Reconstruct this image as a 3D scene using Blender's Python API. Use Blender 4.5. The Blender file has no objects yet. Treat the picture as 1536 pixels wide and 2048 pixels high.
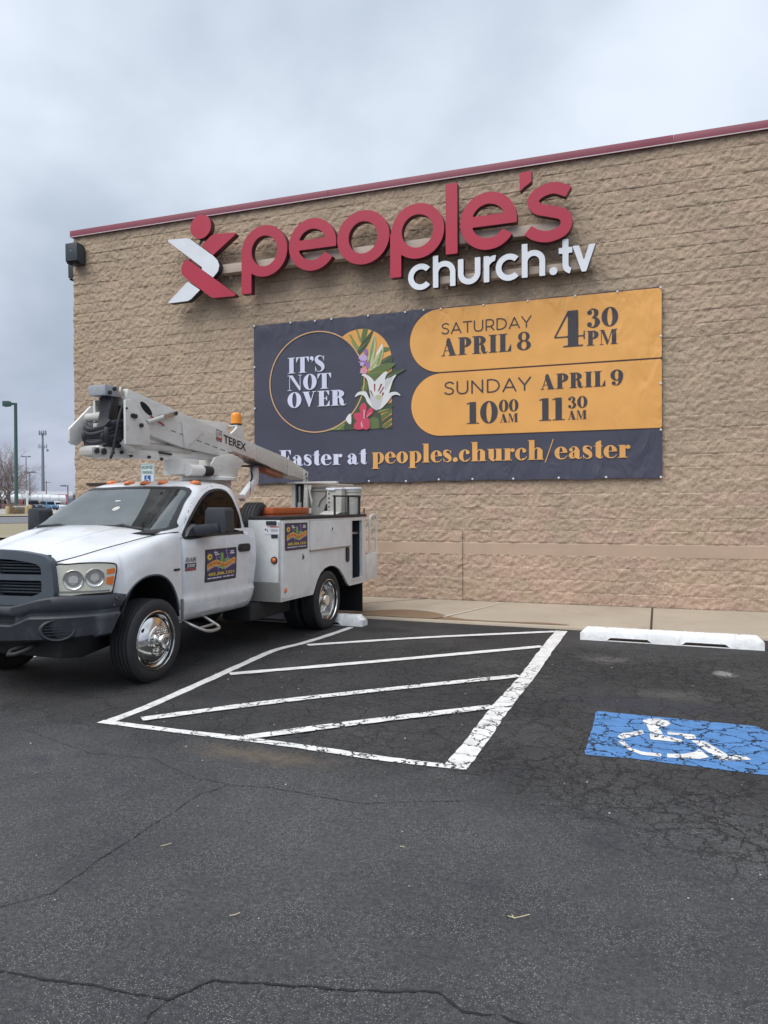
import bpy, bmesh, math, random
import numpy as np
from mathutils import Vector, Matrix, Euler
rnd = random.Random(7)
nrng = np.random.default_rng(11)
R = math.radians
scene = bpy.context.scene
COL = scene.collection

# ------------------------------------------------------------------ camera
CAM_H = 1.70
F_PX = 1516.0
YAW, PITCH, ROLL = R(19.936), R(-0.503), R(-0.264)
def cam_axes():
    cy, sy = math.cos(YAW), math.sin(YAW)
    f = Vector((-sy * math.cos(PITCH), cy * math.cos(PITCH), math.sin(PITCH)))
    r = Vector((cy, sy, 0)); u = r.cross(f)
    c, s = math.cos(ROLL), math.sin(ROLL)
    return c * r + s * u, c * u - s * r, f
cr, cu, cf = cam_axes()
cam_d = bpy.data.cameras.new("camera")
cam = bpy.data.objects.new("camera", cam_d); COL.objects.link(cam)
cam.matrix_world = Matrix(((cr.x, cu.x, -cf.x, 0), (cr.y, cu.y, -cf.y, 0), (cr.z, cu.z, -cf.z, CAM_H), (0, 0, 0, 1)))
cam_d.sensor_fit = 'HORIZONTAL'; cam_d.sensor_width = 36.0
cam_d.lens = F_PX / 1536.0 * 36.0
cam_d.clip_start = 0.05; cam_d.clip_end = 3000
scene.camera = cam
scene.render.resolution_x, scene.render.resolution_y = 768, 1024

# ------------------------------------------------------------------ sky, sun, exposure
SUN_EL, SUN_AZ = R(52), R(205)         # azimuth clockwise from +Y (north)
world = bpy.data.worlds.new("World"); scene.world = world
world.use_nodes = True
wn = world.node_tree; wn.nodes.clear()
def N(nt, t, **kw):
    n = nt.nodes.new(t)
    for k, v in kw.items():
        if k.startswith('i_'):
            key = k[2:]
            key = int(key) if key.isdigit() else key.replace('_', ' ')
            n.inputs[key].default_value = v
        else:
            setattr(n, k, v)
    return n
def Lk(nt, a, b): nt.links.new(a, b)
def math_n(nt, op, a, b=None, clamp=False):
    n = nt.nodes.new('ShaderNodeMath'); n.operation = op; n.use_clamp = clamp
    for i, x in enumerate((a, b)):
        if x is None: continue
        if isinstance(x, (int, float)): n.inputs[i].default_value = x
        else: nt.links.new(x, n.inputs[i])
    return n.outputs[0]
def maprange(nt, v, a, b, c=0.0, d=1.0, smooth=True):
    n = nt.nodes.new('ShaderNodeMapRange'); n.interpolation_type = 'SMOOTHSTEP' if smooth else 'LINEAR'
    nt.links.new(v, n.inputs['Value'])
    n.inputs['From Min'].default_value = a; n.inputs['From Max'].default_value = b
    n.inputs['To Min'].default_value = c; n.inputs['To Max'].default_value = d
    return n.outputs[0]
def mixc(nt, f, a, b, blend='MIX'):
    n = nt.nodes.new('ShaderNodeMix'); n.data_type = 'RGBA'; n.blend_type = blend
    for key, x in ((0, f), (6, a), (7, b)):
        if isinstance(x, (int, float)): n.inputs[key].default_value = x
        elif isinstance(x, (tuple, list)): n.inputs[key].default_value = (*x[:3], 1)
        else: nt.links.new(x, n.inputs[key])
    return n.outputs[2]
sky = N(wn, 'ShaderNodeTexSky', sky_type='NISHITA', sun_disc=False)
sky.sun_elevation = SUN_EL; sky.sun_rotation = SUN_AZ; sky.air_density = 1.0; sky.dust_density = 3.0
tc = N(wn, 'ShaderNodeTexCoord')
sep = N(wn, 'ShaderNodeSeparateXYZ'); Lk(wn, tc.outputs['Generated'], sep.inputs[0])
zc = math_n(wn, 'MAXIMUM', sep.outputs[2], 0.0)
den = math_n(wn, 'ADD', zc, 0.42)
com = N(wn, 'ShaderNodeCombineXYZ')
Lk(wn, math_n(wn, 'DIVIDE', sep.outputs[0], den), com.inputs[0])
Lk(wn, math_n(wn, 'DIVIDE', sep.outputs[1], den), com.inputs[1])
n1 = N(wn, 'ShaderNodeTexNoise', i_Scale=1.25, i_Detail=5.0, i_Roughness=0.45, i_Distortion=0.5); Lk(wn, com.outputs[0], n1.inputs['Vector'])
n2 = N(wn, 'ShaderNodeTexNoise', i_Scale=3.6, i_Detail=5.0, i_Roughness=0.5); Lk(wn, com.outputs[0], n2.inputs['Vector'])
cl = math_n(wn, 'ADD', math_n(wn, 'MULTIPLY', n1.outputs[0], 0.8), math_n(wn, 'MULTIPLY', n2.outputs[0], 0.2))
clm = maprange(wn, cl, 0.40, 0.60)
cloud = mixc(wn, clm, (0.355, 0.41, 0.485), (0.555, 0.61, 0.69))
# overcast luminance: brighter towards the zenith
elev = maprange(wn, zc, 0.0, 1.0, 0.0, 1.0, False)
rampn = N(wn, 'ShaderNodeValToRGB'); Lk(wn, elev, rampn.inputs[0])
rampn.color_ramp.elements[0].position = 0.0; rampn.color_ramp.elements[0].color = (0.80, 0.76, 0.80, 1)
rampn.color_ramp.elements[1].position = 1.0; rampn.color_ramp.elements[1].color = (2.35, 2.25, 2.15, 1)
e = rampn.color_ramp.elements.new(0.12); e.color = (0.76, 0.77, 0.82, 1)
e = rampn.color_ramp.elements.new(0.35); e.color = (1.0, 1.0, 1.0, 1)
e = rampn.color_ramp.elements.new(0.60); e.color = (1.12, 1.11, 1.10, 1)
cloud2 = mixc(wn, 1.0, cloud, rampn.outputs[0], 'MULTIPLY')
bg_cloud = N(wn, 'ShaderNodeBackground', i_Strength=1.0); Lk(wn, cloud2, bg_cloud.inputs[0])
bg_sky = N(wn, 'ShaderNodeBackground', i_Strength=0.06); Lk(wn, sky.outputs[0], bg_sky.inputs[0])
mixw = N(wn, 'ShaderNodeMixShader', i_0=0.95)
Lk(wn, bg_sky.outputs[0], mixw.inputs[1]); Lk(wn, bg_cloud.outputs[0], mixw.inputs[2])
wo = N(wn, 'ShaderNodeOutputWorld'); Lk(wn, mixw.outputs[0], wo.inputs[0])
sun_d = bpy.data.lights.new("sun", 'SUN'); sun_d.energy = 1.5; sun_d.angle = R(50); sun_d.color = (1.0, 0.96, 0.9)
sun = bpy.data.objects.new("sun", sun_d); COL.objects.link(sun)
sdir = Vector((math.sin(SUN_AZ) * math.cos(SUN_EL), math.cos(SUN_AZ) * math.cos(SUN_EL), math.sin(SUN_EL)))
sun.rotation_euler = (-sdir).to_track_quat('-Z', 'Y').to_euler()
sun.location = sdir * 60
scene.view_settings.view_transform = 'Standard'; scene.view_settings.look = 'None'
scene.view_settings.exposure = 0.58; scene.view_settings.gamma = 1.0
scene.cycles.use_denoising = True
scene.cycles.max_bounces = 6

# ------------------------------------------------------------------ materials
def new_mat(name):
    m = bpy.data.materials.new(name); m.use_nodes = True
    nt = m.node_tree
    return m, nt, nt.nodes['Principled BSDF']
def pos_of(nt, world_space=False):
    if world_space:
        return N(nt, 'ShaderNodeNewGeometry').outputs['Position']
    return N(nt, 'ShaderNodeTexCoord').outputs['Object']
def simple(name, col, rough=0.5, metal=0.0, dirt=0.0, dirt_col=(0.12, 0.09, 0.06), scale=6.0, bump=0.0, bscale=60.0, ior=1.5, coat=0.0, emit=0.0, stretch=(1, 1, 1), grime=0.0):
    m, nt, b = new_mat(name)
    b.inputs['Roughness'].default_value = rough; b.inputs['Metallic'].default_value = metal
    b.inputs['IOR'].default_value = ior; b.inputs['Coat Weight'].default_value = coat; b.inputs['Coat Roughness'].default_value = 0.08
    p = pos_of(nt)
    mp = N(nt, 'ShaderNodeMapping'); mp.inputs['Scale'].default_value = stretch; Lk(nt, p, mp.inputs[0])
    no = N(nt, 'ShaderNodeTexNoise', i_Scale=scale, i_Detail=6.0, i_Roughness=0.62); Lk(nt, mp.outputs[0], no.inputs['Vector'])
    var = mixc(nt, maprange(nt, no.outputs[0], 0.35, 0.7), tuple(c * 0.93 for c in col), tuple(min(1, c * 1.05) for c in col))
    if dirt > 0:
        no2 = N(nt, 'ShaderNodeTexNoise', i_Scale=scale * 2.3, i_Detail=8.0, i_Roughness=0.7); Lk(nt, mp.outputs[0], no2.inputs['Vector'])
        f = math_n(nt, 'MULTIPLY', maprange(nt, no2.outputs[0], 0.5, 0.78), dirt)
        var = mixc(nt, f, var, dirt_col)
    if grime > 0:      # road film thrown up on the lower panels
        ng = N(nt, 'ShaderNodeTexNoise', i_Scale=7.0, i_Detail=8.0, i_Roughness=0.7); Lk(nt, p, ng.inputs['Vector'])
        hz = N(nt, 'ShaderNodeSeparateXYZ'); Lk(nt, p, hz.inputs[0])
        g_ = math_n(nt, 'MULTIPLY', maprange(nt, hz.outputs[2], 1.05, 0.50), maprange(nt, ng.outputs[0], 0.36, 0.66, 0.25, 1.0))
        var = mixc(nt, math_n(nt, 'MULTIPLY', g_, grime), var, (0.33, 0.30, 0.265))
    Lk(nt, var, b.inputs['Base Color'])
    if emit: b.inputs['Emission Color'].default_value = (*col, 1); b.inputs['Emission Strength'].default_value = emit
    if bump > 0:
        nb = N(nt, 'ShaderNodeTexNoise', i_Scale=bscale, i_Detail=4.0); Lk(nt, p, nb.inputs['Vector'])
        bp = N(nt, 'ShaderNodeBump', i_Strength=bump, i_Distance=0.01); Lk(nt, nb.outputs[0], bp.inputs['Height'])
        Lk(nt, bp.outputs[0], b.inputs['Normal'])
    return m

def crack_mask(nt, p, scale, width, distort=0.35, seed=0.0):
    mp = N(nt, 'ShaderNodeMapping'); mp.inputs['Location'].default_value = (seed, seed * 1.7, 0); Lk(nt, p, mp.inputs[0])
    ns = N(nt, 'ShaderNodeTexNoise', i_Scale=scale * 0.9, i_Detail=5.0, i_Roughness=0.65); Lk(nt, mp.outputs[0], ns.inputs['Vector'])
    ad = N(nt, 'ShaderNodeVectorMath', operation='MULTIPLY_ADD'); Lk(nt, ns.outputs[1], ad.inputs[0])
    ad.inputs[1].default_value = (distort, distort, 0); Lk(nt, mp.outputs[0], ad.inputs[2])
    vo = N(nt, 'ShaderNodeTexVoronoi', feature='DISTANCE_TO_EDGE', i_Scale=scale); vo.voronoi_dimensions = '2D'
    Lk(nt, ad.outputs[0], vo.inputs['Vector'])
    return maprange(nt, vo.outputs['Distance'], width * 0.35, width, 1.0, 0.0)

def xy_of(nt, p):
    s = N(nt, 'ShaderNodeSeparateXYZ'); Lk(nt, p, s.inputs[0]); return s.outputs
def stall_zone(nt, p):
    """1 in the old sealed stalls next to the wall, 0 in the drive lane"""
    o = xy_of(nt, p)
    n = N(nt, 'ShaderNodeTexNoise', i_Scale=0.9, i_Detail=5.0, i_Roughness=0.6); Lk(nt, p, n.inputs['Vector'])
    lane = math_n(nt, 'ADD', o[1], math_n(nt, 'MULTIPLY', math_n(nt, 'SUBTRACT', n.outputs[0], 0.5), 1.6))
    return maprange(nt, lane, 4.1, 5.0)
def spot(nt, p, cx, cy, rx, ry, soft=0.6):
    o = xy_of(nt, p)
    n = N(nt, 'ShaderNodeTexNoise', i_Scale=5.0, i_Detail=5.0, i_Roughness=0.7); Lk(nt, p, n.inputs['Vector'])
    a = math_n(nt, 'DIVIDE', math_n(nt, 'SUBTRACT', o[0], cx), rx); b_ = math_n(nt, 'DIVIDE', math_n(nt, 'SUBTRACT', o[1], cy), ry)
    d = math_n(nt, 'SQRT', math_n(nt, 'ADD', math_n(nt, 'MULTIPLY', a, a), math_n(nt, 'MULTIPLY', b_, b_)))
    d = math_n(nt, 'ADD', d, math_n(nt, 'MULTIPLY', math_n(nt, 'SUBTRACT', n.outputs[0], 0.5), 1.5))
    return maprange(nt, d, 1.0 - soft, 1.0, 1.0, 0.0)

def asphalt_material():
    m, nt, b = new_mat("asphalt")
    p = pos_of(nt, True)
    zone = stall_zone(nt, p)
    nz = N(nt, 'ShaderNodeTexNoise', i_Scale=0.7, i_Detail=8.0, i_Roughness=0.6); Lk(nt, p, nz.inputs['Vector'])
    lane = mixc(nt, maprange(nt, nz.outputs[0], 0.35, 0.66), (0.045, 0.046, 0.050), (0.066, 0.066, 0.068))
    stall = mixc(nt, maprange(nt, nz.outputs[0], 0.36, 0.68), (0.026, 0.026, 0.028), (0.052, 0.050, 0.050))
    base = mixc(nt, zone, lane, stall)
    nm = N(nt, 'ShaderNodeTexNoise', i_Scale=38.0, i_Detail=6.0, i_Roughness=0.75); Lk(nt, p, nm.inputs['Vector'])
    base = mixc(nt, maprange(nt, nm.outputs[0], 0.36, 0.64), mixc(nt, 1.0, base, (0.66, 0.66, 0.67), 'MULTIPLY'), mixc(nt, 1.0, base, (1.3, 1.3, 1.29), 'MULTIPLY'))
    # worn aggregate showing through the binder
    vo = N(nt, 'ShaderNodeTexVoronoi', i_Scale=125.0); vo.voronoi_dimensions = '2D'; Lk(nt, p, vo.inputs['Vector'])
    agg = maprange(nt, vo.outputs['Distance'], 0.18, 0.42, 1.0, 0.0)
    wn_ = N(nt, 'ShaderNodeTexWhiteNoise', noise_dimensions='3D'); Lk(nt, vo.outputs['Position'], wn_.inputs['Vector'])
    pick = maprange(nt, wn_.outputs['Value'], 0.45, 0.95)
    nw = N(nt, 'ShaderNodeTexNoise', i_Scale=3.0, i_Detail=5.0, i_Roughness=0.7); Lk(nt, p, nw.inputs['Vector'])
    wearf = maprange(nt, nw.outputs[0], 0.36, 0.62, 0.25, 1.0)
    aggf = math_n(nt, 'MULTIPLY', math_n(nt, 'MULTIPLY', agg, pick), wearf)
    aggf = math_n(nt, 'MULTIPLY', aggf, maprange(nt, zone, 0, 1, 0.95, 0.5, False))
    base = mixc(nt, aggf, base, mixc(nt, wn_.outputs['Value'], (0.14, 0.14, 0.14), (0.27, 0.265, 0.25)))
    # sparse pale chips
    vo2 = N(nt, 'ShaderNodeTexVoronoi', i_Scale=9.0); vo2.voronoi_dimensions = '2D'; Lk(nt, p, vo2.inputs['Vector'])
    base = mixc(nt, maprange(nt, vo2.outputs['Distance'], 0.02, 0.045, 0.6, 0.0), base, (0.27, 0.26, 0.23))
    # dark bluish bleed marks
    nd = N(nt, 'ShaderNodeTexNoise', i_Scale=1.7, i_Detail=7.0, i_Roughness=0.68); Lk(nt, p, nd.inputs['Vector'])
    base = mixc(nt, maprange(nt, nd.outputs[0], 0.56, 0.70, 0.0, 0.55), base, (0.030, 0.031, 0.044))
    nk = N(nt, 'ShaderNodeTexNoise', i_Scale=6.5, i_Detail=6.0, i_Roughness=0.75); Lk(nt, p, nk.inputs['Vector'])
    base = mixc(nt, maprange(nt, nk.outputs[0], 0.64, 0.72, 0.0, 0.6), base, (0.022, 0.021, 0.021))
    # dust, sand, oil
    base = mixc(nt, math_n(nt, 'MULTIPLY', spot(nt, p, -2.55, 4.55, 0.75, 0.22, 0.95), 0.42), base, (0.20, 0.15, 0.10))
    base = mixc(nt, math_n(nt, 'MULTIPLY', spot(nt, p, -0.55, 8.6, 0.42, 0.3, 0.95), 0.38), base, (0.27, 0.26, 0.24))
    base = mixc(nt, math_n(nt, 'MULTIPLY', spot(nt, p, 0.62, 8.25, 0.15, 0.2, 0.9), 0.7), base, (0.42, 0.41, 0.38))
    base = mixc(nt, math_n(nt, 'MULTIPLY', spot(nt, p, 0.1, 7.2, 0.55, 0.25, 0.95), 0.22), base, (0.20, 0.19, 0.17))
    base = mixc(nt, math_n(nt, 'MULTIPLY', spot(nt, p, -2.2, 9.6, 0.35, 0.25, 0.9), 0.75), base, (0.010, 0.009, 0.008))
    base = mixc(nt, math_n(nt, 'MULTIPLY', spot(nt, p, -3.55, 9.7, 0.5, 0.3), 0.6), base, (0.012, 0.011, 0.010))
    base = mixc(nt, math_n(nt, 'MULTIPLY', spot(nt, p, -0.15, 6.75, 0.9, 0.3), 0.5), base, (0.026, 0.027, 0.05))
    # alligator cracking in the stalls
    right = maprange(nt, xy_of(nt, p)[0], -4.2, -0.6, 0.2, 1.0)
    ncm = N(nt, 'ShaderNodeTexNoise', i_Scale=0.8, i_Detail=4.0); Lk(nt, p, ncm.inputs['Vector'])
    gate = maprange(nt, ncm.outputs[0], 0.33, 0.52, 0.3, 1.0)
    yz = xy_of(nt, p)[1]
    yz2 = math_n(nt, 'ADD', yz, maprange(nt, xy_of(nt, p)[0], -1.5, 0.6, 0.0, 0.9))
    zc_ = math_n(nt, 'MULTIPLY', maprange(nt, yz2, 4.1, 5.2), maprange(nt, yz, 10.4, 8.4))
    zr = math_n(nt, 'MULTIPLY', math_n(nt, 'MULTIPLY', zc_, right), gate)
    c1 = math_n(nt, 'MULTIPLY', crack_mask(nt, p, 5.2, 0.050, 0.45), zr)
    c2 = math_n(nt, 'MULTIPLY', crack_mask(nt, p, 2.0, 0.016, 0.6, 3.1), math_n(nt, 'MULTIPLY', zc_, 0.9))
    nl = N(nt, 'ShaderNodeTexNoise', i_Scale=0.5, i_Detail=3.0); Lk(nt, p, nl.inputs['Vector'])
    c3 = math_n(nt, 'MULTIPLY', crack_mask(nt, p, 0.55, 0.003, 0.9, 7.7), maprange(nt, yz, 6.0, 8.0))
    c4 = math_n(nt, 'MULTIPLY', crack_mask(nt, p, 11.0, 0.065, 0.2, 5.3), math_n(nt, 'MULTIPLY', zc_, maprange(nt, ncm.outputs[0], 0.40, 0.60, 0.1, 0.6)))
    cr_ = math_n(nt, 'MAXIMUM', math_n(nt, 'MAXIMUM', math_n(nt, 'MAXIMUM', c1, c4), c2), math_n(nt, 'MULTIPLY', c3, 0.8))
    base = mixc(nt, math_n(nt, 'MULTIPLY', cr_, 0.85), base, (0.008, 0.008, 0.008))
    Lk(nt, base, b.inputs['Base Color'])
    b.inputs['Roughness'].default_value = 0.82; b.inputs['Specular IOR Level'].default_value = 0.35
    nb = N(nt, 'ShaderNodeTexNoise', i_Scale=150.0, i_Detail=3.0, i_Roughness=0.6); Lk(nt, p, nb.inputs['Vector'])
    h = math_n(nt, 'ADD', math_n(nt, 'MULTIPLY', nb.outputs[0], 0.6), math_n(nt, 'MULTIPLY', agg, 0.6))
    h = math_n(nt, 'ADD', h, math_n(nt, 'MULTIPLY', nz.outputs[0], 2.0))
    h = math_n(nt, 'SUBTRACT', h, math_n(nt, 'MULTIPLY', cr_, 2.2))
    bp = N(nt, 'ShaderNodeBump', i_Strength=0.75, i_Distance=0.006); Lk(nt, h, bp.inputs['Height']); Lk(nt, bp.outputs[0], b.inputs['Normal'])
    return m

def paint_material(name, col, wear):
    """road paint flaking away along the cracks of the asphalt beneath"""
    m, nt, b = new_mat(name)
    p = pos_of(nt, True)
    n = N(nt, 'ShaderNodeTexNoise', i_Scale=9.0, i_Detail=9.0, i_Roughness=0.72); Lk(nt, p, n.inputs['Vector'])
    c = mixc(nt, maprange(nt, n.outputs[0], 0.35, 0.68), tuple(x * 0.72 for x in col), col)
    nf = N(nt, 'ShaderNodeTexNoise', i_Scale=60.0, i_Detail=3.0); Lk(nt, p, nf.inputs['Vector'])
    c = mixc(nt, maprange(nt, nf.outputs[0], 0.55, 0.75, 0.0, 0.35), c, tuple(x * 0.45 for x in col))
    Lk(nt, c, b.inputs['Base Color']); b.inputs['Roughness'].default_value = 0.6
    o = xy_of(nt, p)
    near = math_n(nt, 'MULTIPLY', maprange(nt, o[0], -4.4, -1.4, 0.35, 1.0, False), maprange(nt, o[1], 9.0, 5.5, 0.25, 1.0, False))
    k1 = crack_mask(nt, p, 5.2, 0.062, 0.45); k2 = crack_mask(nt, p, 13.0, 0.14, 0.12, 2.0)
    ng = N(nt, 'ShaderNodeTexNoise', i_Scale=2.4, i_Detail=7.0, i_Roughness=0.7); Lk(nt, p, ng.inputs['Vector'])
    patch = maprange(nt, ng.outputs[0], 0.50, 0.66)
    w = math_n(nt, 'MAXIMUM', math_n(nt, 'MULTIPLY', k1, 0.9), math_n(nt, 'MULTIPLY', k2, patch))
    nn = N(nt, 'ShaderNodeTexNoise', i_Scale=26.0, i_Detail=6.0, i_Roughness=0.75); Lk(nt, p, nn.inputs['Vector'])
    w = math_n(nt, 'ADD', w, math_n(nt, 'MULTIPLY', math_n(nt, 'SUBTRACT', nn.outputs[0], 0.5), 0.9))
    w = math_n(nt, 'MULTIPLY', w, math_n(nt, 'MULTIPLY', near, wear))
    gone = maprange(nt, w, 0.34, 0.46)
    tr = N(nt, 'ShaderNodeBsdfTransparent'); mx = N(nt, 'ShaderNodeMixShader')
    Lk(nt, gone, mx.inputs[0]); Lk(nt, b.outputs[0], mx.inputs[1]); Lk(nt, tr.outputs[0], mx.inputs[2])
    Lk(nt, mx.outputs[0], nt.nodes['Material Output'].inputs[0])
    return m

def block_material():
    m, nt, b = new_mat("split_face_block")
    p = pos_of(nt, True)
    o = xy_of(nt, p)
    row = math_n(nt, 'FLOOR', math_n(nt, 'DIVIDE', math_n(nt, 'SUBTRACT', o[2], 0.04), 0.2032))
    half = math_n(nt, 'MULTIPLY', math_n(nt, 'MODULO', row, 2.0), 0.5)
    colx = math_n(nt, 'FLOOR', math_n(nt, 'ADD', math_n(nt, 'DIVIDE', math_n(nt, 'ADD', o[0], o[1]), 0.4064), half))
    cv = N(nt, 'ShaderNodeCombineXYZ'); Lk(nt, colx, cv.inputs[0]); Lk(nt, row, cv.inputs[1])
    wnz = N(nt, 'ShaderNodeTexWhiteNoise', noise_dimensions='2D'); Lk(nt, cv.outputs[0], wnz.inputs['Vector'])
    n0 = N(nt, 'ShaderNodeTexNoise', i_Scale=0.33, i_Detail=3.0); Lk(nt, p, n0.inputs['Vector'])
    lowpink = maprange(nt, o[2], 3.2, 0.6, 0.0, 0.34)
    pk = math_n(nt, 'ADD', math_n(nt, 'ADD', math_n(nt, 'MULTIPLY', wnz.outputs['Value'], 0.45), math_n(nt, 'MULTIPLY', n0.outputs[0], 0.5)), lowpink)
    pk = maprange(nt, pk, 0.50, 0.95)
    c = mixc(nt, pk, (0.515, 0.398, 0.292), (0.560, 0.402, 0.312))
    n3 = N(nt, 'ShaderNodeTexNoise', i_Scale=1.1, i_Detail=6.0, i_Roughness=0.65); Lk(nt, p, n3.inputs['Vector'])
    c = mixc(nt, maprange(nt, n3.outputs[0], 0.35, 0.65), mixc(nt, 1.0, c, (0.86, 0.87, 0.89), 'MULTIPLY'), c)
    n4 = N(nt, 'ShaderNodeTexNoise', i_Scale=42.0, i_Detail=6.0, i_Roughness=0.7); Lk(nt, p, n4.inputs['Vector'])
    c = mixc(nt, maprange(nt, n4.outputs[0], 0.36, 0.66), mixc(nt, 1.0, c, (0.80, 0.785, 0.77), 'MULTIPLY'), mixc(nt, 1.0, c, (1.10, 1.12, 1.12), 'MULTIPLY'))
    fz = math_n(nt, 'FRACT', math_n(nt, 'ADD', math_n(nt, 'DIVIDE', math_n(nt, 'SUBTRACT', o[2], 0.04), 0.2032), 0.5))
    jd = math_n(nt, 'ABSOLUTE', math_n(nt, 'SUBTRACT', fz, 0.5))
    nj = N(nt, 'ShaderNodeTexNoise', i_Scale=0.9, i_Detail=5.0, i_Roughness=0.7); Lk(nt, p, nj.inputs['Vector'])
    jm = math_n(nt, 'MULTIPLY', maprange(nt, jd, 0.018, 0.036, 1.0, 0.0), maprange(nt, nj.outputs[0], 0.34, 0.58, 0.3, 0.95))
    c = mixc(nt, jm, c, mixc(nt, maprange(nt, o[2], 1.5, 5.5), (0.62, 0.49, 0.38), (0.27, 0.205, 0.15)))  # mortar paler low, darker high: ledge light and recess shade put into the colour
    Lk(nt, c, b.inputs['Base Color']); b.inputs['Roughness'].default_value = 0.92; b.inputs['Specular IOR Level'].default_value = 0.2
    nb = N(nt, 'ShaderNodeTexNoise', i_Scale=30.0, i_Detail=5.0, i_Roughness=0.65); Lk(nt, p, nb.inputs['Vector'])
    bp = N(nt, 'ShaderNodeBump', i_Strength=0.85, i_Distance=0.022); Lk(nt, nb.outputs[0], bp.inputs['Height']); Lk(nt, bp.outputs[0], b.inputs['Normal'])
    return m

def vinyl(name, col, rough=0.45):
    """banner cloth: printed colour, soft wrinkles"""
    m, nt, b = new_mat(name)
    p = pos_of(nt, True)
    n = N(nt, 'ShaderNodeTexNoise', i_Scale=2.0, i_Detail=4.0); Lk(nt, p, n.inputs['Vector'])
    c = mixc(nt, maprange(nt, n.outputs[0], 0.3, 0.7), tuple(x * 0.95 for x in col), tuple(min(1, x * 1.04) for x in col))
    Lk(nt, c, b.inputs['Base Color']); b.inputs['Roughness'].default_value = rough
    o = xy_of(nt, p)
    # creases gather towards the fixings along the edges
    edge = math_n(nt, 'MAXIMUM', maprange(nt, o[2], 4.55, 5.12), math_n(nt, 'MAXIMUM', maprange(nt, o[2], 2.75, 2.12), maprange(nt, o[0], -1.0, 0.05)))
    mp = N(nt, 'ShaderNodeMapping'); mp.inputs['Scale'].default_value = (2.4, 1, 1.1); mp.inputs['Rotation'].default_value = (0, 0.5, 0); Lk(nt, p, mp.inputs[0])
    n1_ = N(nt, 'ShaderNodeTexNoise', i_Scale=1.5, i_Detail=2.0, i_Distortion=0.8); Lk(nt, mp.outputs[0], n1_.inputs['Vector'])
    n2_ = N(nt, 'ShaderNodeTexNoise', i_Scale=0.9, i_Detail=2.0); Lk(nt, p, n2_.inputs['Vector'])
    h = math_n(nt, 'ADD', math_n(nt, 'MULTIPLY', n1_.outputs[0], maprange(nt, edge, 0, 1, 0.15, 1.0, False)), math_n(nt, 'MULTIPLY', n2_.outputs[0], 0.5))
    bp = N(nt, 'ShaderNodeBump', i_Strength=0.40, i_Distance=0.12); Lk(nt, h, bp.inputs['Height']); Lk(nt, bp.outputs[0], b.inputs['Normal'])
    return m

def glass_dark(name, col, ior, rough=0.02):
    m, nt, b = new_mat(name)
    p = pos_of(nt)
    n = N(nt, 'ShaderNodeTexNoise', i_Scale=5.0, i_Detail=6.0, i_Roughness=0.6); Lk(nt, p, n.inputs['Vector'])
    Lk(nt, mixc(nt, maprange(nt, n.outputs[0], 0.35, 0.7), tuple(c * 0.8 for c in col), tuple(c * 1.2 for c in col)), b.inputs['Base Color'])
    b.inputs['IOR'].default_value = ior; b.inputs['Roughness'].default_value = rough
    if ior < 1.5: b.inputs['Specular IOR Level'].default_value = 0.2
    return m

def screen_glass(name):
    m, nt, b = new_mat(name)
    p = pos_of(nt)
    fr = N(nt, 'ShaderNodeFresnel', i_IOR=1.95); gs = N(nt, 'ShaderNodeBsdfGlossy', i_Roughness=0.015); tr = N(nt, 'ShaderNodeBsdfTransparent')
    gs.inputs['Color'].default_value = (0.93, 1.0, 1.0, 1); tr.inputs['Color'].default_value = (0.52, 0.58, 0.57, 1)
    n = N(nt, 'ShaderNodeTexNoise', i_Scale=3.0, i_Detail=6.0); Lk(nt, p, n.inputs['Vector'])
    df = N(nt, 'ShaderNodeBsdfDiffuse'); df.inputs['Color'].default_value = (0.45, 0.46, 0.45, 1)
    m1 = N(nt, 'ShaderNodeMixShader'); Lk(nt, maprange(nt, n.outputs[0], 0.35, 0.7, 0.04, 0.12), m1.inputs[0]); Lk(nt, tr.outputs[0], m1.inputs[1]); Lk(nt, df.outputs[0], m1.inputs[2])
    m2 = N(nt, 'ShaderNodeMixShader'); Lk(nt, math_n(nt, 'MULTIPLY', fr.outputs[0], 1.0, True), m2.inputs[0]); Lk(nt, m1.outputs[0], m2.inputs[1]); Lk(nt, gs.outputs[0], m2.inputs[2])
    Lk(nt, m2.outputs[0], nt.nodes['Material Output'].inputs[0])
    return m
M = {}
M['asphalt'] = asphalt_material()
M['block'] = block_material()
M['line'] = paint_material("white_road_paint", (0.80, 0.79, 0.77), 1.0)
M['blue_paint'] = paint_material("blue_road_paint", (0.080, 0.235, 0.52), 0.9)
M['sym_paint'] = paint_material("white_symbol_paint", (0.80, 0.79, 0.77), 0.85)
M['band'] = simple("smooth_block", (0.47, 0.345, 0.26), 0.85, dirt=0.25, dirt_col=(0.36, 0.29, 0.22), scale=1.4, bump=0.2, bscale=90)
M['coping'] = simple("burgundy_metal", (0.25, 0.055, 0.085), 0.45, dirt=0.15, dirt_col=(0.3, 0.12, 0.14), scale=2)
M['coping_edge'] = simple("pale_drip_edge", (0.55, 0.52, 0.52), 0.5)
M['roof'] = simple("roof_membrane", (0.5, 0.5, 0.48), 0.9)
M['concrete'] = simple("sidewalk_concrete", (0.41, 0.345, 0.27), 0.9, dirt=0.55, dirt_col=(0.28, 0.21, 0.14), scale=0.8, bump=0.35, bscale=45, stretch=(1, 0.8, 1))
M['joint'] = simple("dark_joint", (0.05, 0.035, 0.028), 0.9)
M['caulk'] = simple("pale_caulk", (0.55, 0.50, 0.43), 0.8)
M['stopwhite'] = simple("white_painted_concrete", (0.80, 0.81, 0.82), 0.7, dirt=0.8, dirt_col=(0.42, 0.41, 0.38), scale=5, bump=0.5, bscale=28)
M['sign_red'] = simple("red_sign_face", (0.44, 0.020, 0.055), 0.4, scale=1.0)
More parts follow.
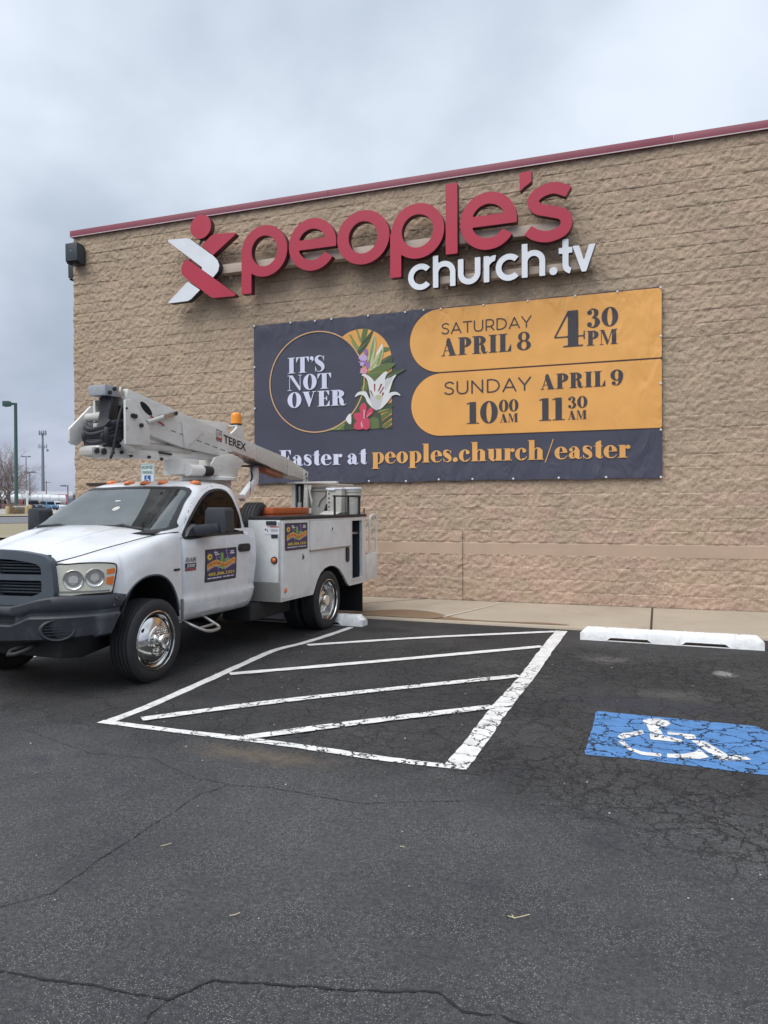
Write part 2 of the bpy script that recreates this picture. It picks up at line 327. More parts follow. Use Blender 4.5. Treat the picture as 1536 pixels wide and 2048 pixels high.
M['sign_white'] = simple("white_sign_face", (0.74, 0.77, 0.82), 0.4, scale=1.0)
M['sign_side'] = simple("dark_red_sign_return", (0.10, 0.018, 0.03), 0.5)
M['sign_side_w'] = simple("black_sign_return", (0.03, 0.03, 0.035), 0.5)
M['raceway'] = simple("beige_raceway", (0.52, 0.42, 0.35), 0.6, dirt=0.2, scale=3)
M['navy'] = vinyl("navy_vinyl", (0.058, 0.060, 0.092))
M['gold'] = vinyl("gold_vinyl", (0.78, 0.39, 0.105))
M['goldline'] = vinyl("tan_vinyl", (0.66, 0.40, 0.20))
M['brown'] = vinyl("brown_vinyl", (0.10, 0.045, 0.035))
M['print_dark'] = vinyl("dark_print", (0.048, 0.045, 0.055))
M['print_light'] = vinyl("lavender_print", (0.66, 0.68, 0.84))
M['print_gold'] = vinyl("gold_print", (0.74, 0.38, 0.11))
for k, c in dict(leaf=(0.12, 0.17, 0.055), leaf_dark=(0.055, 0.085, 0.045), leaf_pale=(0.24, 0.29, 0.09), lily=(0.74, 0.74, 0.74), lily_shade=(0.58, 0.57, 0.6),
                 bud=(0.50, 0.53, 0.30), purple=(0.30, 0.17, 0.38), lilac=(0.52, 0.40, 0.66), rose=(0.72, 0.30, 0.34), red=(0.56, 0.06, 0.12), stamen=(0.26, 0.05, 0.05)).items():
    M['f_' + k] = vinyl("print_" + k, c)
M['grommet'] = simple("pale_fixing", (0.75, 0.75, 0.74), 0.4, metal=0.2)
M['white'] = simple("white_truck_paint", (0.70, 0.71, 0.73), 0.22, coat=0.6, dirt=0.16, dirt_col=(0.45, 0.42, 0.38), scale=3.0, grime=0.28)
M['white_panel'] = simple("white_body_paint", (0.74, 0.755, 0.755), 0.35, coat=0.2, dirt=0.25, dirt_col=(0.42, 0.40, 0.36), scale=3.0, grime=0.28)
M['boom_white'] = simple("weathered_white_paint", (0.68, 0.67, 0.64), 0.45, dirt=0.45, dirt_col=(0.34, 0.31, 0.27), scale=4.0, stretch=(1, 0.6, 1.6))
M['boom_dirty'] = simple("stained_white_paint", (0.58, 0.565, 0.52), 0.55, dirt=0.75, dirt_col=(0.24, 0.21, 0.17), scale=5.0, stretch=(1, 0.7, 1.8))
M['grey_paint'] = simple("grey_aluminium_paint", (0.33, 0.36, 0.40), 0.5, dirt=0.4, scale=8)
M['rust'] = simple("rusty_orange_paint", (0.38, 0.16, 0.09), 0.7, dirt=0.5, dirt_col=(0.5, 0.42, 0.36), scale=6)
M['seam'] = simple("panel_gap", (0.02, 0.02, 0.022), 0.8)
M['plastic'] = simple("grey_black_plastic", (0.026, 0.030, 0.038), 0.5, dirt=0.35, dirt_col=(0.10, 0.10, 0.11), scale=4.0, bump=0.1, bscale=200)
M['grille'] = simple("faded_grille_plastic", (0.072, 0.088, 0.108), 0.5, dirt=0.3, dirt_col=(0.16, 0.17, 0.18), scale=3.0)
M['black'] = simple("black_rubber_trim", (0.018, 0.019, 0.022), 0.55)
M['void'] = simple("dark_cavity", (0.008, 0.009, 0.011), 0.95)
M['tyre'] = simple("tyre_rubber", (0.024, 0.024, 0.026), 0.75, dirt=0.45, dirt_col=(0.055, 0.05, 0.045), scale=5.0, bump=0.2, bscale=120)
M['chrome'] = simple("chrome", (0.72, 0.71, 0.69), 0.15, metal=1.0, dirt=0.15, dirt_col=(0.30, 0.24, 0.18), scale=9)
M['steel'] = simple("dull_steel", (0.42, 0.41, 0.39), 0.4, metal=0.8, dirt=0.3, scale=8)
M['frame'] = simple("chassis_black", (0.02, 0.02, 0.021), 0.7, dirt=0.3, dirt_col=(0.06, 0.05, 0.04))
M['windshield'] = screen_glass('windscreen_glass')
M['trim_grey'] = simple('grey_cabin_trim', (0.10, 0.10, 0.105), 0.8)
M['seat_cloth'] = simple('grey_seat_cloth', (0.15, 0.15, 0.16), 0.95)
M['sideglass'] = glass_dark("tinted_side_glass", (0.005, 0.006, 0.007), 1.30)
M['lens'] = simple("hazed_headlight_lens", (0.62, 0.61, 0.53), 0.16, coat=0.6, dirt=0.5, dirt_col=(0.72, 0.66, 0.48), scale=7)
M['reflector'] = simple("headlight_reflector", (0.62, 0.62, 0.60), 0.15, metal=0.85, dirt=0.4, dirt_col=(0.35, 0.34, 0.32), scale=18)
M['bulb'] = simple("headlight_bulb", (0.85, 0.86, 0.86), 0.1, metal=0.6)
M['amber'] = simple("amber_lens", (0.72, 0.17, 0.03), 0.25, coat=0.5)
M['beacon'] = simple("beacon_orange", (0.90, 0.30, 0.015), 0.25, coat=0.5)
M['orange'] = simple("orange_steel_box", (0.52, 0.12, 0.035), 0.5, dirt=0.25, dirt_col=(0.3, 0.1, 0.05), scale=3)
M['cone'] = simple("cone_orange", (0.75, 0.14, 0.04), 0.5)
M['diamond'] = simple("tread_plate", (0.46, 0.45, 0.42), 0.4, metal=0.6, dirt=0.6, dirt_col=(0.28, 0.26, 0.22), scale=30, bump=0.8, bscale=110)
M['hose'] = simple("black_hose", (0.020, 0.021, 0.028), 0.6, dirt=0.3, dirt_col=(0.06, 0.06, 0.07), scale=30, bump=0.6, bscale=40)
M['liner'] = simple("bucket_fibreglass", (0.47, 0.46, 0.43), 0.5, dirt=0.55, dirt_col=(0.36, 0.34, 0.31), scale=4.5)
M['decal_dark'] = simple("decal_violet", (0.05, 0.036, 0.11), 0.4, dirt=0.7, dirt_col=(0.16, 0.09, 0.30), scale=4)
M['decal_edge'] = simple("decal_black", (0.022, 0.022, 0.03), 0.4)
M['decal_yellow'] = simple("decal_yellow", (0.80, 0.60, 0.06), 0.4)
M['decal_ribbon'] = simple("decal_ribbon", (0.82, 0.48, 0.10), 0.4)
M['decal_red'] = simple("decal_red", (0.55, 0.03, 0.03), 0.4)
M['decal_green'] = simple("decal_green", (0.20, 0.42, 0.08), 0.4)
M['decal_greend'] = simple("decal_dark_green", (0.22, 0.33, 0.16), 0.4)
M['decal_white'] = simple("decal_white", (0.78, 0.76, 0.82), 0.4)
M['decal_lilac'] = simple("decal_lilac", (0.40, 0.27, 0.62), 0.4)
M['ink'] = simple("black_lettering", (0.02, 0.022, 0.028), 0.5)
M['redink'] = simple("red_lettering", (0.42, 0.05, 0.06), 0.5)
M['badge'] = simple("badge_grey", (0.22, 0.22, 0.23), 0.35, metal=0.5)
M['isa_blue'] = simple("sign_blue", (0.02, 0.11, 0.42), 0.4)
M['sign_green'] = simple("sign_green", (0.03, 0.18, 0.14), 0.4)
M['signface'] = simple("sign_face_white", (0.72, 0.75, 0.77), 0.4)
M['galv'] = simple("galvanised_steel", (0.40, 0.41, 0.42), 0.45, metal=0.5, scale=10)
M['lampcase'] = simple("slate_lamp_housing", (0.035, 0.045, 0.058), 0.5)
M['green_pole'] = simple("dark_green_paint", (0.045, 0.10, 0.09), 0.5)
M['tower'] = simple("weathered_steel", (0.20, 0.235, 0.275), 0.6)
M['pole_grey'] = simple("pole_grey", (0.17, 0.19, 0.22), 0.6)
M['bark'] = simple("bare_bark", (0.17, 0.145, 0.13), 0.9, scale=9)
M['twig'] = simple("bare_twigs", (0.24, 0.20, 0.19), 0.9, scale=9)
M['grass'] = simple("dormant_grass", (0.25, 0.215, 0.14), 0.95, dirt=0.6, dirt_col=(0.20, 0.18, 0.085), scale=1.5, bump=1.0, bscale=30)
M['road'] = simple("far_road", (0.14, 0.14, 0.15), 0.9, scale=0.3)
M['farlot'] = simple("far_concrete_lot", (0.36, 0.33, 0.30), 0.9, scale=0.1)
M['kerb'] = simple("kerb_concrete", (0.34, 0.30, 0.24), 0.9, scale=0.5)
M['yellow'] = simple("yellow_paint", (0.42, 0.34, 0.17), 0.6)
M['tank'] = simple("polished_tank", (0.66, 0.68, 0.71), 0.3, metal=0.5, scale=1)
M['red_body'] = simple("red_semi_paint", (0.42, 0.03, 0.06), 0.35)
M['blue_body'] = simple("blue_car_paint", (0.07, 0.16, 0.28), 0.3)
M['maroon_body'] = simple("maroon_car_paint", (0.16, 0.05, 0.05), 0.35)
M['dark_body'] = simple("dark_car_paint", (0.04, 0.055, 0.08), 0.3)
M['car_white'] = simple("white_car_paint", (0.72, 0.73, 0.75), 0.3)
M['treeline'] = simple("bare_wood", (0.115, 0.115, 0.12), 1.0, scale=0.15)
M['drygrass'] = simple("dry_bush", (0.33, 0.24, 0.15), 0.95, scale=4)
M['straw'] = simple("straw", (0.62, 0.53, 0.32), 0.7)
M['pebble'] = simple("pale_pebble", (0.42, 0.40, 0.36), 0.8)
M['crack'] = simple("open_crack", (0.014, 0.014, 0.015), 0.95)
M['shed'] = simple("distant_shed", (0.38, 0.38, 0.40), 0.8)

# ------------------------------------------------------------------ mesh helpers
def link_mesh(name, me, mats, parent=None, smooth=None):
    for m in (mats if isinstance(mats, (list, tuple)) else [mats]):
        me.materials.append(M[m])
    if smooth is not None:
        me.polygons.foreach_set('use_smooth', [True] * len(me.polygons))
        me.set_sharp_from_angle(angle=R(smooth))
    ob = bpy.data.objects.new(name, me); COL.objects.link(ob)
    if parent is not None: ob.parent = parent
    return ob
def thing(name, label, cat, loc=(0, 0, 0), rz=0.0, group=None):
    o = bpy.data.objects.new(name, None); COL.objects.link(o)
    o.location = loc; o.rotation_euler = (0, 0, rz); o.empty_display_size = 0.2
    o['label'] = label; o['category'] = cat
    if group: o['group'] = group
    return o
def tag(o, label, cat, group=None):
    o['label'] = label; o['category'] = cat
    if group: o['group'] = group
    return o
def kind(o, k='structure', label=None):
    o['kind'] = k
    if label: o['label'] = label
    return o
def copy_tree(o, parent=None):
    c = o.copy(); COL.objects.link(c)
    if parent is not None: c.parent = parent
    for ch in list(o.children): copy_tree(ch, c)
    return c
class MB:
    """collects shapes; build() links them as one mesh object"""
    def __init__(self): self.v = []; self.f = []; self.mi = []
    def add(self, vs, fs, mi=0):
        b = len(self.v); self.v.extend([tuple(x) for x in vs]); self.f.extend([tuple(i + b for i in f) for f in fs]); self.mi.extend([mi] * len(fs)); return self
    def _bm(self, bm, bev, mi):
        if bev > 0:
            es = [e for e in bm.edges if len(e.link_faces) == 2 and e.calc_face_angle(0) > 0.4]
            bmesh.ops.bevel(bm, geom=es, offset=bev, segments=2, affect='EDGES', profile=0.6, clamp_overlap=True)
        bm.verts.index_update()
        self.add([v.co[:] for v in bm.verts], [[v.index for v in f.verts] for f in bm.faces], mi); bm.free(); return self
    def box(self, x0, x1, y0, y1, z0, z1, bev=0.0, mi=0):
        return self.prism([(y0, z0), (y1, z0), (y1, z1), (y0, z1)], x0, x1, bev, 'x', mi)
    def prism(self, poly, a, b, bev=0.0, axis='x', mi=0):
        """polygon extruded along an axis; x: (y,z)  y: (x,z)  z: (x,y)"""
        mk = {'x': lambda p, t: (t, p[0], p[1]), 'y': lambda p, t: (p[0], t, p[1]), 'z': lambda p, t: (p[0], p[1], t)}[axis]
        bm = bmesh.new()
        va = [bm.verts.new(mk(p, a)) for p in poly]; vb = [bm.verts.new(mk(p, b)) for p in poly]
        n = len(poly); bm.faces.new(va); bm.faces.new(vb[::-1])
        for i in range(n): bm.faces.new((va[i], vb[i], vb[(i + 1) % n], va[(i + 1) % n]))
        bmesh.ops.recalc_face_normals(bm, faces=bm.faces[:])
        return self._bm(bm, bev, mi)
    def bar(self, p, q, w, h, bev=0.0, mi=0, up=(0, 0, 1)):
        p, q = Vector(p), Vector(q); d = (q - p); L = d.length; d.normalize()
        s = d.cross(Vector(up))
        if s.length < 1e-4: s = d.cross(Vector((1, 0, 0)))
        s.normalize(); u = s.cross(d)
        bm = bmesh.new(); vs = []
        for t in (0, L):
            for a, b in ((-1, -1), (1, -1), (1, 1), (-1, 1)):
                vs.append(bm.verts.new(p + d * t + s * (a * w / 2) + u * (b * h / 2)))
        for f in ((0, 1, 2, 3), (7, 6, 5, 4), (0, 4, 5, 1), (1, 5, 6, 2), (2, 6, 7, 3), (3, 7, 4, 0)): bm.faces.new([vs[i] for i in f])
        bmesh.ops.recalc_face_normals(bm, faces=bm.faces[:])
        return self._bm(bm, bev, mi)
    def tube(self, pts, r, n=10, mi=0, caps=True, closed=False):
        pts = [Vector(p) for p in pts]; rs = r if isinstance(r, (list, tuple)) else [r] * len(pts)
        ref = None; rings = []
        m = len(pts)
        for i, p in enumerate(pts):
            if closed: d = pts[(i + 1) % m] - pts[i - 1]
            else: d = pts[min(i + 1, m - 1)] - pts[max(i - 1, 0)]
            d.normalize()
            if ref is None: ref = d.orthogonal().normalized()
            ref = (ref - d * ref.dot(d))
            if ref.length < 1e-5: ref = d.orthogonal()
            ref.normalize(); s = d.cross(ref)
            rings.append([p + (ref * math.cos(2 * math.pi * k / n) + s * math.sin(2 * math.pi * k / n)) * rs[i] for k in range(n)])
        vs = [v for rg in rings for v in rg]; fs = []
        for i in range(m if closed else m - 1):
            j = (i + 1) % m
            for k in range(n): fs.append((i * n + k, i * n + (k + 1) % n, j * n + (k + 1) % n, j * n + k))
        if caps and not closed: fs.append(tuple(range(n))[::-1]); fs.append(tuple((m - 1) * n + k for k in range(n)))
        return self.add(vs, fs, mi)
    def cyl(self, p, q, r, n=20, mi=0, r2=None): return self.tube([p, q], [r, r if r2 is None else r2], n, mi)
    def lathe(self, prof, axis='x', n=48, mi=0, c=(0, 0, 0)):
        """profile of (radius, along)"""
        vs = []; fs = []
        for r, a in prof:
            for k in range(n):
                t = 2 * math.pi * k / n; x, y = r * math.cos(t), r * math.sin(t)
                v = {'x': (a, x, y), 'z': (x, y, a), 'y': (x, a, y)}[axis]
                vs.append((v[0] + c[0], v[1] + c[1], v[2] + c[2]))
        for i in range(len(prof) - 1):
            for k in range(n): fs.append((i * n + k, i * n + (k + 1) % n, (i + 1) * n + (k + 1) % n, (i + 1) * n + k))
        return self.add(vs, fs, mi)
    def grid(self, rows, mi=0, close_u=False):
        nr, nc = len(rows), len(rows[0]); fs = []
        for i in range(nr - 1):
            for j in range(nc if close_u else nc - 1):
                k = (j + 1) % nc
                fs.append((i * nc + j, i * nc + k, (i + 1) * nc + k, (i + 1) * nc + j))
        return self.add([v for r in rows for v in r], fs, mi)
    def face(self, pts, mi=0): return self.add(pts, [tuple(range(len(pts)))], mi)
    def build(self, name, mats, parent=None, smooth=35, weld=False):
        me = bpy.data.meshes.new(name); me.from_pydata(self.v, [], self.f)
        me.polygons.foreach_set('material_index', self.mi)
        bm = bmesh.new(); bm.from_mesh(me)
        if weld: bmesh.ops.remove_doubles(bm, verts=bm.verts[:], dist=2e-4)
        bmesh.ops.recalc_face_normals(bm, faces=bm.faces[:])
        bm.to_mesh(me); bm.free(); me.validate()
        return link_mesh(name, me, mats, parent, smooth)

# ---- signed-distance outlines: shapes are combined, then contoured into clean meshes
def rect(x0, y0, x1, y1): return lambda X, Y: np.maximum(np.maximum(x0 - X, X - x1), np.maximum(y0 - Y, Y - y1))
def ell(cx, cy, rx, ry=None):
    ry = rx if ry is None else ry
    return lambda X, Y: (np.hypot((X - cx) / rx, (Y - cy) / ry) - 1) * min(rx, ry)
def poly(pts):
    P = np.array(pts, float)
    def f(X, Y):
        d = np.full(X.shape, 1e9); s = np.ones(X.shape)
        n = len(P)
        for i in range(n):
            a, b = P[i], P[i - 1]; ex, ey = b - a; wx, wy = X - a[0], Y - a[1]
            t = np.clip((wx * ex + wy * ey) / max(ex * ex + ey * ey, 1e-12), 0, 1)
            d = np.minimum(d, (wx - ex * t) ** 2 + (wy - ey * t) ** 2)
            c1 = Y >= a[1]; c2 = Y < b[1]; c3 = ex * wy > ey * wx
            s = np.where((c1 & c2 & c3) | (~c1 & ~c2 & ~c3), -s, s)
        return s * np.sqrt(d)
    return f
def cap(pts, r):
    rs = r if isinstance(r, (list, tuple)) else [r] * len(pts)
    def f(X, Y):
        d = np.full(X.shape, 1e9)
        for i in range(len(pts) - 1):
            (ax, ay), (bx, by) = pts[i], pts[i + 1]; ex, ey = bx - ax, by - ay
            t = np.clip(((X - ax) * ex + (Y - ay) * ey) / max(ex * ex + ey * ey, 1e-12), 0, 1)
            d = np.minimum(d, np.hypot(X - ax - ex * t, Y - ay - ey * t) - (rs[i] + (rs[i + 1] - rs[i]) * t))
        return d
    return f
def U(*f): return lambda X, Y: np.minimum.reduce([g(X, Y) for g in f])
def I(*f): return lambda X, Y: np.maximum.reduce([g(X, Y) for g in f])
def D(a, b): return lambda X, Y: np.maximum(a(X, Y), -b(X, Y))
def grow(a, k): return lambda X, Y: a(X, Y) - k
def smoothpts(pts, n=6, closed=False, r=None):
    out = []; P = [Vector((*p, 0)) if len(p) == 2 else Vector(p) for p in pts]; m = len(P); ro = []
    for i in range(m if closed else m - 1):
        g = (lambda k: P[k % m]) if closed else (lambda k: P[min(max(k, 0), m - 1)])
        p0, p1, p2, p3 = g(i - 1), g(i), g(i + 1), g(i + 2)
        for k in range(n):
            t = k / n
            q = 0.5 * ((2 * p1) + (p2 - p0) * t + (2 * p0 - 5 * p1 + 4 * p2 - p3) * t * t + (3 * p1 - p0 - 3 * p2 + p3) * t ** 3)
            out.append(tuple(q[:len(pts[0])]))
            if r: ro.append(r[i] + (r[(i + 1) % m] - r[i]) * t)
    if not closed: out.append(tuple(pts[-1])); ro.append(r[-1] if r else 0)
    return (out, ro) if r else out
def contour(f, box, res, run=12):
    """-> 2-D verts, faces inside the outline, boundary segments"""
    x0, y0, x1, y1 = box; nx = max(2, int(round((x1 - x0) / res))); ny = max(2, int(round((y1 - y0) / res)))
    xs = np.linspace(x0, x1, nx + 1); ys = np.linspace(y0, y1, ny + 1)
    X, Y = np.meshgrid(xs, ys); F = f(X, Y)
    ins = F < 0
    cnt = ins[:-1, :-1].astype(int) + ins[:-1, 1:] + ins[1:, 1:] + ins[1:, :-1]
    V = []; FC = []; SG = []; idx = {}
    def vid(p):
        k = (round(p[0], 6), round(p[1], 6))
        if k not in idx: idx[k] = len(V); V.append(p)
        return idx[k]
    for j in range(ny):
        row = cnt[j]; i = 0
        if not row.any(): continue
        while i < nx:
            c = row[i]
            if c == 4:
                k = i
                while k < nx and row[k] == 4 and k - i < run: k += 1
                FC.append((vid((xs[i], ys[j])), vid((xs[k], ys[j])), vid((xs[k], ys[j + 1])), vid((xs[i], ys[j + 1])))); i = k; continue
            if c > 0:
                cs = [(i, j), (i + 1, j), (i + 1, j + 1), (i, j + 1)]; ring = []
                for q in range(4):
                    a, b = cs[q], cs[(q + 1) % 4]; fa, fb = F[a[1], a[0]], F[b[1], b[0]]
                    if fa < 0: ring.append((vid((xs[a[0]], ys[a[1]])), 0))
                    if (fa < 0) != (fb < 0):
                        t = min(max(fa / (fa - fb), 1e-4), 1 - 1e-4)
                        ring.append((vid((xs[a[0]] + (xs[b[0]] - xs[a[0]]) * t, ys[a[1]] + (ys[b[1]] - ys[a[1]]) * t)), 1 if fa < 0 else 2))
                ids = [r_[0] for r_ in ring]
                if len(set(ids)) >= 3: FC.append(tuple(dict.fromkeys(ids)))
                for q in range(len(ring)):
                    a, b = ring[q], ring[(q + 1) % len(ring)]
                    if a[1] == 1 and b[1] == 2 and a[0] != b[0]: SG.append((a[0], b[0]))
            i += 1
    return V, FC, SG
def add_outline(mb, f, box, res, to3, depth=None, mi=0, mi_side=None, run=12):
    """to3(u, w, d) places a point; d is the distance below the face; depth makes a solid edge"""
    V, FC, SG = contour(f, box, res, run)
    mb.add([to3(u, w, 0.0) for u, w in V], FC, mi)
    if depth:
        fs = []; vs = []
        for a, b in SG:
            k = len(vs); vs += [to3(*V[a], 0.0), to3(*V[b], 0.0), to3(*V[b], depth), to3(*V[a], depth)]; fs.append((k, k + 1, k + 2, k + 3))
        mb.add(vs, fs, mi if mi_side is None else mi_side)
    return mb
def text_mesh(mb, body, to3, x0, y0, width=None, height=None, bold=0.0, mi=0, shear=0.0, align='LEFT'):
    cu = bpy.data.curves.new('lettering', 'FONT'); cu.body = body; cu.size = 1.0; cu.offset = bold; cu.shear = shear; cu.resolution_u = 3
    ob = bpy.data.objects.new('lettering', cu); COL.objects.link(ob)
    bpy.context.view_layer.update()
    me = bpy.data.meshes.new_from_object(ob.evaluated_get(bpy.context.evaluated_depsgraph_get()))
    vs = np.array([v.co[:] for v in me.vertices]); fs = [tuple(p.vertices) for p in me.polygons]
    bpy.data.objects.remove(ob); bpy.data.curves.remove(cu); bpy.data.meshes.remove(me)
    if len(vs) == 0: return
    mn, mx = vs.min(0), vs.max(0); w, h = mx[0] - mn[0], mx[1] - mn[1]
    sx = width / w if width else height / h; sy = height / h if height else sx
    off = x0 - (sx * w / 2 if align == 'CENTER' else 0)
    mb.add([to3(off + (v[0] - mn[0]) * sx, y0 + (v[1] - mn[1]) * sy, 0.0) for v in vs], fs, mi)
def on_wall(y): return lambda u, w, d: (u, y + d, w)

# ------------------------------------------------------------------ ground
PA = R(44.4)
AX, AY = -math.sin(PA), math.cos(PA)          # direction in which the land rises, left past the building
BX, BY = math.cos(PA), math.sin(PA)
TA = [-700, 18, 35, 48, 62, 75, 90, 150, 400, 1200]; TZ = [0, 0, .60, .75, .88, 1.02, 1.15, 1.05, 1.50, 1.60]
def land(a): return float(np.interp(a, TA, TZ))
def ab(a, b, dz=0.0): return (AX * a + BX * b, AY * a + BY * b, land(a) + dz)
def sheet(name, a0, a1, b0, b1, mat, dz, n=8):
    mb = MB(); av = sorted(set([a0, a1] + [t for t in TA if a0 < t < a1] + list(np.linspace(a0, a1, n))))
    mb.grid([[ab(a, b, dz) for b in (b0, b1)] for a in av])
    return kind(mb.build(name, mat, None, None))
sheet('ground', -700, 1200, -1200, 1200, 'asphalt', 0.0)
sheet('grass_verge', 32, 47, -60, 14, 'grass', 0.05)
sheet('verge_kerb', 31.7, 32, -60, 14, 'kerb', 0.12, 2)
sheet('road', 47.3, 64, -120, 40, 'road', 0.06)
sheet('far_kerb', 64, 65, -120, 40, 'kerb', 0.16, 2)
sheet('far_verge', 65, 74, -120, 40, 'grass', 0.10)
sheet('far_parking_lot', 76, 330, -220, 120, 'farlot', 0.05)

# ------------------------------------------------------------------ building
WY = 12.8; XL, XR = -11.54, 18.0; ZB, CH = 0.04, 0.2032; NROW = 36; ZT = ZB + NROW * CH
def vnoise(u, v, cell, seed):
    g = np.random.default_rng(seed); n = 256
    T = g.random((n, n)); U_, V_ = u / cell, v / cell
    i, j = np.floor(U_).astype(int), np.floor(V_).astype(int); fu, fv = U_ - i, V_ - j
    fu, fv = fu * fu * (3 - 2 * fu), fv * fv * (3 - 2 * fv)
    a = T[i % n, j % n]; b = T[(i + 1) % n, j % n]; c = T[i % n, (j + 1) % n]; d = T[(i + 1) % n, (j + 1) % n]
    return (a * (1 - fu) + b * fu) * (1 - fv) + (c * (1 - fu) + d * fu) * fv
def rock(u, z, seed, row):
    """split-face relief in metres, pulled back to the bed joints"""
    ang = 0.35; ur = u * math.cos(ang) + z * math.sin(ang); zr = -u * math.sin(ang) + z * math.cos(ang)
    h = (vnoise(ur, zr * 1.3, 0.10, seed) - .5) * 0.008 + (vnoise(ur, zr * 1.3, 0.058, seed + 1) - .5) * 0.017 + (vnoise(u, z * 1.2, 0.037, seed + 2) - .5) * 0.016
    blk = np.floor(u / 0.4064 + 0.5 * (row % 2)); h = h + (vnoise(blk * 3.7 + .5, row * 2.3 + .5, 1.0, seed + 3) - .5) * 0.008
    t = (z - ZB) / CH - row; prof = np.clip(np.minimum(t, 1 - t) / 0.06, 0, 1); prof = prof * prof * (3 - 2 * prof)
    jd = np.clip(vnoise(u, row * 5.1 + .5, 1.3, seed + 9) * 1.5 - .25, 0, 1)
    prof = 1 - (1 - prof) * jd
    return 0.008 * prof + h * (0.25 + 0.75 * prof) * 1.25
def wall_grid(us, seed):
    tz = np.array([0.0, 0.025, 0.06, 0.17, 0.29, 0.42, 0.55, 0.68, 0.80, 0.90, 0.955])
    zs = np.concatenate([ZB + (r + tz) * CH for r in range(NROW)] + [[ZT]])
    rows = np.concatenate([np.full(len(tz), r) for r in range(NROW)] + [[NROW - 1]])
    Uu, Z = np.meshgrid(us, zs); Rw = np.repeat(rows[:, None], len(us), 1)
    H = rock(Uu + 50, Z, seed, Rw)
    H = np.where(Rw == 4, 0.010, H)           # the smooth band course
    return Uu, Z, H, rows
def mesh_from_grid(name, P, mat_idx, mats, parent, flip=False):
    nz, nu = P.shape[:2]; me = bpy.data.meshes.new(name)
    me.vertices.add(nz * nu); me.vertices.foreach_set('co', P.reshape(-1).astype(np.float32))
    i = np.arange(nz - 1)[:, None] * nu + np.arange(nu - 1)[None, :]
    q = np.stack([i, i + 1, i + nu + 1, i + nu], -1).reshape(-1, 4)
    if flip: q = q[:, ::-1]
    nf = len(q); me.loops.add(nf * 4); me.loops.foreach_set('vertex_index', q.reshape(-1).astype(np.int32))
    me.polygons.add(nf); me.polygons.foreach_set('loop_start', np.arange(0, nf * 4, 4, dtype=np.int32))
    me.polygons.foreach_set('material_index', np.repeat(mat_idx, nu - 1).astype(np.int32))
    me.update(); me.validate()
    return link_mesh(name, me, mats, parent, None)
bld = thing('store_building', 'tan split-face block building with a burgundy roof edge behind the truck', 'building', ((XL + XR) / 2, WY, 0))
inv = Matrix.Translation((-(XL + XR) / 2, -WY, 0))
def to_bld(o): o.parent = bld; o.matrix_parent_inverse = inv; return o
us = np.concatenate([np.arange(XL, 3.6, 0.019), np.arange(3.6, XR + .01, 0.06)])
Uu, Z, H, rows = wall_grid(us, 21)
vs_ = np.concatenate([np.arange(WY, WY + 2.0, 0.03), np.arange(WY + 2, WY + 22.01, 0.15)])
Us, Zs, Hs, _ = wall_grid(vs_, 61)
edge = vnoise(Z[:, 0] * 0 + 3.3, Z[:, 0], 0.05, 5) * 0.02
FX = Uu.copy(); FYm = WY - H; FX[:, 0] -= Hs[:, 0] + edge
mat_idx = np.where(rows[:-1] == 4, 1, 0)
to_bld(mesh_from_grid('wall', np.stack([FX, FYm, Z], -1), mat_idx, ['block', 'band'], None))
SXm = XL - Hs; SYm = Us.copy(); SXm[:, 0] -= edge; SYm[:, 0] -= H[:, 0]
to_bld(mesh_from_grid('wall', np.stack([SXm, SYm, Zs], -1), mat_idx, ['block', 'band'], None, flip=True))
mb = MB(); mb.box(XL + .05, XR, WY + .05, WY + 22, 0, ZT - .02)
to_bld(mb.build('wall_core', 'block', None, None))
mb = MB()
for k in range(5):       # metal coping in long lengths
    a = XL - .05 + k * (XR - XL) / 5; b = XL - .05 + (k + 1) * (XR - XL) / 5 - .004
    mb.box(a, b, WY - .065, WY + .30, ZT - .015, ZT + .118, .006)
mb.box(XL - .052, XL + .28, WY + .305, WY + 22, ZT - .015, ZT + .118, .006)
mb.box(XL - .055, XR, WY - .073, WY - .066, ZT - .022, ZT - .008, 0, 1)
to_bld(mb.build('roof_coping', ['coping', 'coping_edge'], None))
mb = MB(); mb.box(XL + .2, XR, WY + .31, WY + 21.9, ZT - .1, ZT + .02); to_bld(mb.build('roof', 'roof', None, None))
mb = MB(); mb.box(-3.194, -3.189, WY - .030, WY - .02, ZB, 1.25); mb.box(XL, XR, WY - .022, WY, 0.02, ZB + .012)
to_bld(mb.build('control_joint', 'joint', None, None))

# pavement along the wall
mb = MB(); xs_ = np.linspace(-16, 18, 60)
front = lambda x: 10.50 - 0.030 * (x + 1.0)
top = [[(x, front(x) + .03 + .0 * x, .045), (x, WY + .02, .05)] for x in xs_]
mb.grid(top); mb.grid([[(x, front(x), -.01), (x, front(x) + .004, .032), (x, front(x) + .03, .045)] for x in xs_])
pv = kind(mb.build('sidewalk', 'concrete', None, 60))
mb = MB()
for (x0, x1, w) in ((-.10, -.10, .014), (4.4, 4.4, .014), (-5.75, -3.85, .014)):
    mb.face([(x0 - w, front(x0) + .02, .0535), (x0 + w, front(x0) + .02, .0535), (x1 + w, WY - .02, .0535), (x1 - w, WY - .02, .0535)])
kind(mb.build('sidewalk_joints', 'joint', None, None))
mb = MB(); mb.face([(-3.02, front(-3) + .25, .054), (-2.96, front(-3) + .25, .054), (-2.43, WY - .1, .054), (-2.47, WY - .1, .054)])
mb.face([(-3.10, front(-3) + .02, .054), (-3.06, front(-3) + .02, .054), (-2.97, front(-3) + .2, .054), (-3.0, front(-3) + .2, .054)], 1)
kind(mb.build('sidewalk_caulk', ['caulk', 'joint'], None, None))
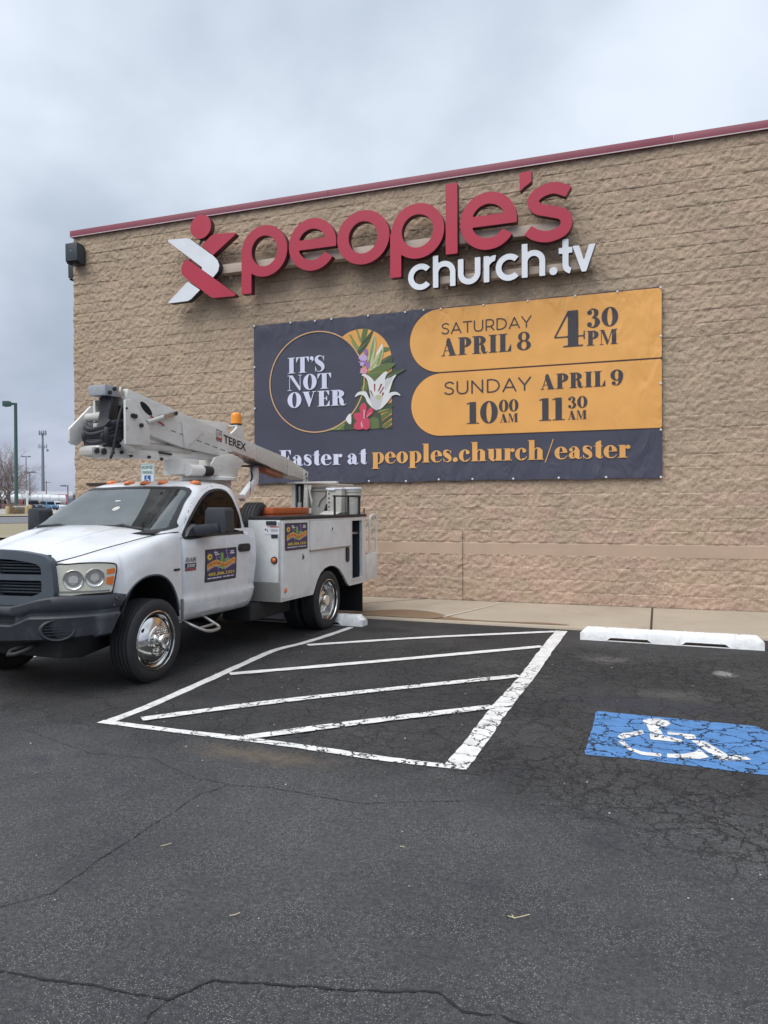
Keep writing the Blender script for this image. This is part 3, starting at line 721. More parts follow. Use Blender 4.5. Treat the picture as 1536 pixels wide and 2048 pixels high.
mst = simple("rust_stain", (0.215, 0.145, 0.085), 0.9, dirt=0.4, dirt_col=(0.33, 0.26, 0.18), scale=2.5); M['stain'] = mst
mb = MB()
add_outline(mb, poly(smoothpts([(-4.6, 10.68), (-3.9, 11.35), (-3.3, 11.25), (-2.75, 10.75), (-2.2, 10.65), (-1.5, 10.72), (-1.2, 10.58), (-2.5, 10.575), (-4.0, 10.61)], 5, True)),
            (-5, 10.3, -1, 11.6), .03, lambda u, w, d: (u, w, .0505))
kind(mb.build('sidewalk_stain', 'stain', None, None))

# ------------------------------------------------------------------ road markings
def jag(pts, amp=0.006, step=0.07):
    out = []
    for i in range(len(pts)):
        a, b = Vector(pts[i]), Vector(pts[(i + 1) % len(pts)]); n = max(1, int((b - a).length / step))
        for k in range(n):
            q = a + (b - a) * (k / n); out.append((q.x + rnd.uniform(-amp, amp), q.y + rnd.uniform(-amp, amp)))
    return out
def strip(center, w):
    c = smoothpts(center, 8); L_, R_ = [], []
    for i in range(len(c)):
        d = Vector(c[min(i + 1, len(c) - 1)]) - Vector(c[max(i - 1, 0)]); d.normalize()
        ww = w * (1 + rnd.uniform(-.07, .07)) / 2
        L_.append((c[i][0] - d.y * ww, c[i][1] + d.x * ww)); R_.append((c[i][0] + d.y * ww, c[i][1] - d.x * ww))
    return L_ + R_[::-1]
def flat(name, outline, z, mat):
    xs = [p[0] for p in outline]; ys = [p[1] for p in outline]
    mb = MB(); add_outline(mb, poly(outline), (min(xs) - .02, min(ys) - .02, max(xs) + .02, max(ys) + .02), .025, lambda u, w, d: (u, w, z), run=40)
    return kind(mb.build(name, mat, None, None))
lines = [
 (strip([(-4.09, 4.86), (-4.08, 5.35), (-4.14, 6.3), (-4.20, 7.1), (-4.25, 7.9), (-4.14, 8.45), (-4.07, 9.1), (-4.035, 9.76)], .10), .004),
 (strip([(-1.24, 4.74), (-1.235, 5.4), (-1.245, 6.3), (-1.225, 7.5), (-1.235, 9.0), (-1.23, 10.36)], .155), .005),
 (strip([(-4.15, 4.845), (-3.5, 4.83), (-2.5, 4.81), (-1.7, 4.75), (-1.165, 4.755)], .085), .0065),
 (strip([(-4.02, 8.33), (-2.77, 9.32), (-1.30, 10.27)], .12), .008), (strip([(-4.07, 6.64), (-2.85, 7.72), (-1.31, 9.14)], .125), .0095),
 (strip([(-3.87, 5.0), (-3.09, 5.85), (-2.25, 6.64), (-1.30, 7.49)], .115), .011), (strip([(-2.86, 4.82), (-2.25, 5.42), (-1.31, 6.27)], .115), .0125),
 (strip([(-6.75, 5.9), (-6.70, 6.55), (-6.66, 8.0), (-6.62, 9.7)], .11), .004), (strip([(1.55, 4.75), (1.56, 7.5), (1.55, 10.2)], .11), .004)]
for o_, z_ in lines: flat('painted_line', jag(o_, .004), z_, 'line')
flat('blue_square', jag([(-.484, 6.428), (.30, 6.40), (.69, 6.385), (.755, 6.30), (.79, 5.25), (.40, 5.262), (-.09, 5.30), (-.476, 5.285)], .008), .004, 'blue_paint')
SYM = [[(-.123, 6.254), (-.082, 6.316), (.003, 6.345), (.068, 6.292), (.082, 6.218), (.049, 6.13), (-.009, 6.11), (-.079, 6.117), (-.11, 6.18)],
 [(-.098, 6.179), (-.007, 6.142), (.025, 5.923), (-.062, 5.935)], [(-.068, 5.91), (.025, 5.902), (.156, 5.83), (.171, 5.776), (.068, 5.76), (-.058, 5.764)],
 [(.054, 6.009), (.244, 5.982), (.251, 5.891), (.189, 5.849), (.148, 5.937), (.059, 5.927)], [(.211, 5.837), (.308, 5.843), (.426, 5.593), (.545, 5.582), (.574, 5.523), (.426, 5.455), (.376, 5.445)],
 [(-.285, 5.758), (-.258, 5.859), (-.202, 5.887), (-.168, 5.933), (-.118, 5.984), (-.105, 5.891), (-.187, 5.792), (-.251, 5.697)],
 [(-.288, 5.664), (-.239, 5.67), (-.189, 5.525), (-.113, 5.46), (.013, 5.457), (.012, 5.387), (-.112, 5.389), (-.198, 5.467)],
 [(.049, 5.469), (.147, 5.496), (.237, 5.581), (.257, 5.661), (.314, 5.484), (.256, 5.43), (.135, 5.405), (.051, 5.386)]]
sm = U(*[poly(q) for q in SYM]); mb = MB()
add_outline(mb, sm, (-.32, 5.36, .60, 6.37), .012, lambda u, w, d: (u, w, .008)); kind(mb.build('wheelchair_symbol', 'sym_paint', None, None))

# open cracks: jagged ribbons in the asphalt
def crack(path, w):
    pts = []
    for i in range(len(path) - 1):
        a, b = Vector((*path[i], 0)), Vector((*path[i + 1], 0)); n = max(2, int((b - a).length / .018))
        for k in range(n): pts.append(a + (b - a) * k / n)
    c = []; ox = oy = 0.0
    for p in pts:
        ox = ox * .86 + rnd.uniform(-.005, .005); oy = oy * .86 + rnd.uniform(-.005, .005); c.append((p.x + ox, p.y + oy))
    rows = []
    for i, p in enumerate(c):
        d = Vector(c[min(i + 1, len(c) - 1)]) - Vector(c[max(i - 1, 0)])
        if d.length < 1e-6: d = Vector((1, 0))
        d.normalize(); ww = w * rnd.uniform(.25, 1.0) * (1 if 2 < i < len(c) - 3 else .3)
        if rnd.random() < .06: ww *= .15
        rows.append([(p[0] - d.y * ww, p[1] + d.x * ww, .004), (p[0] + d.y * ww, p[1] - d.x * ww, .004)])
    mb = MB(); mb.grid(rows); kind(mb.build('asphalt_crack', 'crack', None, None))
crack([(-2.6, 2.06), (-2.265, 2.108), (-2.015, 2.135), (-1.585, 2.186), (-1.499, 2.333), (-1.266, 2.386), (-1.021, 2.443), (-.86, 2.49), (-.719, 2.53), (-.62, 2.47), (-.5, 2.49), (-.33, 2.45), (-.1, 2.40)], .0075)
crack([(-1.585, 2.186), (-1.6, 2.1), (-1.558, 1.95)], .007)
crack([(-2.75, 2.35), (-2.632, 2.453), (-2.505, 2.63), (-2.53, 2.946), (-2.53, 3.369), (-2.54, 3.81), (-2.475, 4.0), (-2.2, 4.05), (-1.6, 4.0), (-1.0, 4.25)], .0038)
crack([(-2.475, 4.0), (-2.72, 4.02), (-3.2, 4.25), (-3.7, 4.2), (-4.6, 4.5)], .003)
crack([(-.4, 4.35), (-.1, 4.15), (.25, 4.3), (.6, 4.05), (1.2, 4.1)], .0035)
crack([(-.2, 4.95), (.1, 4.72), (.35, 4.85), (.7, 4.55), (1.3, 4.6)], .003)
crack([(.3, 4.8), (.28, 4.5), (.42, 4.28), (.36, 4.05)], .0035)
crack([(.62, 4.55), (.66, 4.3), (.58, 4.05)], .0035)
# chips and straw lying about
mb = MB()
for k in range(100):
    x = rnd.uniform(-4.5, 1.6); y = rnd.uniform(1.9, 8.5); s = rnd.uniform(.002, .0055) * (1.0 if y < 4 else 1.4)
    mb.lathe([(0.0, -.2 * s), (s, 0), (.7 * s, .6 * s), (0, .9 * s)], 'z', 5, 0, (x, y, .003))
kind(mb.build('loose_chips', 'pebble', None, 60), 'stuff', 'scattered pale stone chips on the asphalt')
def straw(x, y, segs, lab):
    mb = MB()
    for s in segs: mb.tube([(x + a, y + b, .006 + .003 * i) for i, (a, b) in enumerate(s)], .0016, 5)
    tag(mb.build('straw', 'straw', None, 60), lab, 'straw', 'bits of straw on the asphalt')
straw(-.557, 3.09, [[(-.03, .005), (0, -.008), (.055, .035)], [(0, -.008), (-.015, .012)]], 'forked straw stalk on the open asphalt, right of the middle')
straw(-1.66, 2.72, [[(-.012, -.006), (.01, .004), (.022, .02)]], 'short bent straw stalk above the fork of the long crack')
straw(-2.32, 3.17, [[(-.02, -.01), (.0, .0), (.02, .022)]], 'straw stalk beside the crack that climbs towards the truck')
straw(-1.2, 3.55, [[(-.012, .004), (.014, -.004)]], 'tiny straw stalk in the middle of the drive lane')

# ------------------------------------------------------------------ channel-letter signs
def letter(parent, f, box, y, depth, mats, name='letter', res=.018):
    mb = MB(); add_outline(mb, f, box, res, on_wall(y), depth, 0, 1, run=60)
    return mb.build(name, mats, parent, 40, True)
RED = ['sign_red', 'sign_side']; WHT = ['sign_white', 'sign_side_w']
LY, LD = 12.45, .135
sg = thing('wall_sign', 'large raised red letters spelling people\'s on a beige rail high on the wall', 'sign', (-4.5, WY, 6.3)); 
def rel(o, root):
    o.parent = root; o.matrix_parent_inverse = Matrix.Translation(-root.location); return o
def cut_e(cx, cz, r):      # opening of a lower-case e
    bb = cz - .08 * r / .47
    return poly([(cx + .123 * r / .47, bb), (cx + .84 * r * 1.9, cz - .545 * r * 1.9), (cx + 3 * r, cz - .5 * r), (cx + 3 * r, bb)])
def e_shape(cx, cz, r, ri, ry=None):
    ry = ry or r
    return D(U(D(ell(cx, cz, r, ry), ell(cx, cz, ri)), I(rect(cx - r, cz - .08 * r / .47, cx + r, cz + .095 * r / .47), ell(cx, cz, r, ry))), cut_e(cx, cz, r))
def p_shape(cx, cz, r, ri, x0, x1, zb): return U(D(ell(cx, cz, r, .472), ell(cx, cz, ri, .283)), rect(x0, zb, x1, cz))
def P_(f, box): rel(letter(None, f, box, LY, LD, RED), sg)
P_(p_shape(-6.845, 6.41, .475, .267, -7.325, -7.118, 5.655), (-7.45, 5.55, -6.3, 6.95))
P_(e_shape(-5.868, 6.41, .47, .282), (-6.4, 5.85, -5.3, 6.95))
P_(D(ell(-4.886, 6.415, .492, .473), ell(-4.888, 6.415, .272, .282)), (-5.45, 5.85, -4.3, 6.95))
P_(p_shape(-3.885, 6.40, .475, .282, -4.38, -4.18, 5.645), (-4.5, 5.55, -3.3, 6.95))
P_(rect(-3.383, 5.935, -3.18, 7.12), (-3.5, 5.8, -3.1, 7.2))
P_(e_shape(-2.655, 6.41, .475, .283), (-3.2, 5.85, -2.1, 6.95))
P_(poly([(-2.14, 7.12), (-1.94, 7.13), (-1.94, 6.955), (-1.99, 6.92), (-2.05, 6.885), (-2.13, 6.815)]), (-2.2, 6.75, -1.85, 7.2))
sp = smoothpts([(-1.22, 6.62), (-1.36, 6.71), (-1.58, 6.80), (-1.80, 6.755), (-1.915, 6.64), (-1.85, 6.505), (-1.64, 6.43), (-1.44, 6.355), (-1.385, 6.22), (-1.46, 6.09), (-1.67, 6.03), (-1.87, 6.075), (-2.0, 6.165), (-2.12, 6.26)], 8)
P_(I(cap(sp, .092), poly([(-1.31, 6.775), (-1.41, 6.615), (-1.41, 6.52), (-1.1, 6.52), (-1.1, 5.8), (-1.7, 5.8), (-2.06, 6.10), (-1.94, 6.235), (-1.94, 6.3), (-2.2, 6.4), (-2.2, 7.0), (-1.31, 7.0)])), (-2.2, 5.85, -1.2, 6.95))
def race(root, x0, x1, z0, z1, y0):
    mb = MB(); mb.box(x0, x1, y0, WY - .04, z0, z1, .004)
    rel(mb.build('raceway', 'raceway', None, 35), root)
    n = max(3, int((x1 - x0) / 1.1))
    for k in range(n):
        mb = MB(); x = x0 + .12 + (x1 - x0 - .24) * k / (n - 1)
        mb.box(x - .025, x + .025, WY - .09, WY - .01, z0 - .07, z0 - .002, .004); mb.cyl((x, WY - .09, z0 - .04), (x, WY - .10, z0 - .04), .012, 8)
        rel(mb.build('mounting_bracket', 'raceway', None, 35), root)
race(sg, -7.85, -1.42, 6.135, 6.305, LY + LD + .002)
em = thing('emblem_sign', 'red and white striding figure emblem with a round head, left of the red letters', 'sign', (-8.2, WY, 6.4))
def E_(f, box, mats, nm, dy=0.0): rel(letter(None, f, box, LY + dy, LD, mats, nm), em)
E_(ell(-8.21, 7.03, .228), (-8.5, 6.7, -7.9, 7.3), RED, 'head')
E_(poly([(-8.96, 6.85), (-8.93, 6.87), (-8.52, 6.85), (-8.44, 6.82), (-7.93, 6.44), (-7.84, 6.35), (-7.80, 6.25), (-7.83, 6.14), (-7.94, 6.035), (-8.19, 6.215), (-8.18, 6.25), (-8.20, 6.27)]), (-9.1, 6.0, -7.7, 6.95), WHT, 'upper_limb', -.004)
E_(poly([(-8.205, 6.665), (-8.0, 6.83), (-7.90, 6.86), (-7.47, 6.83), (-7.45, 6.80), (-7.955, 6.46), (-8.04, 6.54)]), (-8.3, 6.4, -7.4, 6.95), RED, 'arm', .012)
E_(poly([(-8.52, 6.455), (-8.62, 6.38), (-8.655, 6.28), (-8.64, 6.18), (-8.57, 6.10), (-8.01, 5.68), (-7.94, 5.65), (-7.48, 5.64), (-7.455, 5.67), (-8.175, 6.205), (-8.215, 6.235)]), (-8.8, 5.55, -7.4, 6.55), RED, 'lower_limb', .004)
E_(poly([(-8.515, 6.02), (-8.24, 5.835), (-8.44, 5.68), (-8.52, 5.65), (-8.94, 5.645), (-8.96, 5.67)]), (-9.1, 5.55, -8.1, 6.1), WHT, 'foot', .012)
mb = MB(); mb.cyl((-8.21, WY - .02, 6.95), (-8.21, LY + LD, 6.95), .04); rel(mb.build('standoff', 'sign_side_w', None, 35), em)
mb = MB(); mb.cyl((-8.2, WY - .02, 6.35), (-8.2, LY + LD, 6.35), .05); rel(mb.build('standoff', 'sign_side_w', None, 35), em)
mb = MB(); mb.bar((-8.27, LY + .06, 6.72), (-8.2, LY + .06, 6.84), .03, .03)
rel(mb.build('standoff', 'sign_side_w', None, 35), em)
ch = thing('wall_sign', 'small raised white letters spelling church.tv under the red letters', 'sign', (-2.5, WY, 5.6))
CY, CD = 12.50, .11
def C_(f, box): rel(letter(None, f, box, CY, CD, WHT, res=.012), ch)
def c_shape(cx, cz, r, ri, t): return D(D(ell(cx, cz, r), ell(cx, cz, ri)), poly([(cx, cz), (cx + 2 * r * math.cos(t), cz + 2 * r * math.sin(t)), (cx + 2 * r * math.cos(t), cz - 2 * r * math.sin(t))]))
C_(c_shape(-3.845, 5.625, .225, .128, .72), (-4.2, 5.3, -3.5, 5.95))
def h_shape(x0, x1, z0, zt, zx):
    r = (x1 - x0) / 2; cx = (x0 + x1) / 2; w = .094
    return U(rect(x0, z0, x0 + w, zt), rect(x1 - w, z0, x1, zx - r), I(D(ell(cx, zx - r, r), ell(cx, zx - r, r - w)), rect(x0, zx - r, x1, zx + 1)))
C_(h_shape(-3.625, -3.23, 5.41, 5.955, 5.85), (-3.7, 5.3, -3.1, 6.05))
C_(U(rect(-3.185, 5.60, -3.09, 5.845), rect(-2.895, 5.60, -2.80, 5.845), I(D(ell(-2.9925, 5.60, .1925), ell(-2.9925, 5.60, .0975)), rect(-3.3, 5.2, -2.7, 5.60))), (-3.3, 5.3, -2.7, 5.95))
C_(U(rect(-2.745, 5.41, -2.65, 5.845), D(D(ell(-2.545, 5.65, .2), ell(-2.545, 5.65, .107)), poly([(-2.545, 5.65), (-2.545, 5.2), (-2.1, 5.2), (-2.1, 6.1), (-2.49, 6.1)])) if False else I(D(ell(-2.545, 5.648, .2), ell(-2.545, 5.648, .105)), poly([(-2.8, 5.648), (-2.56, 5.72), (-2.525, 5.9), (-2.8, 5.9)]))), (-2.85, 5.3, -2.4, 5.95))
C_(c_shape(-2.32, 5.62, .222, .126, .78), (-2.65, 5.3, -2.0, 5.95))
C_(h_shape(-2.11, -1.73, 5.42, 5.97, 5.855), (-2.2, 5.3, -1.6, 6.05))
C_(ell(-1.60, 5.478, .064), (-1.75, 5.35, -1.45, 5.6))
C_(U(rect(-1.455, 5.55, -1.36, 5.97), rect(-1.515, 5.742, -1.30, 5.836), I(cap(smoothpts([(-1.4075, 5.58), (-1.40, 5.52), (-1.365, 5.475), (-1.27, 5.43)], 6), .047), poly([(-1.5, 5.6), (-1.3, 5.6), (-1.31, 5.51), (-1.345, 5.40), (-1.5, 5.4)]))), (-1.6, 5.3, -1.2, 6.05))
C_(poly([(-1.298, 5.845), (-1.195, 5.845), (-1.12, 5.60), (-1.04, 5.845), (-.94, 5.845), (-1.085, 5.42), (-1.155, 5.42)]), (-1.4, 5.3, -.85, 5.95))
race(ch, -3.56, -1.0, 5.50, 5.625, CY + CD + .002)

# ------------------------------------------------------------------ fat-face and thin lettering for the banner
H_ = .040
def ser(x0, x1, y, up=False): return rect(x0, y, x1, y + H_) if not up else rect(x0, y - H_, x1, y)
def tri(*p): return poly(p)
def ring2(cx, cy, rx, ry, ix, iy): return D(ell(cx, cy, rx, ry), ell(cx, cy, ix, iy))
XH = .665
def vs(pts, rs): return cap(*smoothpts(pts, 6, r=rs))
G = {}
def gl(c, adv, f): G[c] = (adv, f)
gl('I', .52, U(rect(.11, 0, .41, 1), ser(0, .52, 0), ser(0, .52, 1, True)))
gl('T', .86, U(rect(.28, 0, .58, 1), rect(0, .955, .86, 1), tri((0, 1), (0, .66), (.025, .66), (.18, .96)), tri((.86, 1), (.86, .66), (.835, .66), (.68, .96)), ser(.17, .69, 0)))
gl('N', .96, U(rect(.12, 0, .16, .97), ser(0, .28, 0), tri((0, 1), (.33, 1), (.84, .16), (.84, 0), (.76, 0), (.12, .96), (0, .96)), rect(.80, 0, .84, 1), ser(.70, .94, 1, True)))
O_ = ring2(.43, .5, .43, .515, .135, .47); gl('O', .86, O_)
gl('V', .86, U(tri((.06, 1), (.38, 1), (.56, .36), (.44, 0), (.40, 0)), tri((.40, 0), (.45, 0), (.74, 1), (.69, 1)), ser(0, .46, 1, True), ser(.60, .86, 1, True)))
Eb = U(rect(.11, 0, .41, 1), rect(0, 0, .74, H_), rect(0, 1 - H_, .72, 1), rect(.4, .48, .58, .52), tri((.72, 1), (.72, .68), (.70, .68), (.56, .965)), tri((.75, 0), (.75, .34), (.725, .34), (.56, .035)), tri((.60, .34), (.60, .66), (.575, .66), (.50, .5), (.575, .34)))
gl('E', .76, Eb)
bowlR = I(D(ell(.40, .745, .40, .255), ell(.36, .745, .14, .215)), rect(.38, 0, 2, 2))
gl('R', .92, U(rect(.11, 0, .41, 1), ser(0, .52, 0), rect(0, .96, .45, 1), rect(.38, .49, .46, .53), bowlR, vs([(.50, .50), (.60, .42), (.64, .25), (.68, .09), (.80, .02), (.90, .09)], [.02, .09, .13, .10, .025, .015])))
gl('P', .82, U(rect(.11, 0, .41, 1), ser(0, .54, 0), rect(0, .96, .45, 1), rect(.38, .43, .46, .47), I(D(ell(.40, .715, .41, .285), ell(.36, .715, .145, .245)), rect(.38, 0, 2, 2))))
gl('A', .96, U(tri((.09, 0), (.14, 0), (.45, .96), (.40, .96)), tri((.37, 1.01), (.52, 1.01), (.88, 0), (.54, 0), (.30, .80)), rect(.2, .28, .6, .315), ser(0, .25, 0), ser(.44, .96, 0)))
gl('L', .74, U(rect(.11, 0, .41, 1), ser(0, .54, 1, True), rect(0, 0, .73, H_), tri((.74, 0), (.74, .40), (.715, .40), (.54, .035))))
gl('M', 1.22, U(rect(.11, 0, .15, .97), ser(0, .27, 0), tri((0, 1), (.30, 1), (.60, .2), (.54, 0), (.48, 0), (.12, .96), (0, .96)), tri((.50, 0), (.55, 0), (.86, 1), (.81, 1)), rect(.82, 0, 1.11, 1), ser(.72, 1.22, 0), rect(.8, .96, 1.2, 1)))
sS = lambda k: U(vs([(.60, .78 * k), (.55, .90 * k), (.42, .985 * k), (.26, .97 * k), (.14, .85 * k), (.17, .68 * k), (.34, .54 * k), (.50, .40 * k), (.56, .22 * k), (.46, .055 * k), (.30, .012 * k), (.16, .07 * k), (.08, .24 * k)],
   [.018, .022, .022, .05, .10, .13, .145, .135, .10, .045, .018, .018, .018]), rect(.60, .66 * k, .635, 1.0 * k), rect(.05, 0, .085, .34 * k))
gl('S', .70, sS(1.0))
gl("'", .26, U(ell(.12, .88, .12, .12), vs([(.20, .90), (.215, .78), (.13, .66)], [.05, .04, .015])))
gl('8', .70, U(ring2(.35, .745, .29, .27, .11, .225), ring2(.35, .265, .35, .28, .135, .225)))
gl('9', .72, U(ring2(.35, .655, .35, .355, .11, .30), vs([(.56, .68), (.57, .45), (.50, .16), (.36, .02), (.22, .03)], [.13, .12, .07, .025, .02]), ell(.18, .15, .115)))
gl('3', .68, U(ell(.15, .80, .12), vs([(.10, .86), (.22, .97), (.36, .96), (.47, .82), (.45, .65), (.30, .535)], [.02, .022, .045, .11, .09, .02]), vs([(.28, .53), (.46, .46), (.53, .28), (.46, .10), (.30, .012), (.12, .07)], [.02, .07, .13, .09, .025, .02]), ell(.14, .17, .12)))
gl('0', .80, ring2(.40, .5, .40, .515, .125, .47)); gl('1', .58, U(rect(.14, 0, .44, 1), ser(0, .58, 0), tri((0, .90), (0, .94), (.18, 1.0), (.3, 1), (.14, .93))))
gl('4', .90, U(rect(.40, 0, .70, 1), tri((0, .30), (.04, .27), (.44, .96), (.44, 1.0), (.40, 1)), rect(.0, .265, .87, .30), rect(.85, .18, .885, .43), ser(.26, .84, 0)))
ball = lambda x, y, r=.09: ell(x, y, r)
gl('a', .66, U(vs([(.10, .50), (.18, .62), (.30, .645), (.40, .58), (.43, .44)], [.02, .02, .022, .06, .12]), ball(.14, .49), rect(.30, .10, .56, .46), vs([(.32, .40), (.18, .33), (.14, .18), (.20, .05), (.34, .08)], [.02, .05, .11, .05, .018]), vs([(.43, .14), (.50, .03), (.58, .02), (.66, .10)], [.12, .04, .025, .015])))
gl('s', .50, (lambda f: (lambda X, Y: f(X * 1.38, Y)))(sS(XH)))
gl('t', .46, U(rect(.11, .10, .38, .84), tri((.11, .84), (.38, .84), (.38, .93), (.30, .93)), rect(0, XH - .035, .46, XH), vs([(.245, .15), (.30, .04), (.38, .02), (.46, .12)], [.13, .05, .022, .015])))
gl('e', .64, U(D(ring2(.32, .33, .32, .345, .085, .30), rect(.32, .05, 1, .335)), rect(.2, .335, .60, .37), vs([(.62, .18), (.50, .04), (.34, 0.005)], [.016, .02, .022])))
gl('r', .58, U(rect(.08, 0, .36, XH), ser(0, .46, 0), rect(0, XH - .035, .2, XH), vs([(.34, .46), (.40, .60), (.48, .645), (.56, .60)], [.02, .02, .022, .03]), ball(.49, .55, .10)))
gl('p', .74, U(rect(.08, -.30, .36, XH), ser(0, .46, -.30), rect(0, XH - .035, .2, XH), I(ring2(.40, .33, .33, .345, .10, .30), rect(.30, -1, 2, 2))))
gl('o', .66, ring2(.33, .33, .33, .345, .09, .30)); gl('l', .44, U(rect(.08, 0, .36, 1.08), ser(0, .44, 0), rect(0, 1.045, .2, 1.08))); gl('.', .32, ell(.15, .115, .135))
gl('c', .60, U(D(ring2(.32, .33, .32, .345, .09, .30), rect(.33, .1, 1, .53)), ball(.47, .50, .10), vs([(.60, .20), (.48, .05), (.34, .005)], [.016, .02, .022])))
gl('h', .84, U(rect(.08, 0, .36, 1.08), rect(0, 1.045, .2, 1.08), ser(0, .43, 0), rect(.50, 0, .77, .47), ser(.44, .84, 0), vs([(.34, .48), (.42, .62), (.54, .63), (.63, .48)], [.02, .022, .04, .135])))
gl('u', .82, U(rect(.08, .18, .36, XH), rect(0, XH - .035, .2, XH), rect(.48, 0, .76, XH), rect(.42, XH - .035, .6, XH), rect(.6, 0, .82, .035), vs([(.22, .20), (.28, .05), (.38, .02), (.50, .12)], [.135, .06, .03, .02])))
gl('/', .46, tri((0, -.16), (.05, -.16), (.46, 1.1), (.41, 1.1))); gl(' ', .28, None)
G2 = {}
tk = .05
def g2(c, adv, f): G2[c] = (adv, f)
g2('S', .72, cap(smoothpts([(.62, .84), (.50, .93), (.34, .95), (.15, .87), (.10, .72), (.20, .58), (.36, .52), (.52, .45), (.62, .30), (.56, .12), (.38, .05), (.20, .08), (.07, .18)], 5), tk))
g2('A', .92, U(cap([(.06, .03), (.46, .95), (.86, .03)], tk), cap([(.18, .31), (.74, .31)], tk))); g2('T', .80, U(cap([(.05, .95), (.75, .95)], tk), cap([(.40, .95), (.40, .04)], tk)))
g2('U', .88, cap(smoothpts([(.08, .96), (.08, .6), (.09, .30), (.20, .10), (.42, .045), (.64, .10), (.75, .30), (.76, .6), (.76, .96)], 5), tk))
g2('R', .80, U(cap([(.08, .04), (.08, .95)], tk), cap(smoothpts([(.08, .95), (.40, .95), (.62, .86), (.68, .65), (.60, .45), (.40, .36), (.08, .36)], 5), tk), cap([(.46, .36), (.70, .04)], tk)))
g2('D', .92, U(cap([(.08, .05), (.08, .95)], tk), cap(smoothpts([(.08, .95), (.40, .95), (.68, .82), (.82, .5), (.68, .18), (.40, .05), (.08, .05)], 5), tk)))
g2('Y', .80, U(cap([(.04, .96), (.40, .42), (.76, .96)], tk), cap([(.40, .42), (.40, .04)], tk))); g2('N', .92, cap([(.08, .04), (.08, .95), (.76, .06), (.76, .96)], tk))
def line_text(mb, s, x0, x1, zb, hgt, y, font=G, gap=.055, mi=0):
    tot = sum(font[c][0] for c in s) + gap * (len(s) - 1); k = (x1 - x0) / tot; x = x0
    for c in s:
        adv, f = font[c]
        if f is not None:
            X0 = x
            add_outline(mb, f, (-.12, -.36, adv + .12, 1.2), .024, lambda u, w, d, X0=X0: (X0 + u * k, y, zb + w * hgt), run=30, mi=mi)
        x += (adv + gap) * k

# ------------------------------------------------------------------ banner
BYF = 12.735
ban = thing('banner', 'wide navy and gold event banner with a white lily, fixed to the block wall', 'banner', (-3.6, WY, 2.1))
def bn(mb, name, mats, sm=None): return rel(mb.build(name, mats, None, sm), ban)
mb = MB(); nu = 240
def edge_z(x, top):
    s = abs(math.sin((x + 7.2) * math.pi / (.80 if top else 1.0)))
    return (5.128 - .012 * s - .004 * math.sin(x * 2.1)) if top else (2.108 + .016 * s + .006 * math.sin(x * 1.7))
rows = []
for j in range(25):
    t = j / 24; row = []
    for i in range(nu + 1):
        x = -7.235 + 7.285 * i / nu; a = edge_z(x, False); b = edge_z(x, True)
        row.append((x, BYF - .004 * math.sin(x * 3.1 + t * 5) * (t * (1 - t) * 4) * .3, a + (b - a) * t))
    rows.append(row)
mb.grid(rows); mb.grid([[(p[0], p[1] + .012, p[2]) for p in r] for r in rows])
rim = rows[0] + [r[-1] for r in rows] + rows[-1][::-1] + [r[0] for r in rows][::-1]
mb.grid([rim, [(p[0], p[1] + .012, p[2]) for p in rim]])
bn(mb, 'cloth', 'navy', 60)
W_ = on_wall
mb = MB()
pill = lambda z0, z1, x0: U(ell(x0 + (z1 - z0) / 2, (z0 + z1) / 2, (z1 - z0) / 2), rect(x0 + (z1 - z0) / 2, z0, .046, z1))
for z0, z1, x0 in ((4.012, 5.103, -4.115), (2.905, 3.985, -4.095)):
    add_outline(mb, grow(pill(z0, z1, x0), .012), (-4.3, z0 - .1, .049, min(z1 + .03, 5.114)), .02, W_(BYF - .006), mi=1, run=20)
    add_outline(mb, pill(z0, z1, x0), (-4.3, z0 - .1, .049, z1 + .1), .02, W_(BYF - .009), run=20)
bn(mb, 'gold_panel', ['gold', 'brown'])
mb = MB()
circ = ell(-5.935, 3.98, .965, .935)
add_outline(mb, D(circ, ell(-5.935, 3.98, .943, .914)), (-7.1, 2.9, -4.8, 5.1), .012, W_(BYF - .013)); bn(mb, 'circle_outline', 'goldline')
arch = D(U(ell(-5.06, 4.28, .60), rect(-5.66, 3.075, -4.46, 4.28)), circ)
mb = MB(); add_outline(mb, I(arch, rect(-5.5, 3, -4, 5)), (-5.75, 3.0, -4.4, 4.95), .012, W_(BYF - .006))
fm = ['gold'] + ['f_' + k for k in ('leaf', 'leaf_dark', 'leaf_pale', 'lily', 'lily_shade', 'bud', 'purple', 'lilac', 'rose', 'red', 'stamen')]
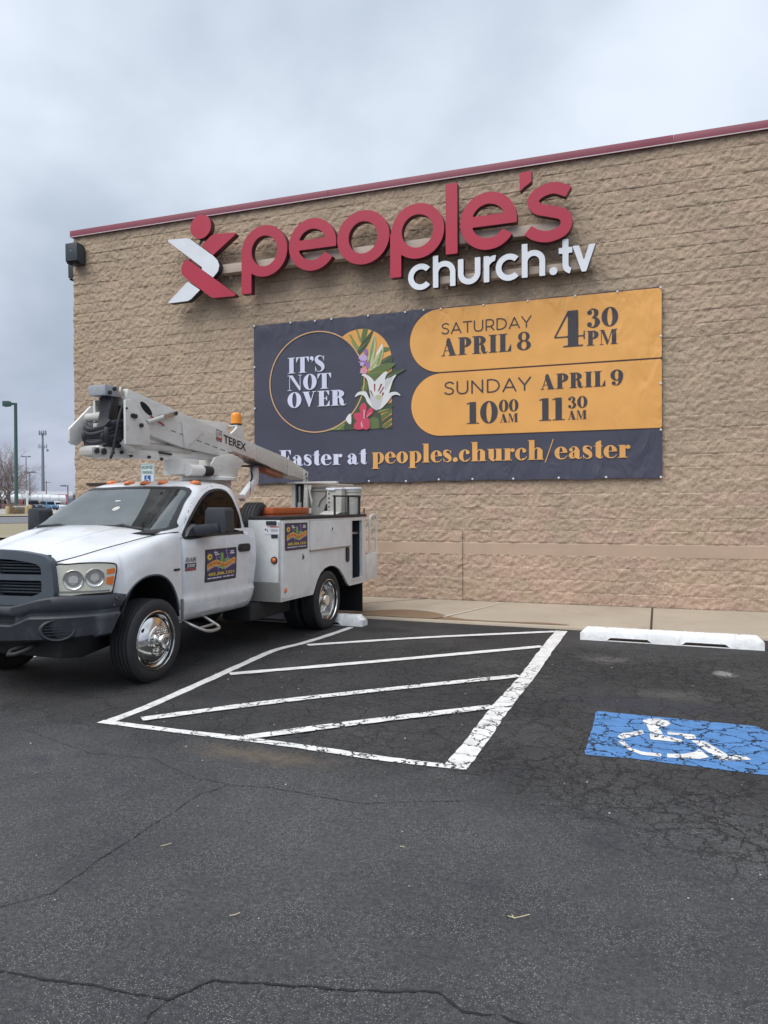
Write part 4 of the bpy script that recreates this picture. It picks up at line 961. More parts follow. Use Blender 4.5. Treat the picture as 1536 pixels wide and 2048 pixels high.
FLOWERS=[
('leaf_pale',[(-5.275,4.789),(-5.246,4.8),(-5.076,4.549),(-5.105,4.485)]),
('leaf_pale',[(-5.145,4.871),(-5.103,4.874),(-5.025,4.664),(-5.061,4.627)]),
('leaf',[(-5.003,4.866),(-4.904,4.851),(-4.99,4.635),(-5.04,4.652)]),
('leaf_pale',[(-5.239,4.681),(-5.211,4.685),(-5.097,4.485),(-5.116,4.44)]),
('leaf_dark',[(-5.112,4.486),(-5.047,4.6),(-4.962,4.698),(-4.799,4.856),(-4.849,4.703),(-4.934,4.552),(-5.048,4.428),(-5.098,4.425)]),
('leaf_dark',[(-4.669,4.244),(-4.599,4.318),(-4.46,4.366),(-4.454,4.242),(-4.572,4.211)]),
('leaf',[(-4.612,4.514),(-4.515,4.507),(-4.501,4.454),(-4.612,4.433)]),
('leaf_dark',[(-5.05,4.006),(-4.922,4.064),(-4.852,3.968),(-4.769,3.871),(-4.455,3.918),(-4.457,3.658),(-4.575,3.507),(-4.457,3.528),(-4.458,3.424),(-4.771,3.412),(-4.855,3.469),(-5.053,3.426),(-5.181,3.458),(-5.109,3.653),(-5.051,3.822)]),
('leaf',[(-5.051,3.802),(-4.994,3.884),(-4.916,3.906),(-4.924,3.775),(-4.995,3.739)]),
('leaf_dark',[(-5.225,3.354),(-5.11,3.534),(-4.967,3.567),(-4.855,3.456),(-4.743,3.411),(-4.674,3.277),(-4.703,3.069),(-5.227,3.073)]),
('leaf',[(-4.87,3.259),(-4.716,3.253),(-4.71,3.075),(-4.871,3.075)]),
('leaf_dark',[(-4.771,3.399),(-4.631,3.445),(-4.458,3.476),(-4.458,3.411),(-4.604,3.365),(-4.715,3.331)]),
('leaf_pale',[(-4.743,3.359),(-4.673,3.408),(-4.465,3.421),(-4.576,3.387),(-4.687,3.349)]),
('leaf',[(-4.674,3.303),(-4.458,3.398),(-4.458,3.358),(-4.66,3.224)]),
('leaf_dark',[(-4.688,3.173),(-4.458,3.319),(-4.459,3.267),(-4.674,3.12)]),
('leaf',[(-4.675,3.087),(-4.459,3.228),(-4.459,3.176),(-4.605,3.078)]),
('leaf_dark',[(-4.577,3.074),(-4.459,3.137),(-4.46,3.07)]),
('leaf_dark',[(-4.715,3.344),(-4.673,3.329),(-4.633,3.079),(-4.689,3.081)]),
('leaf',[(-5.691,3.077),(-5.5,3.193),(-5.34,3.306),(-5.283,3.251),(-5.255,3.17),(-5.227,3.073)]),
('leaf_pale',[(-5.618,3.091),(-5.428,3.203),(-5.413,3.187),(-5.588,3.084)]),
('leaf_pale',[(-5.53,3.085),(-5.384,3.188),(-5.363,3.174),(-5.494,3.081)]),
('leaf_dark',[(-5.385,3.079),(-5.326,3.239),(-5.226,3.248),(-5.227,3.073)]),
('lily',[(-5.34,3.28),(-5.246,3.368),(-5.24,3.182),(-5.298,3.198)]),
('bud',[(-4.921,4.248),(-4.863,4.572),(-4.778,4.749),(-4.754,4.538),(-4.801,4.332),(-4.873,4.12)]),
('leaf_pale',[(-4.864,4.468),(-4.778,4.747),(-4.793,4.541),(-4.865,4.258),(-4.9,4.207)]),
('bud',[(-4.873,4.12),(-4.766,4.382),(-4.639,4.568),(-4.609,4.449),(-4.676,4.218),(-4.795,4.141)]),
('lily',[(-4.752,4.4),(-4.639,4.575),(-4.629,4.515),(-4.71,4.404)]),
('leaf_pale',[(-4.753,4.198),(-4.654,4.478),(-4.626,4.45),(-4.69,4.219)]),
('leaf',[(-4.922,4.058),(-4.767,4.166),(-4.599,4.226),(-4.385,4.212),(-4.517,4.104),(-4.712,3.999),(-4.762,3.871),(-4.852,3.961)]),
('leaf_dark',[(-4.573,3.97),(-4.462,4.087),(-4.174,4.11),(-4.352,4.012),(-4.49,3.939)]),
('purple',[(-4.991,4.49),(-4.92,4.518),(-4.906,4.418),(-4.963,4.383)]),
('lilac',[(-5.091,4.352),(-5.034,4.427),(-4.935,4.394),(-4.921,4.314),(-4.992,4.279)]),
('purple',[(-5.106,4.3),(-4.992,4.306),(-4.865,4.271),(-4.936,4.223),(-5.049,4.244)]),
('lilac',[(-5.063,4.271),(-4.978,4.278),(-4.992,4.2),(-5.049,4.217)]),
('purple',[(-4.95,4.237),(-4.865,4.258),(-4.872,4.166),(-4.936,4.157)]),
('rose',[(-5.049,4.165),(-4.964,4.185),(-4.908,4.129),(-4.937,4.065),(-5.05,4.079)]),
('lilac',[(-5.071,4.087),(-5.021,4.136),(-4.993,4.075)]),
('red',[(-5.074,3.453),(-4.996,3.548),(-4.939,3.499),(-4.94,3.394),(-5.011,3.331)]),
('red',[(-4.94,3.368),(-4.855,3.456),(-4.806,3.414),(-4.827,3.336),(-4.941,3.289)]),
('red',[(-5.182,3.352),(-5.068,3.373),(-4.969,3.29),(-5.054,3.228),(-5.154,3.245)]),
('red',[(-5.169,3.179),(-5.054,3.28),(-4.969,3.237),(-4.998,3.08),(-5.169,3.084)]),
('red',[(-4.997,3.265),(-4.884,3.247),(-4.882,3.086),(-4.998,3.08)]),
('rose',[(-4.996,3.423),(-4.961,3.421),(-4.966,3.263),(-4.997,3.265)]),
('rose',[(-5.055,3.175),(-5.026,3.226),(-4.998,3.106),(-5.034,3.101)]),
('rose',[(-4.941,3.289),(-4.855,3.377),(-4.848,3.363),(-4.926,3.275)]),
('lily',[(-5.029,4.045),(-4.965,4.064),(-4.852,3.994),(-4.769,3.884),(-4.714,3.632),(-4.75,3.438),(-4.854,3.64),(-4.909,3.919),(-4.958,4.001)]),
('lily',[(-4.363,4.018),(-4.435,3.903),(-4.533,3.636),(-4.715,3.436),(-4.672,3.669),(-4.58,3.925),(-4.49,3.959)]),
('lily_shade',[(-4.573,3.938),(-4.435,3.968),(-4.455,3.918),(-4.574,3.742)]),
('lily',[(-4.797,3.873),(-4.712,3.972),(-4.586,4.076),(-4.528,4.059),(-4.573,3.977),(-4.587,3.821),(-4.63,3.602),(-4.728,3.489),(-4.77,3.674)]),
('lily',[(-5.159,3.658),(-5.094,3.742),(-4.952,3.747),(-4.903,3.668),(-4.827,3.52),(-4.729,3.41),(-4.778,3.413),(-4.911,3.537),(-4.967,3.652),(-5.052,3.696)]),
('lily',[(-4.282,3.635),(-4.367,3.707),(-4.505,3.693),(-4.575,3.599),(-4.743,3.424),(-4.652,3.426),(-4.526,3.544),(-4.45,3.638),(-4.367,3.659)]),
('lily_shade',[(-4.868,3.627),(-4.77,3.661),(-4.63,3.615),(-4.701,3.422),(-4.799,3.433)]),
('bud',[(-4.742,3.673),(-4.63,3.654),(-4.672,3.591),(-4.728,3.581)]),
('stamen',[(-4.79,3.872),(-4.762,3.871),(-4.769,3.74),(-4.786,3.741)]),
('stamen',[(-4.657,3.871),(-4.629,3.863),(-4.692,3.736),(-4.716,3.737)]),
('stamen',[(-4.608,3.816),(-4.594,3.802),(-4.672,3.689),(-4.693,3.696)]),
('stamen',[(-4.868,3.759),(-4.846,3.764),(-4.805,3.663),(-4.823,3.664)]),
('stamen',[(-4.63,3.719),(-4.599,3.704),(-4.609,3.666),(-4.637,3.654)])]

yy = BYF - .007
for nm_, pl in FLOWERS:
    yy -= .0004
    sp_ = smoothpts(pl, 3, True) if nm_ in ('lily', 'leaf', 'leaf_dark', 'bud', 'red', 'lily_shade') and len(pl) > 3 else pl
    xs = [p[0] for p in sp_]; zs = [p[1] for p in sp_]; f = poly(sp_)
    if nm_ in ('leaf', 'leaf_pale', 'leaf_dark') and max(zs) < 3.62: f = D(I(f, rect(-9, 3.075, -4.46, 9)), circ) if min(xs) < -5.2 else I(f, rect(-9, 3.075, -4.46, 9))
    add_outline(mb, f, (min(xs) - .02, min(zs) - .02, max(xs) + .02, max(zs) + .02), .008, W_(yy), mi=fm.index('f_' + nm_))
    if nm_ in ('leaf', 'leaf_dark', 'bud') and len(pl) >= 5:        # midrib
        a, b = Vector(pl[0]), Vector(pl[len(pl) // 2]); add_outline(mb, I(cap([a + (b - a) * .1, a + (b - a) * .9], [.006, .002]), f), (min(xs) - .02, min(zs) - .02, max(xs) + .02, max(zs) + .02), .006, W_(yy - .0002), mi=fm.index('f_leaf_pale' if nm_ != 'bud' else 'f_leaf'))
bn(mb, 'floral_print', fm)
TY = BYF - .0145
def words(name, mat, rows, font=G, gap=.055):
    for tx, x0, x1, zb, hh in rows:
        mb = MB(); line_text(mb, tx, x0, x1, zb, hh, TY, font, gap); bn(mb, name, mat)
words('white_lettering', 'print_light', [("IT'S", -6.515, -5.75, 4.165, .293), ("NOT", -6.52, -5.63, 3.845, .285), ("OVER", -6.52, -5.335, 3.525, .285)])
words('white_lettering', 'print_light', [("Easter", -6.70, -5.42, 2.445, .295), ("at", -5.325, -4.935, 2.445, .295)], gap=.04)
words('gold_lettering', 'print_gold', [("peoples.church/easter", -4.845, -.43, 2.447, .305)], gap=.035)
words('dark_lettering', 'print_dark', [("SATURDAY", -3.545, -1.99, 4.655, .195), ("SUNDAY", -3.50, -2.0, 3.605, .228)], G2, .09)
words('dark_lettering', 'print_dark', [("APRIL", -3.545, -2.33, 4.28, .30), ("8", -2.232, -2.0, 4.285, .30), ("4", -1.62, -1.12, 4.28, .59), ("30", -1.10, -.61, 4.565, .305), ("PM", -1.10, -.615, 4.275, .24),
    ("APRIL", -1.845, -.81, 3.605, .25), ("9", -.73, -.53, 3.61, .25), ("10", -3.10, -2.56, 3.09, .37), ("00", -2.54, -2.21, 3.27, .20), ("AM", -2.525, -2.215, 3.09, .145),
    ("11", -1.865, -1.45, 3.09, .37), ("30", -1.40, -1.09, 3.275, .19), ("AM", -1.40, -1.10, 3.09, .145)], G, .05)
fx = MB(); fx.lathe([(0, -.014), (.012, -.012), (.019, -.004), (.02, 0)], 'y', 12)
g0 = None
gs = [(-7.215, z) for z in (5.11, 4.33, 3.55, 2.78)] + [(x, edge_z(x, True) - .02) for x in (-6.45, -5.95, -5.62, -4.9, -4.2, -3.86, -3.55, -2.8, -2.05, -1.28, -.62)] + [(.03, z) for z in (5.105, 4.34, 3.6, 2.87, 2.125)] + [(x, edge_z(x, False) + .02) for x in (-4.9, -4.2, -3.6, -3.0, -2.3, -1.55, -.8)]
for x, z in gs:
    if g0 is None:
        g0 = fx.build('grommet', 'grommet', None, 40); o = g0
    else:
        o = g0.copy(); COL.objects.link(o)
    o.location = (x, BYF - .013, z); rel(o, ban)

# ------------------------------------------------------------------ lamps on the corner, box on the wall, parking sign, wheel stops
def corner_lamp(name, label, loc, rz, w, h, d):
    t = thing(name, label, 'wall lamp', loc, rz, 'lamps on the building corner')
    mb = MB(); prof = [(-d, h * .5), (-d * .98, -h * .42), (-d * .55, -h * .5), (0, -h * .5), (0, h * .38), (-d * .3, h * .5)]
    mb.prism([(p[0], p[1]) for p in prof], -w / 2, w / 2, .015); mb.build('housing', 'lampcase', t, 40)
    mb = MB(); mb.box(-w * .42, w * .42, -d * .93, -d * .55, -h * .5 - .012, -h * .5 + .012, .004); mb.build('glass_lens', 'sideglass', t, 40)
    mb = MB(); mb.box(-.06, .06, -.02, .06, -.08, .08, .004); mb.build('wall_bracket', 'lampcase', t, 40)
    mb = MB(); mb.cyl((0.01, -d - .002, .03), (.01, -d - .012, .03), .012, 10); mb.build('screw', 'galv', t, 40)
    return t
corner_lamp('wall_lamp', 'slate grey box lamp on the front face of the building corner', (-11.36, WY - .03, 6.93), 0, .30, .40, .26)
cl2 = corner_lamp('wall_lamp', 'slate grey box lamp jutting out past the building corner, lower of the pair', (XL - .03, WY + .24, 6.72), R(-90), .30, .38, .22)
mb = MB(); mb.tube([(.05, -.06, -.2), (.05, -.08, -.34), (.02, -.10, -.46), (.06, -.14, -.60)], .006, 6); mb.build('cable', 'galv', cl2, 60)
ub = thing('utility_cabinet', 'tan painted utility cabinet standing against the wall behind the truck cab', 'cabinet', (-10.3, WY - .2, .05))
mb = MB(); mb.box(-.55, .52, -.22, .17, 0, 2.08, .01); mb.build('cabinet_body', 'band', ub); mb = MB(); mb.box(-.58, .55, -.25, .17, 2.08, 2.13, .006); mb.build('cabinet_lid', 'joint', ub)
sgn = thing('parking_sign', 'white reserved parking sign with a blue wheelchair square on a post', 'sign', (-8.36, 11.0, .05))
mb = MB(); mb.box(-.025, .025, .01, .05, 0, 2.40, .004); mb.build('post', 'galv', sgn)
SP_ = lambda u, w, d: (u, -.002 + d, w)
rr = lambda x0, y0, x1, y1, r: grow(rect(x0 + r, y0 + r, x1 - r, y1 - r), r)
def rrect(x0, y0, x1, y1, r):
    def f(X, Y):
        qx = np.abs(X - (x0 + x1) / 2) - (x1 - x0) / 2 + r; qy = np.abs(Y - (y0 + y1) / 2) - (y1 - y0) / 2 + r
        return np.hypot(np.maximum(qx, 0), np.maximum(qy, 0)) + np.minimum(np.maximum(qx, qy), 0) - r
    return f
mb = MB(); add_outline(mb, rrect(-.15, 1.93, .15, 2.40, .02), (-.17, 1.9, .17, 2.42), .01, SP_, .008); mb.build('sign_plate', 'signface', sgn, None)
mb = MB(); S3 = lambda u, w, d: (u, -.006, w)
add_outline(mb, D(rrect(-.142, 1.938, .142, 2.392, .016), rrect(-.134, 1.946, .134, 2.384, .012)), (-.17, 1.9, .17, 2.42), .008, S3)
text_mesh(mb, "RESERVED", S3, 0, 2.30, .235, .062, .012, align='CENTER'); text_mesh(mb, "PARKING", S3, 0, 2.215, .205, .058, .012, align='CENTER')
mb.build('green_lettering', 'sign_green', sgn, None)
mb = MB(); add_outline(mb, rrect(-.065, 2.06, .065, 2.19, .01), (-.08, 2.04, .08, 2.21), .006, S3)
S4 = lambda u, w, d: (u, -.008, w)
isa = U(ell(-.008, 2.168, .012), cap([(-.008, 2.15), (-.004, 2.12), (.025, 2.12), (.042, 2.085)], .007), D(D(ell(-.004, 2.105, .034), ell(-.004, 2.105, .024)), poly([(-.02, 2.13), (.05, 2.12), (.05, 2.16), (-.02, 2.16)])))
add_outline(mb, isa, (-.06, 2.06, .06, 2.19), .004, S4, mi=1); mb.build('wheelchair_symbol', ['isa_blue', 'signface'], sgn, None)

def wheel_stop(label, loc, rz, L=2.08):
    t = thing('wheel_stop', label, 'wheel stop', loc, rz, 'concrete wheel stops')
    # front face with two drain cut-outs, swept back over a chamfered section
    mb = MB(); h, hw = L / 2, .095
    def cut(x):
        for c in (-.455, .41):
            a = abs(x - c)
            if a < .215: return .046
            if a < .275: return .046 * (.275 - a) / .06
        return 0.0
    xs = sorted(set(list(np.linspace(-h, h, 84)) + [c + s * d_ for c in (-.455, .41) for s in (-1, 1) for d_ in (.215, .275)]))
    rows = []
    for x in xs:
        k = min(1.0, (h - abs(x)) / .07); k = .55 + .45 * k; c = cut(x); j = lambda: rnd.uniform(-.0025, .0025)
        rows.append([(x, -hw + j(), .002 + c), (x, -hw + .004, max(.03, c + .01) + .0), (x, -hw + .006 + j(), .105 * (.7 + .3 * k)), (x, -hw + .045, .155 * k), (x, hw - .045, .155 * k + j()), (x, hw - .006, .075), (x, hw, .002 + c), (x, -hw + .001, .0021 + c)])
    mb.grid(rows); mb.face(rows[0][:7]); mb.face(rows[-1][:7][::-1])
    for c in (-.455, .41): mb.box(c - .27, c + .27, -hw + .004, -hw + .03, .001, .010)
    mb.build('concrete_block', 'stopwhite', t, 50)
    for x in (-.72, .78):
        mb = MB(); mb.lathe([(0, .157), (.016, .157), (.018, .15)], 'z', 10, 0, (x, 0, 0)); mb.build('anchor_pin', 'steel', t, 50)
    return t
wheel_stop('white painted concrete wheel stop with two notches, in the stall with the blue wheelchair square', (.11, 9.83, 0), R(-2.2))
wheel_stop('white painted concrete wheel stop just behind the rear tyres of the truck', (-4.90, 9.97, 0), R(-1.5), 2.0)

# ------------------------------------------------------------------ bucket truck (local axes: +x driver's side, +y rearwards, z up)
TR = thing('bucket_truck', 'white utility bucket truck with a folded aerial boom, backed up towards the building wall', 'truck', (-5.61, 6.0, 0), R(-2.0))
def tp(mb, name, mats, sm=35, parent=None, weld=False): return mb.build(name, mats, parent or TR, sm, weld)
ip = lambda z, zs, vs_: float(np.interp(z, zs, vs_))
# lower cab
LZ = [.50, .53, .58, .66, .73, .755, .79, 1.0, 1.15, 1.28, 1.36, 1.40, 1.44]
LW = [.90, .95, .98, .995, 1.0, .984, .980, .995, 1.0, .995, .98, .965, .955]
def low_r(z): return ip(z, [.5, .6, .77, 1.06, 1.44], [2.03, 2.06, 2.12, 2.16, 2.14])
def low_pt(z, th, e=14):
    f, r, w = .60, low_r(z), ip(z, LZ, LW); c, h = (f + r) / 2, (r - f) / 2
    ct, st = math.cos(th), math.sin(th)
    return (w * math.copysign(abs(st) ** (2 / e), st), c + h * math.copysign(abs(ct) ** (2 / e), ct), z)
GZ = [1.38, 1.45, 1.52, 1.60, 1.70, 1.80, 1.86, 1.90, 1.93, 1.955, 1.975, 1.99, 2.0]
def g_f(z): return ip(z, [1.38, 1.497, 1.91, 1.955, 1.99, 2.0], [.205, .40, 1.10, 1.21, 1.36, 1.50])
def g_r(z): return ip(z, [1.38, 1.73, 1.9, 1.955, 1.99, 2.0], [2.145, 2.12, 2.06, 1.99, 1.86, 1.74])
def g_w(z): return ip(z, [1.38, 1.40, 1.5, 1.6, 1.8, 1.9, 1.93, 1.955, 1.975, 1.99, 2.0], [.968, .962, .928, .893, .815, .757, .72, .665, .58, .44, .22])
GE = 5.5
def g_pt(z, th, e=GE):
    f, r, w = g_f(z), g_r(z), g_w(z); c, h = (f + r) / 2, (r - f) / 2; ct, st = math.cos(th), math.sin(th)
    return (w * math.copysign(abs(st) ** (2 / e), st), c + h * math.copysign(abs(ct) ** (2 / e), ct), z)
def g_side(s, z):
    f, r, w = g_f(z), g_r(z), g_w(z); c, h = (f + r) / 2, (r - f) / 2
    return w * max(0.0, 1 - min(1, abs((s - c) / h)) ** GE) ** (1 / GE)
def g_front(v, z):
    f, r, w = g_f(z), g_r(z), g_w(z); c, h = (f + r) / 2, (r - f) / 2
    return c - h * max(0.0, 1 - min(1, abs(v / w)) ** GE) ** (1 / GE)
def low_side(s, z, e=14):
    f, r, w = .60, low_r(z), ip(z, LZ, LW); c, h = (f + r) / 2, (r - f) / 2
    return w * max(0.0, 1 - min(1, abs((s - c) / h)) ** e) ** (1 / e)
def side(s, z): return low_side(s, z) if z < 1.39 else (g_side(s, z) if z > 1.44 else low_side(s, z) + (g_side(s, z) - low_side(s, z)) * (z - 1.39) / .05)
TH = [2 * math.pi * k / 160 for k in range(160)]
mb = MB()
zl = sorted(set(LZ + list(np.linspace(.8, 1.36, 8))))
mb.grid([[low_pt(z, t) for t in TH] for z in zl], close_u=True)
# upper shell with the windscreen opening left out, and a dark headliner inside it
wsh = smoothpts([(-.70, 1.885), (-.40, 1.905), (0, 1.912), (.40, 1.905), (.70, 1.885), (.79, 1.72), (.87, 1.54), (.885, 1.465), (.6, 1.435), (0, 1.43), (-.6, 1.435), (-.885, 1.465), (-.87, 1.54), (-.79, 1.72)], 4, True)
def shell(mb, k, n=420):
    zz = sorted(set(GZ + list(np.linspace(1.40, 1.94, 64)))); th = [2 * math.pi * i / n for i in range(n)]; f = poly(wsh)
    P = [[g_pt(z, t) for t in th] for z in zz]; cy_ = 1.3
    Q = [[(x * k, cy_ + (y - cy_) * k, z - (1 - k) * .9) for x, y, z in r] for r in P]
    vv = [q for r in Q for q in r]; fs = []
    cs = np.array([[(P[i][j][0] + P[i + 1][(j + 1) % n][0]) / 2, (P[i][j][2] + P[i + 1][j][2]) / 2, P[i][j][1]] for i in range(len(zz) - 1) for j in range(n)])
    ins = (f(cs[:, 0], cs[:, 1]) < -.002) & (cs[:, 2] < 1.35)
    for i in range(len(zz) - 1):
        for j in range(n):
            if not ins[i * n + j]: fs.append((i * n + j, i * n + (j + 1) % n, (i + 1) * n + (j + 1) % n, (i + 1) * n + j))
    fs.append(tuple((len(zz) - 1) * n + j for j in range(n))); mb.add(vv, fs)
shell(mb, 1.0)
cab = tp(mb, 'cab', 'white', 30)
mb = MB(); shell(mb, .965, 200); mb.box(-.93, .93, .64, 2.05, .90, .92); mb.grid([[(x * .96, 1.3 + (y - 1.3) * .96, z) for x, y, z in [low_pt(zq, t) for t in TH]] for zq in (.92, 1.2, 1.38)], close_u=True); lin = tp(mb, 'cabin_lining', 'trim_grey', 30, cab)
mb = MB(); mb.prism([(.50, 1.36), (.72, 1.405), (.98, 1.40), (1.06, 1.33), (1.05, 1.10), (.62, 1.05)], -.86, .86, .03); mb.box(.22, .62, .86, 1.0, 1.395, 1.45, .03); tp(mb, 'dashboard', 'black', 40, cab)
mb = MB(); mb.tube([(.42 + .19 * math.cos(a), 1.16 + .075 * math.sin(a), 1.37 + .175 * math.sin(a)) for a in [2 * math.pi * k / 28 for k in range(28)]], .016, 8, closed=True); mb.bar((.25, 1.16, 1.37), (.59, 1.16, 1.37), .03, .02); mb.bar((.42, 1.16, 1.37), (.42, 1.0, 1.30), .05, .05); tp(mb, 'steering_wheel', 'black', 50, cab)
for v in (-.42, .42):
    mb = MB(); mb.prism([(1.35, .98), (1.80, .95), (1.90, 1.55), (1.84, 1.60), (1.74, 1.56), (1.68, 1.12), (1.36, 1.10)], v - .26, v + .26, .05); mb.prism([(1.82, 1.60), (1.88, 1.60), (1.90, 1.78), (1.82, 1.78)], v - .12, v + .12, .03); tp(mb, 'seat', 'seat_cloth', 45, cab)
mb = MB(); mb.box(-.12, .12, 1.20, 1.22, 1.80, 1.86, .008); tp(mb, 'rear_view_mirror', 'black', 40, cab)
def on_side(off, sgn=1): return lambda s, z, d: (sgn * (side(s, z) + off - d), s, z)
def on_front(off): return lambda v, z, d: (v, g_front(v, z) - (off - d) * .86, z + (off - d) * .5)
# doors, side glass
win = smoothpts([(.70, 1.372), (.80, 1.50), (.985, 1.64), (1.215, 1.79), (1.42, 1.868), (1.62, 1.893), (1.745, 1.868), (1.80, 1.79), (1.825, 1.69), (1.845, 1.56), (1.80, 1.40), (1.74, 1.39), (1.2, 1.385)], 4, True)
door_o = smoothpts([(.625, .60), (.622, 1.0), (.622, 1.30), (.66, 1.40), (.93, 1.655), (1.19, 1.83), (1.40, 1.905), (1.64, 1.93), (1.80, 1.905), (1.875, 1.80), (1.905, 1.55), (1.915, 1.2), (1.905, .90), (1.88, .60), (1.80, .575), (1.2, .565), (.70, .57)], 5, True)
for sgn in (1, -1):
    mb = MB(); add_outline(mb, poly(door_o), (.55, .5, 2.0, 2.0), .022, on_side(.004, sgn), .006, run=2)
    add_outline(mb, D(grow(poly(door_o), .006), poly(door_o)), (.55, .5, 2.0, 2.0), .012, on_side(.0025, sgn), mi=1, run=2)
    door = tp(mb, 'door', ['white', 'seam'], 30)
    mb = MB(); add_outline(mb, D(grow(poly(win), .012), grow(poly(win), -.014)), (.6, 1.3, 1.95, 1.97), .012, on_side(.010, sgn), .006, run=2); tp(mb, 'window_seal', 'black', 30, door)
    mb = MB(); add_outline(mb, grow(poly(win), -.008), (.6, 1.3, 1.95, 1.97), .02, on_side(.007, sgn), run=2); tp(mb, 'side_window', 'sideglass', 40, door)
    mb = MB(); hx = sgn * (side(1.775, 1.22) + .012)
    add_outline(mb, rrect(1.655, 1.172, 1.895, 1.262, .043), (1.6, 1.12, 1.95, 1.3), .008, lambda s, z, d: (sgn * (side(s, z) + .022 - d), s, z), .02)
    add_outline(mb, rrect(1.685, 1.195, 1.865, 1.240, .02), (1.6, 1.12, 1.95, 1.3), .008, lambda s, z, d: (sgn * (side(s, z) + .030 - d), s, z), .01); tp(mb, 'door_handle', 'black', 40, door)
    # tow mirror: arm reaching forward-out, big upright head
    mb = MB(); b0 = Vector((sgn * .955, .84, 1.425)); b1 = Vector((sgn * 1.18, 1.02 if sgn > 0 else .84, 1.47))
    mb.prism([(.70, 1.385), (.98, 1.385), (.98, 1.49), (.86, 1.515), (.76, 1.46)], sgn * .93, sgn * 1.00, .012)
    mb.bar(b0 + Vector((0, .03, .02)), b1, .16, .105, .03); arm = tp(mb, 'mirror_arm', 'plastic', 40, door)
    mb = MB(); mb.prism([(1.07, 1.425), (1.09, 1.405), (1.35, 1.405), (1.375, 1.44), (1.365, 1.655), (1.33, 1.68), (1.13, 1.68), (1.085, 1.65)] if False else
        [(1.10, 1.43), (1.12, 1.41), (1.335, 1.41), (1.362, 1.44), (1.358, 1.655), (1.33, 1.685), (1.14, 1.685), (1.112, 1.655)], -.1, .1, .025)
    # rotate so that the head stands across the truck
    my = 1.06 if sgn > 0 else .86
    mb.v = [(sgn * (1.155 + (y - 1.23) * .92 - x * .10), my + x * .95 + (y - 1.23) * .22, z) for x, y, z in mb.v]
    tp(mb, 'mirror_head', 'plastic', 45, door)
    mb = MB(); mb.face([(sgn * (1.155 + q * .92 - .1 * .10), my + .0965 + q * .22, z) for q, z in ((-.1, 1.44), (.1, 1.44), (.1, 1.65), (-.1, 1.65))]); tp(mb, 'mirror_glass', 'chrome', None, door)
# windscreen
wsh = smoothpts([(-.70, 1.885), (-.40, 1.905), (0, 1.912), (.40, 1.905), (.70, 1.885), (.79, 1.72), (.87, 1.54), (.885, 1.465), (.6, 1.435), (0, 1.43), (-.6, 1.435), (-.885, 1.465), (-.87, 1.54), (-.79, 1.72)], 4, True)
mb = MB(); add_outline(mb, poly(wsh), (-.95, 1.4, .95, 1.95), .03, on_front(.006), run=1); ws = tp(mb, 'windscreen', 'windshield', 40)
mb = MB(); add_outline(mb, D(grow(poly(wsh), .012), grow(poly(wsh), -.016)), (-.98, 1.38, .98, 1.96), .014, on_front(.009), run=1); tp(mb, 'windscreen_seal', 'black', 40, ws)
mb = MB(); add_outline(mb, ell(.09, 1.675, .042, .022), (0, 1.6, .2, 1.75), .005, on_front(.0085), run=1); tp(mb, 'inspection_sticker', 'lens', None, ws)
mb = MB(); add_outline(mb, rrect(-.045, 1.752, .03, 1.764, .004), (-.1, 1.7, .1, 1.8), .004, on_front(.0085), run=1); tp(mb, 'toll_tag', 'decal_white', None, ws)
for x0, x1, xm in ((-.70, -.25, -.5), (.02, .72, .3)):
    mb = MB(); pts = []
    for k in range(15):
        t = k / 14; v = x0 + (x1 - x0) * t; z = 1.475 + .02 * math.sin(t * math.pi) - .012 * t
        pts.append((v, g_front(v, z) - .022, z + .012))
    mb.tube(pts, .013, 6); a = pts[7]
    mb.tube([a, (a[0] + .10, a[1] - .01, a[2] + .012), (a[0] + .26, a[1] + .02, a[2] - .03), (a[0] + .32, a[1] + .04, a[2] - .06)], .014, 6)
    tp(mb, 'wiper', 'black', 60)
mb = MB(); rows = []
for k in range(25):
    v = -.93 + 1.86 * k / 24; rows.append([(v * .93, g_front(v * .93, 1.46) - .03, 1.452), (v * .93, g_front(v * .93, 1.44) - .12, 1.435), (v * .93, .24 + .22 * abs(v) ** 2, 1.40)])
mb.grid(rows); tp(mb, 'cowl', 'black', 50)
# roof marker lamps
for v, s in ((-.53, 1.345), (-.20, 1.255), (.04, 1.24), (.275, 1.255), (.635, 1.36)):
    z = max(zz for zz in np.linspace(1.9, 1.998, 60) if g_front(v, zz) <= s)
    mb = MB(); rows = []
    for i in range(7):
        t = i / 6 * math.pi / 2; rows.append([(v + .06 * math.cos(t) * math.cos(a), s + .075 * math.cos(t) * math.sin(a) - .012 * math.sin(t), z - .008 + .042 * math.sin(t) ** .8) for a in [2 * math.pi * k / 16 for k in range(16)]])
    mb.grid(rows, close_u=True); tp(mb, 'roof_lamp', 'amber', 60)

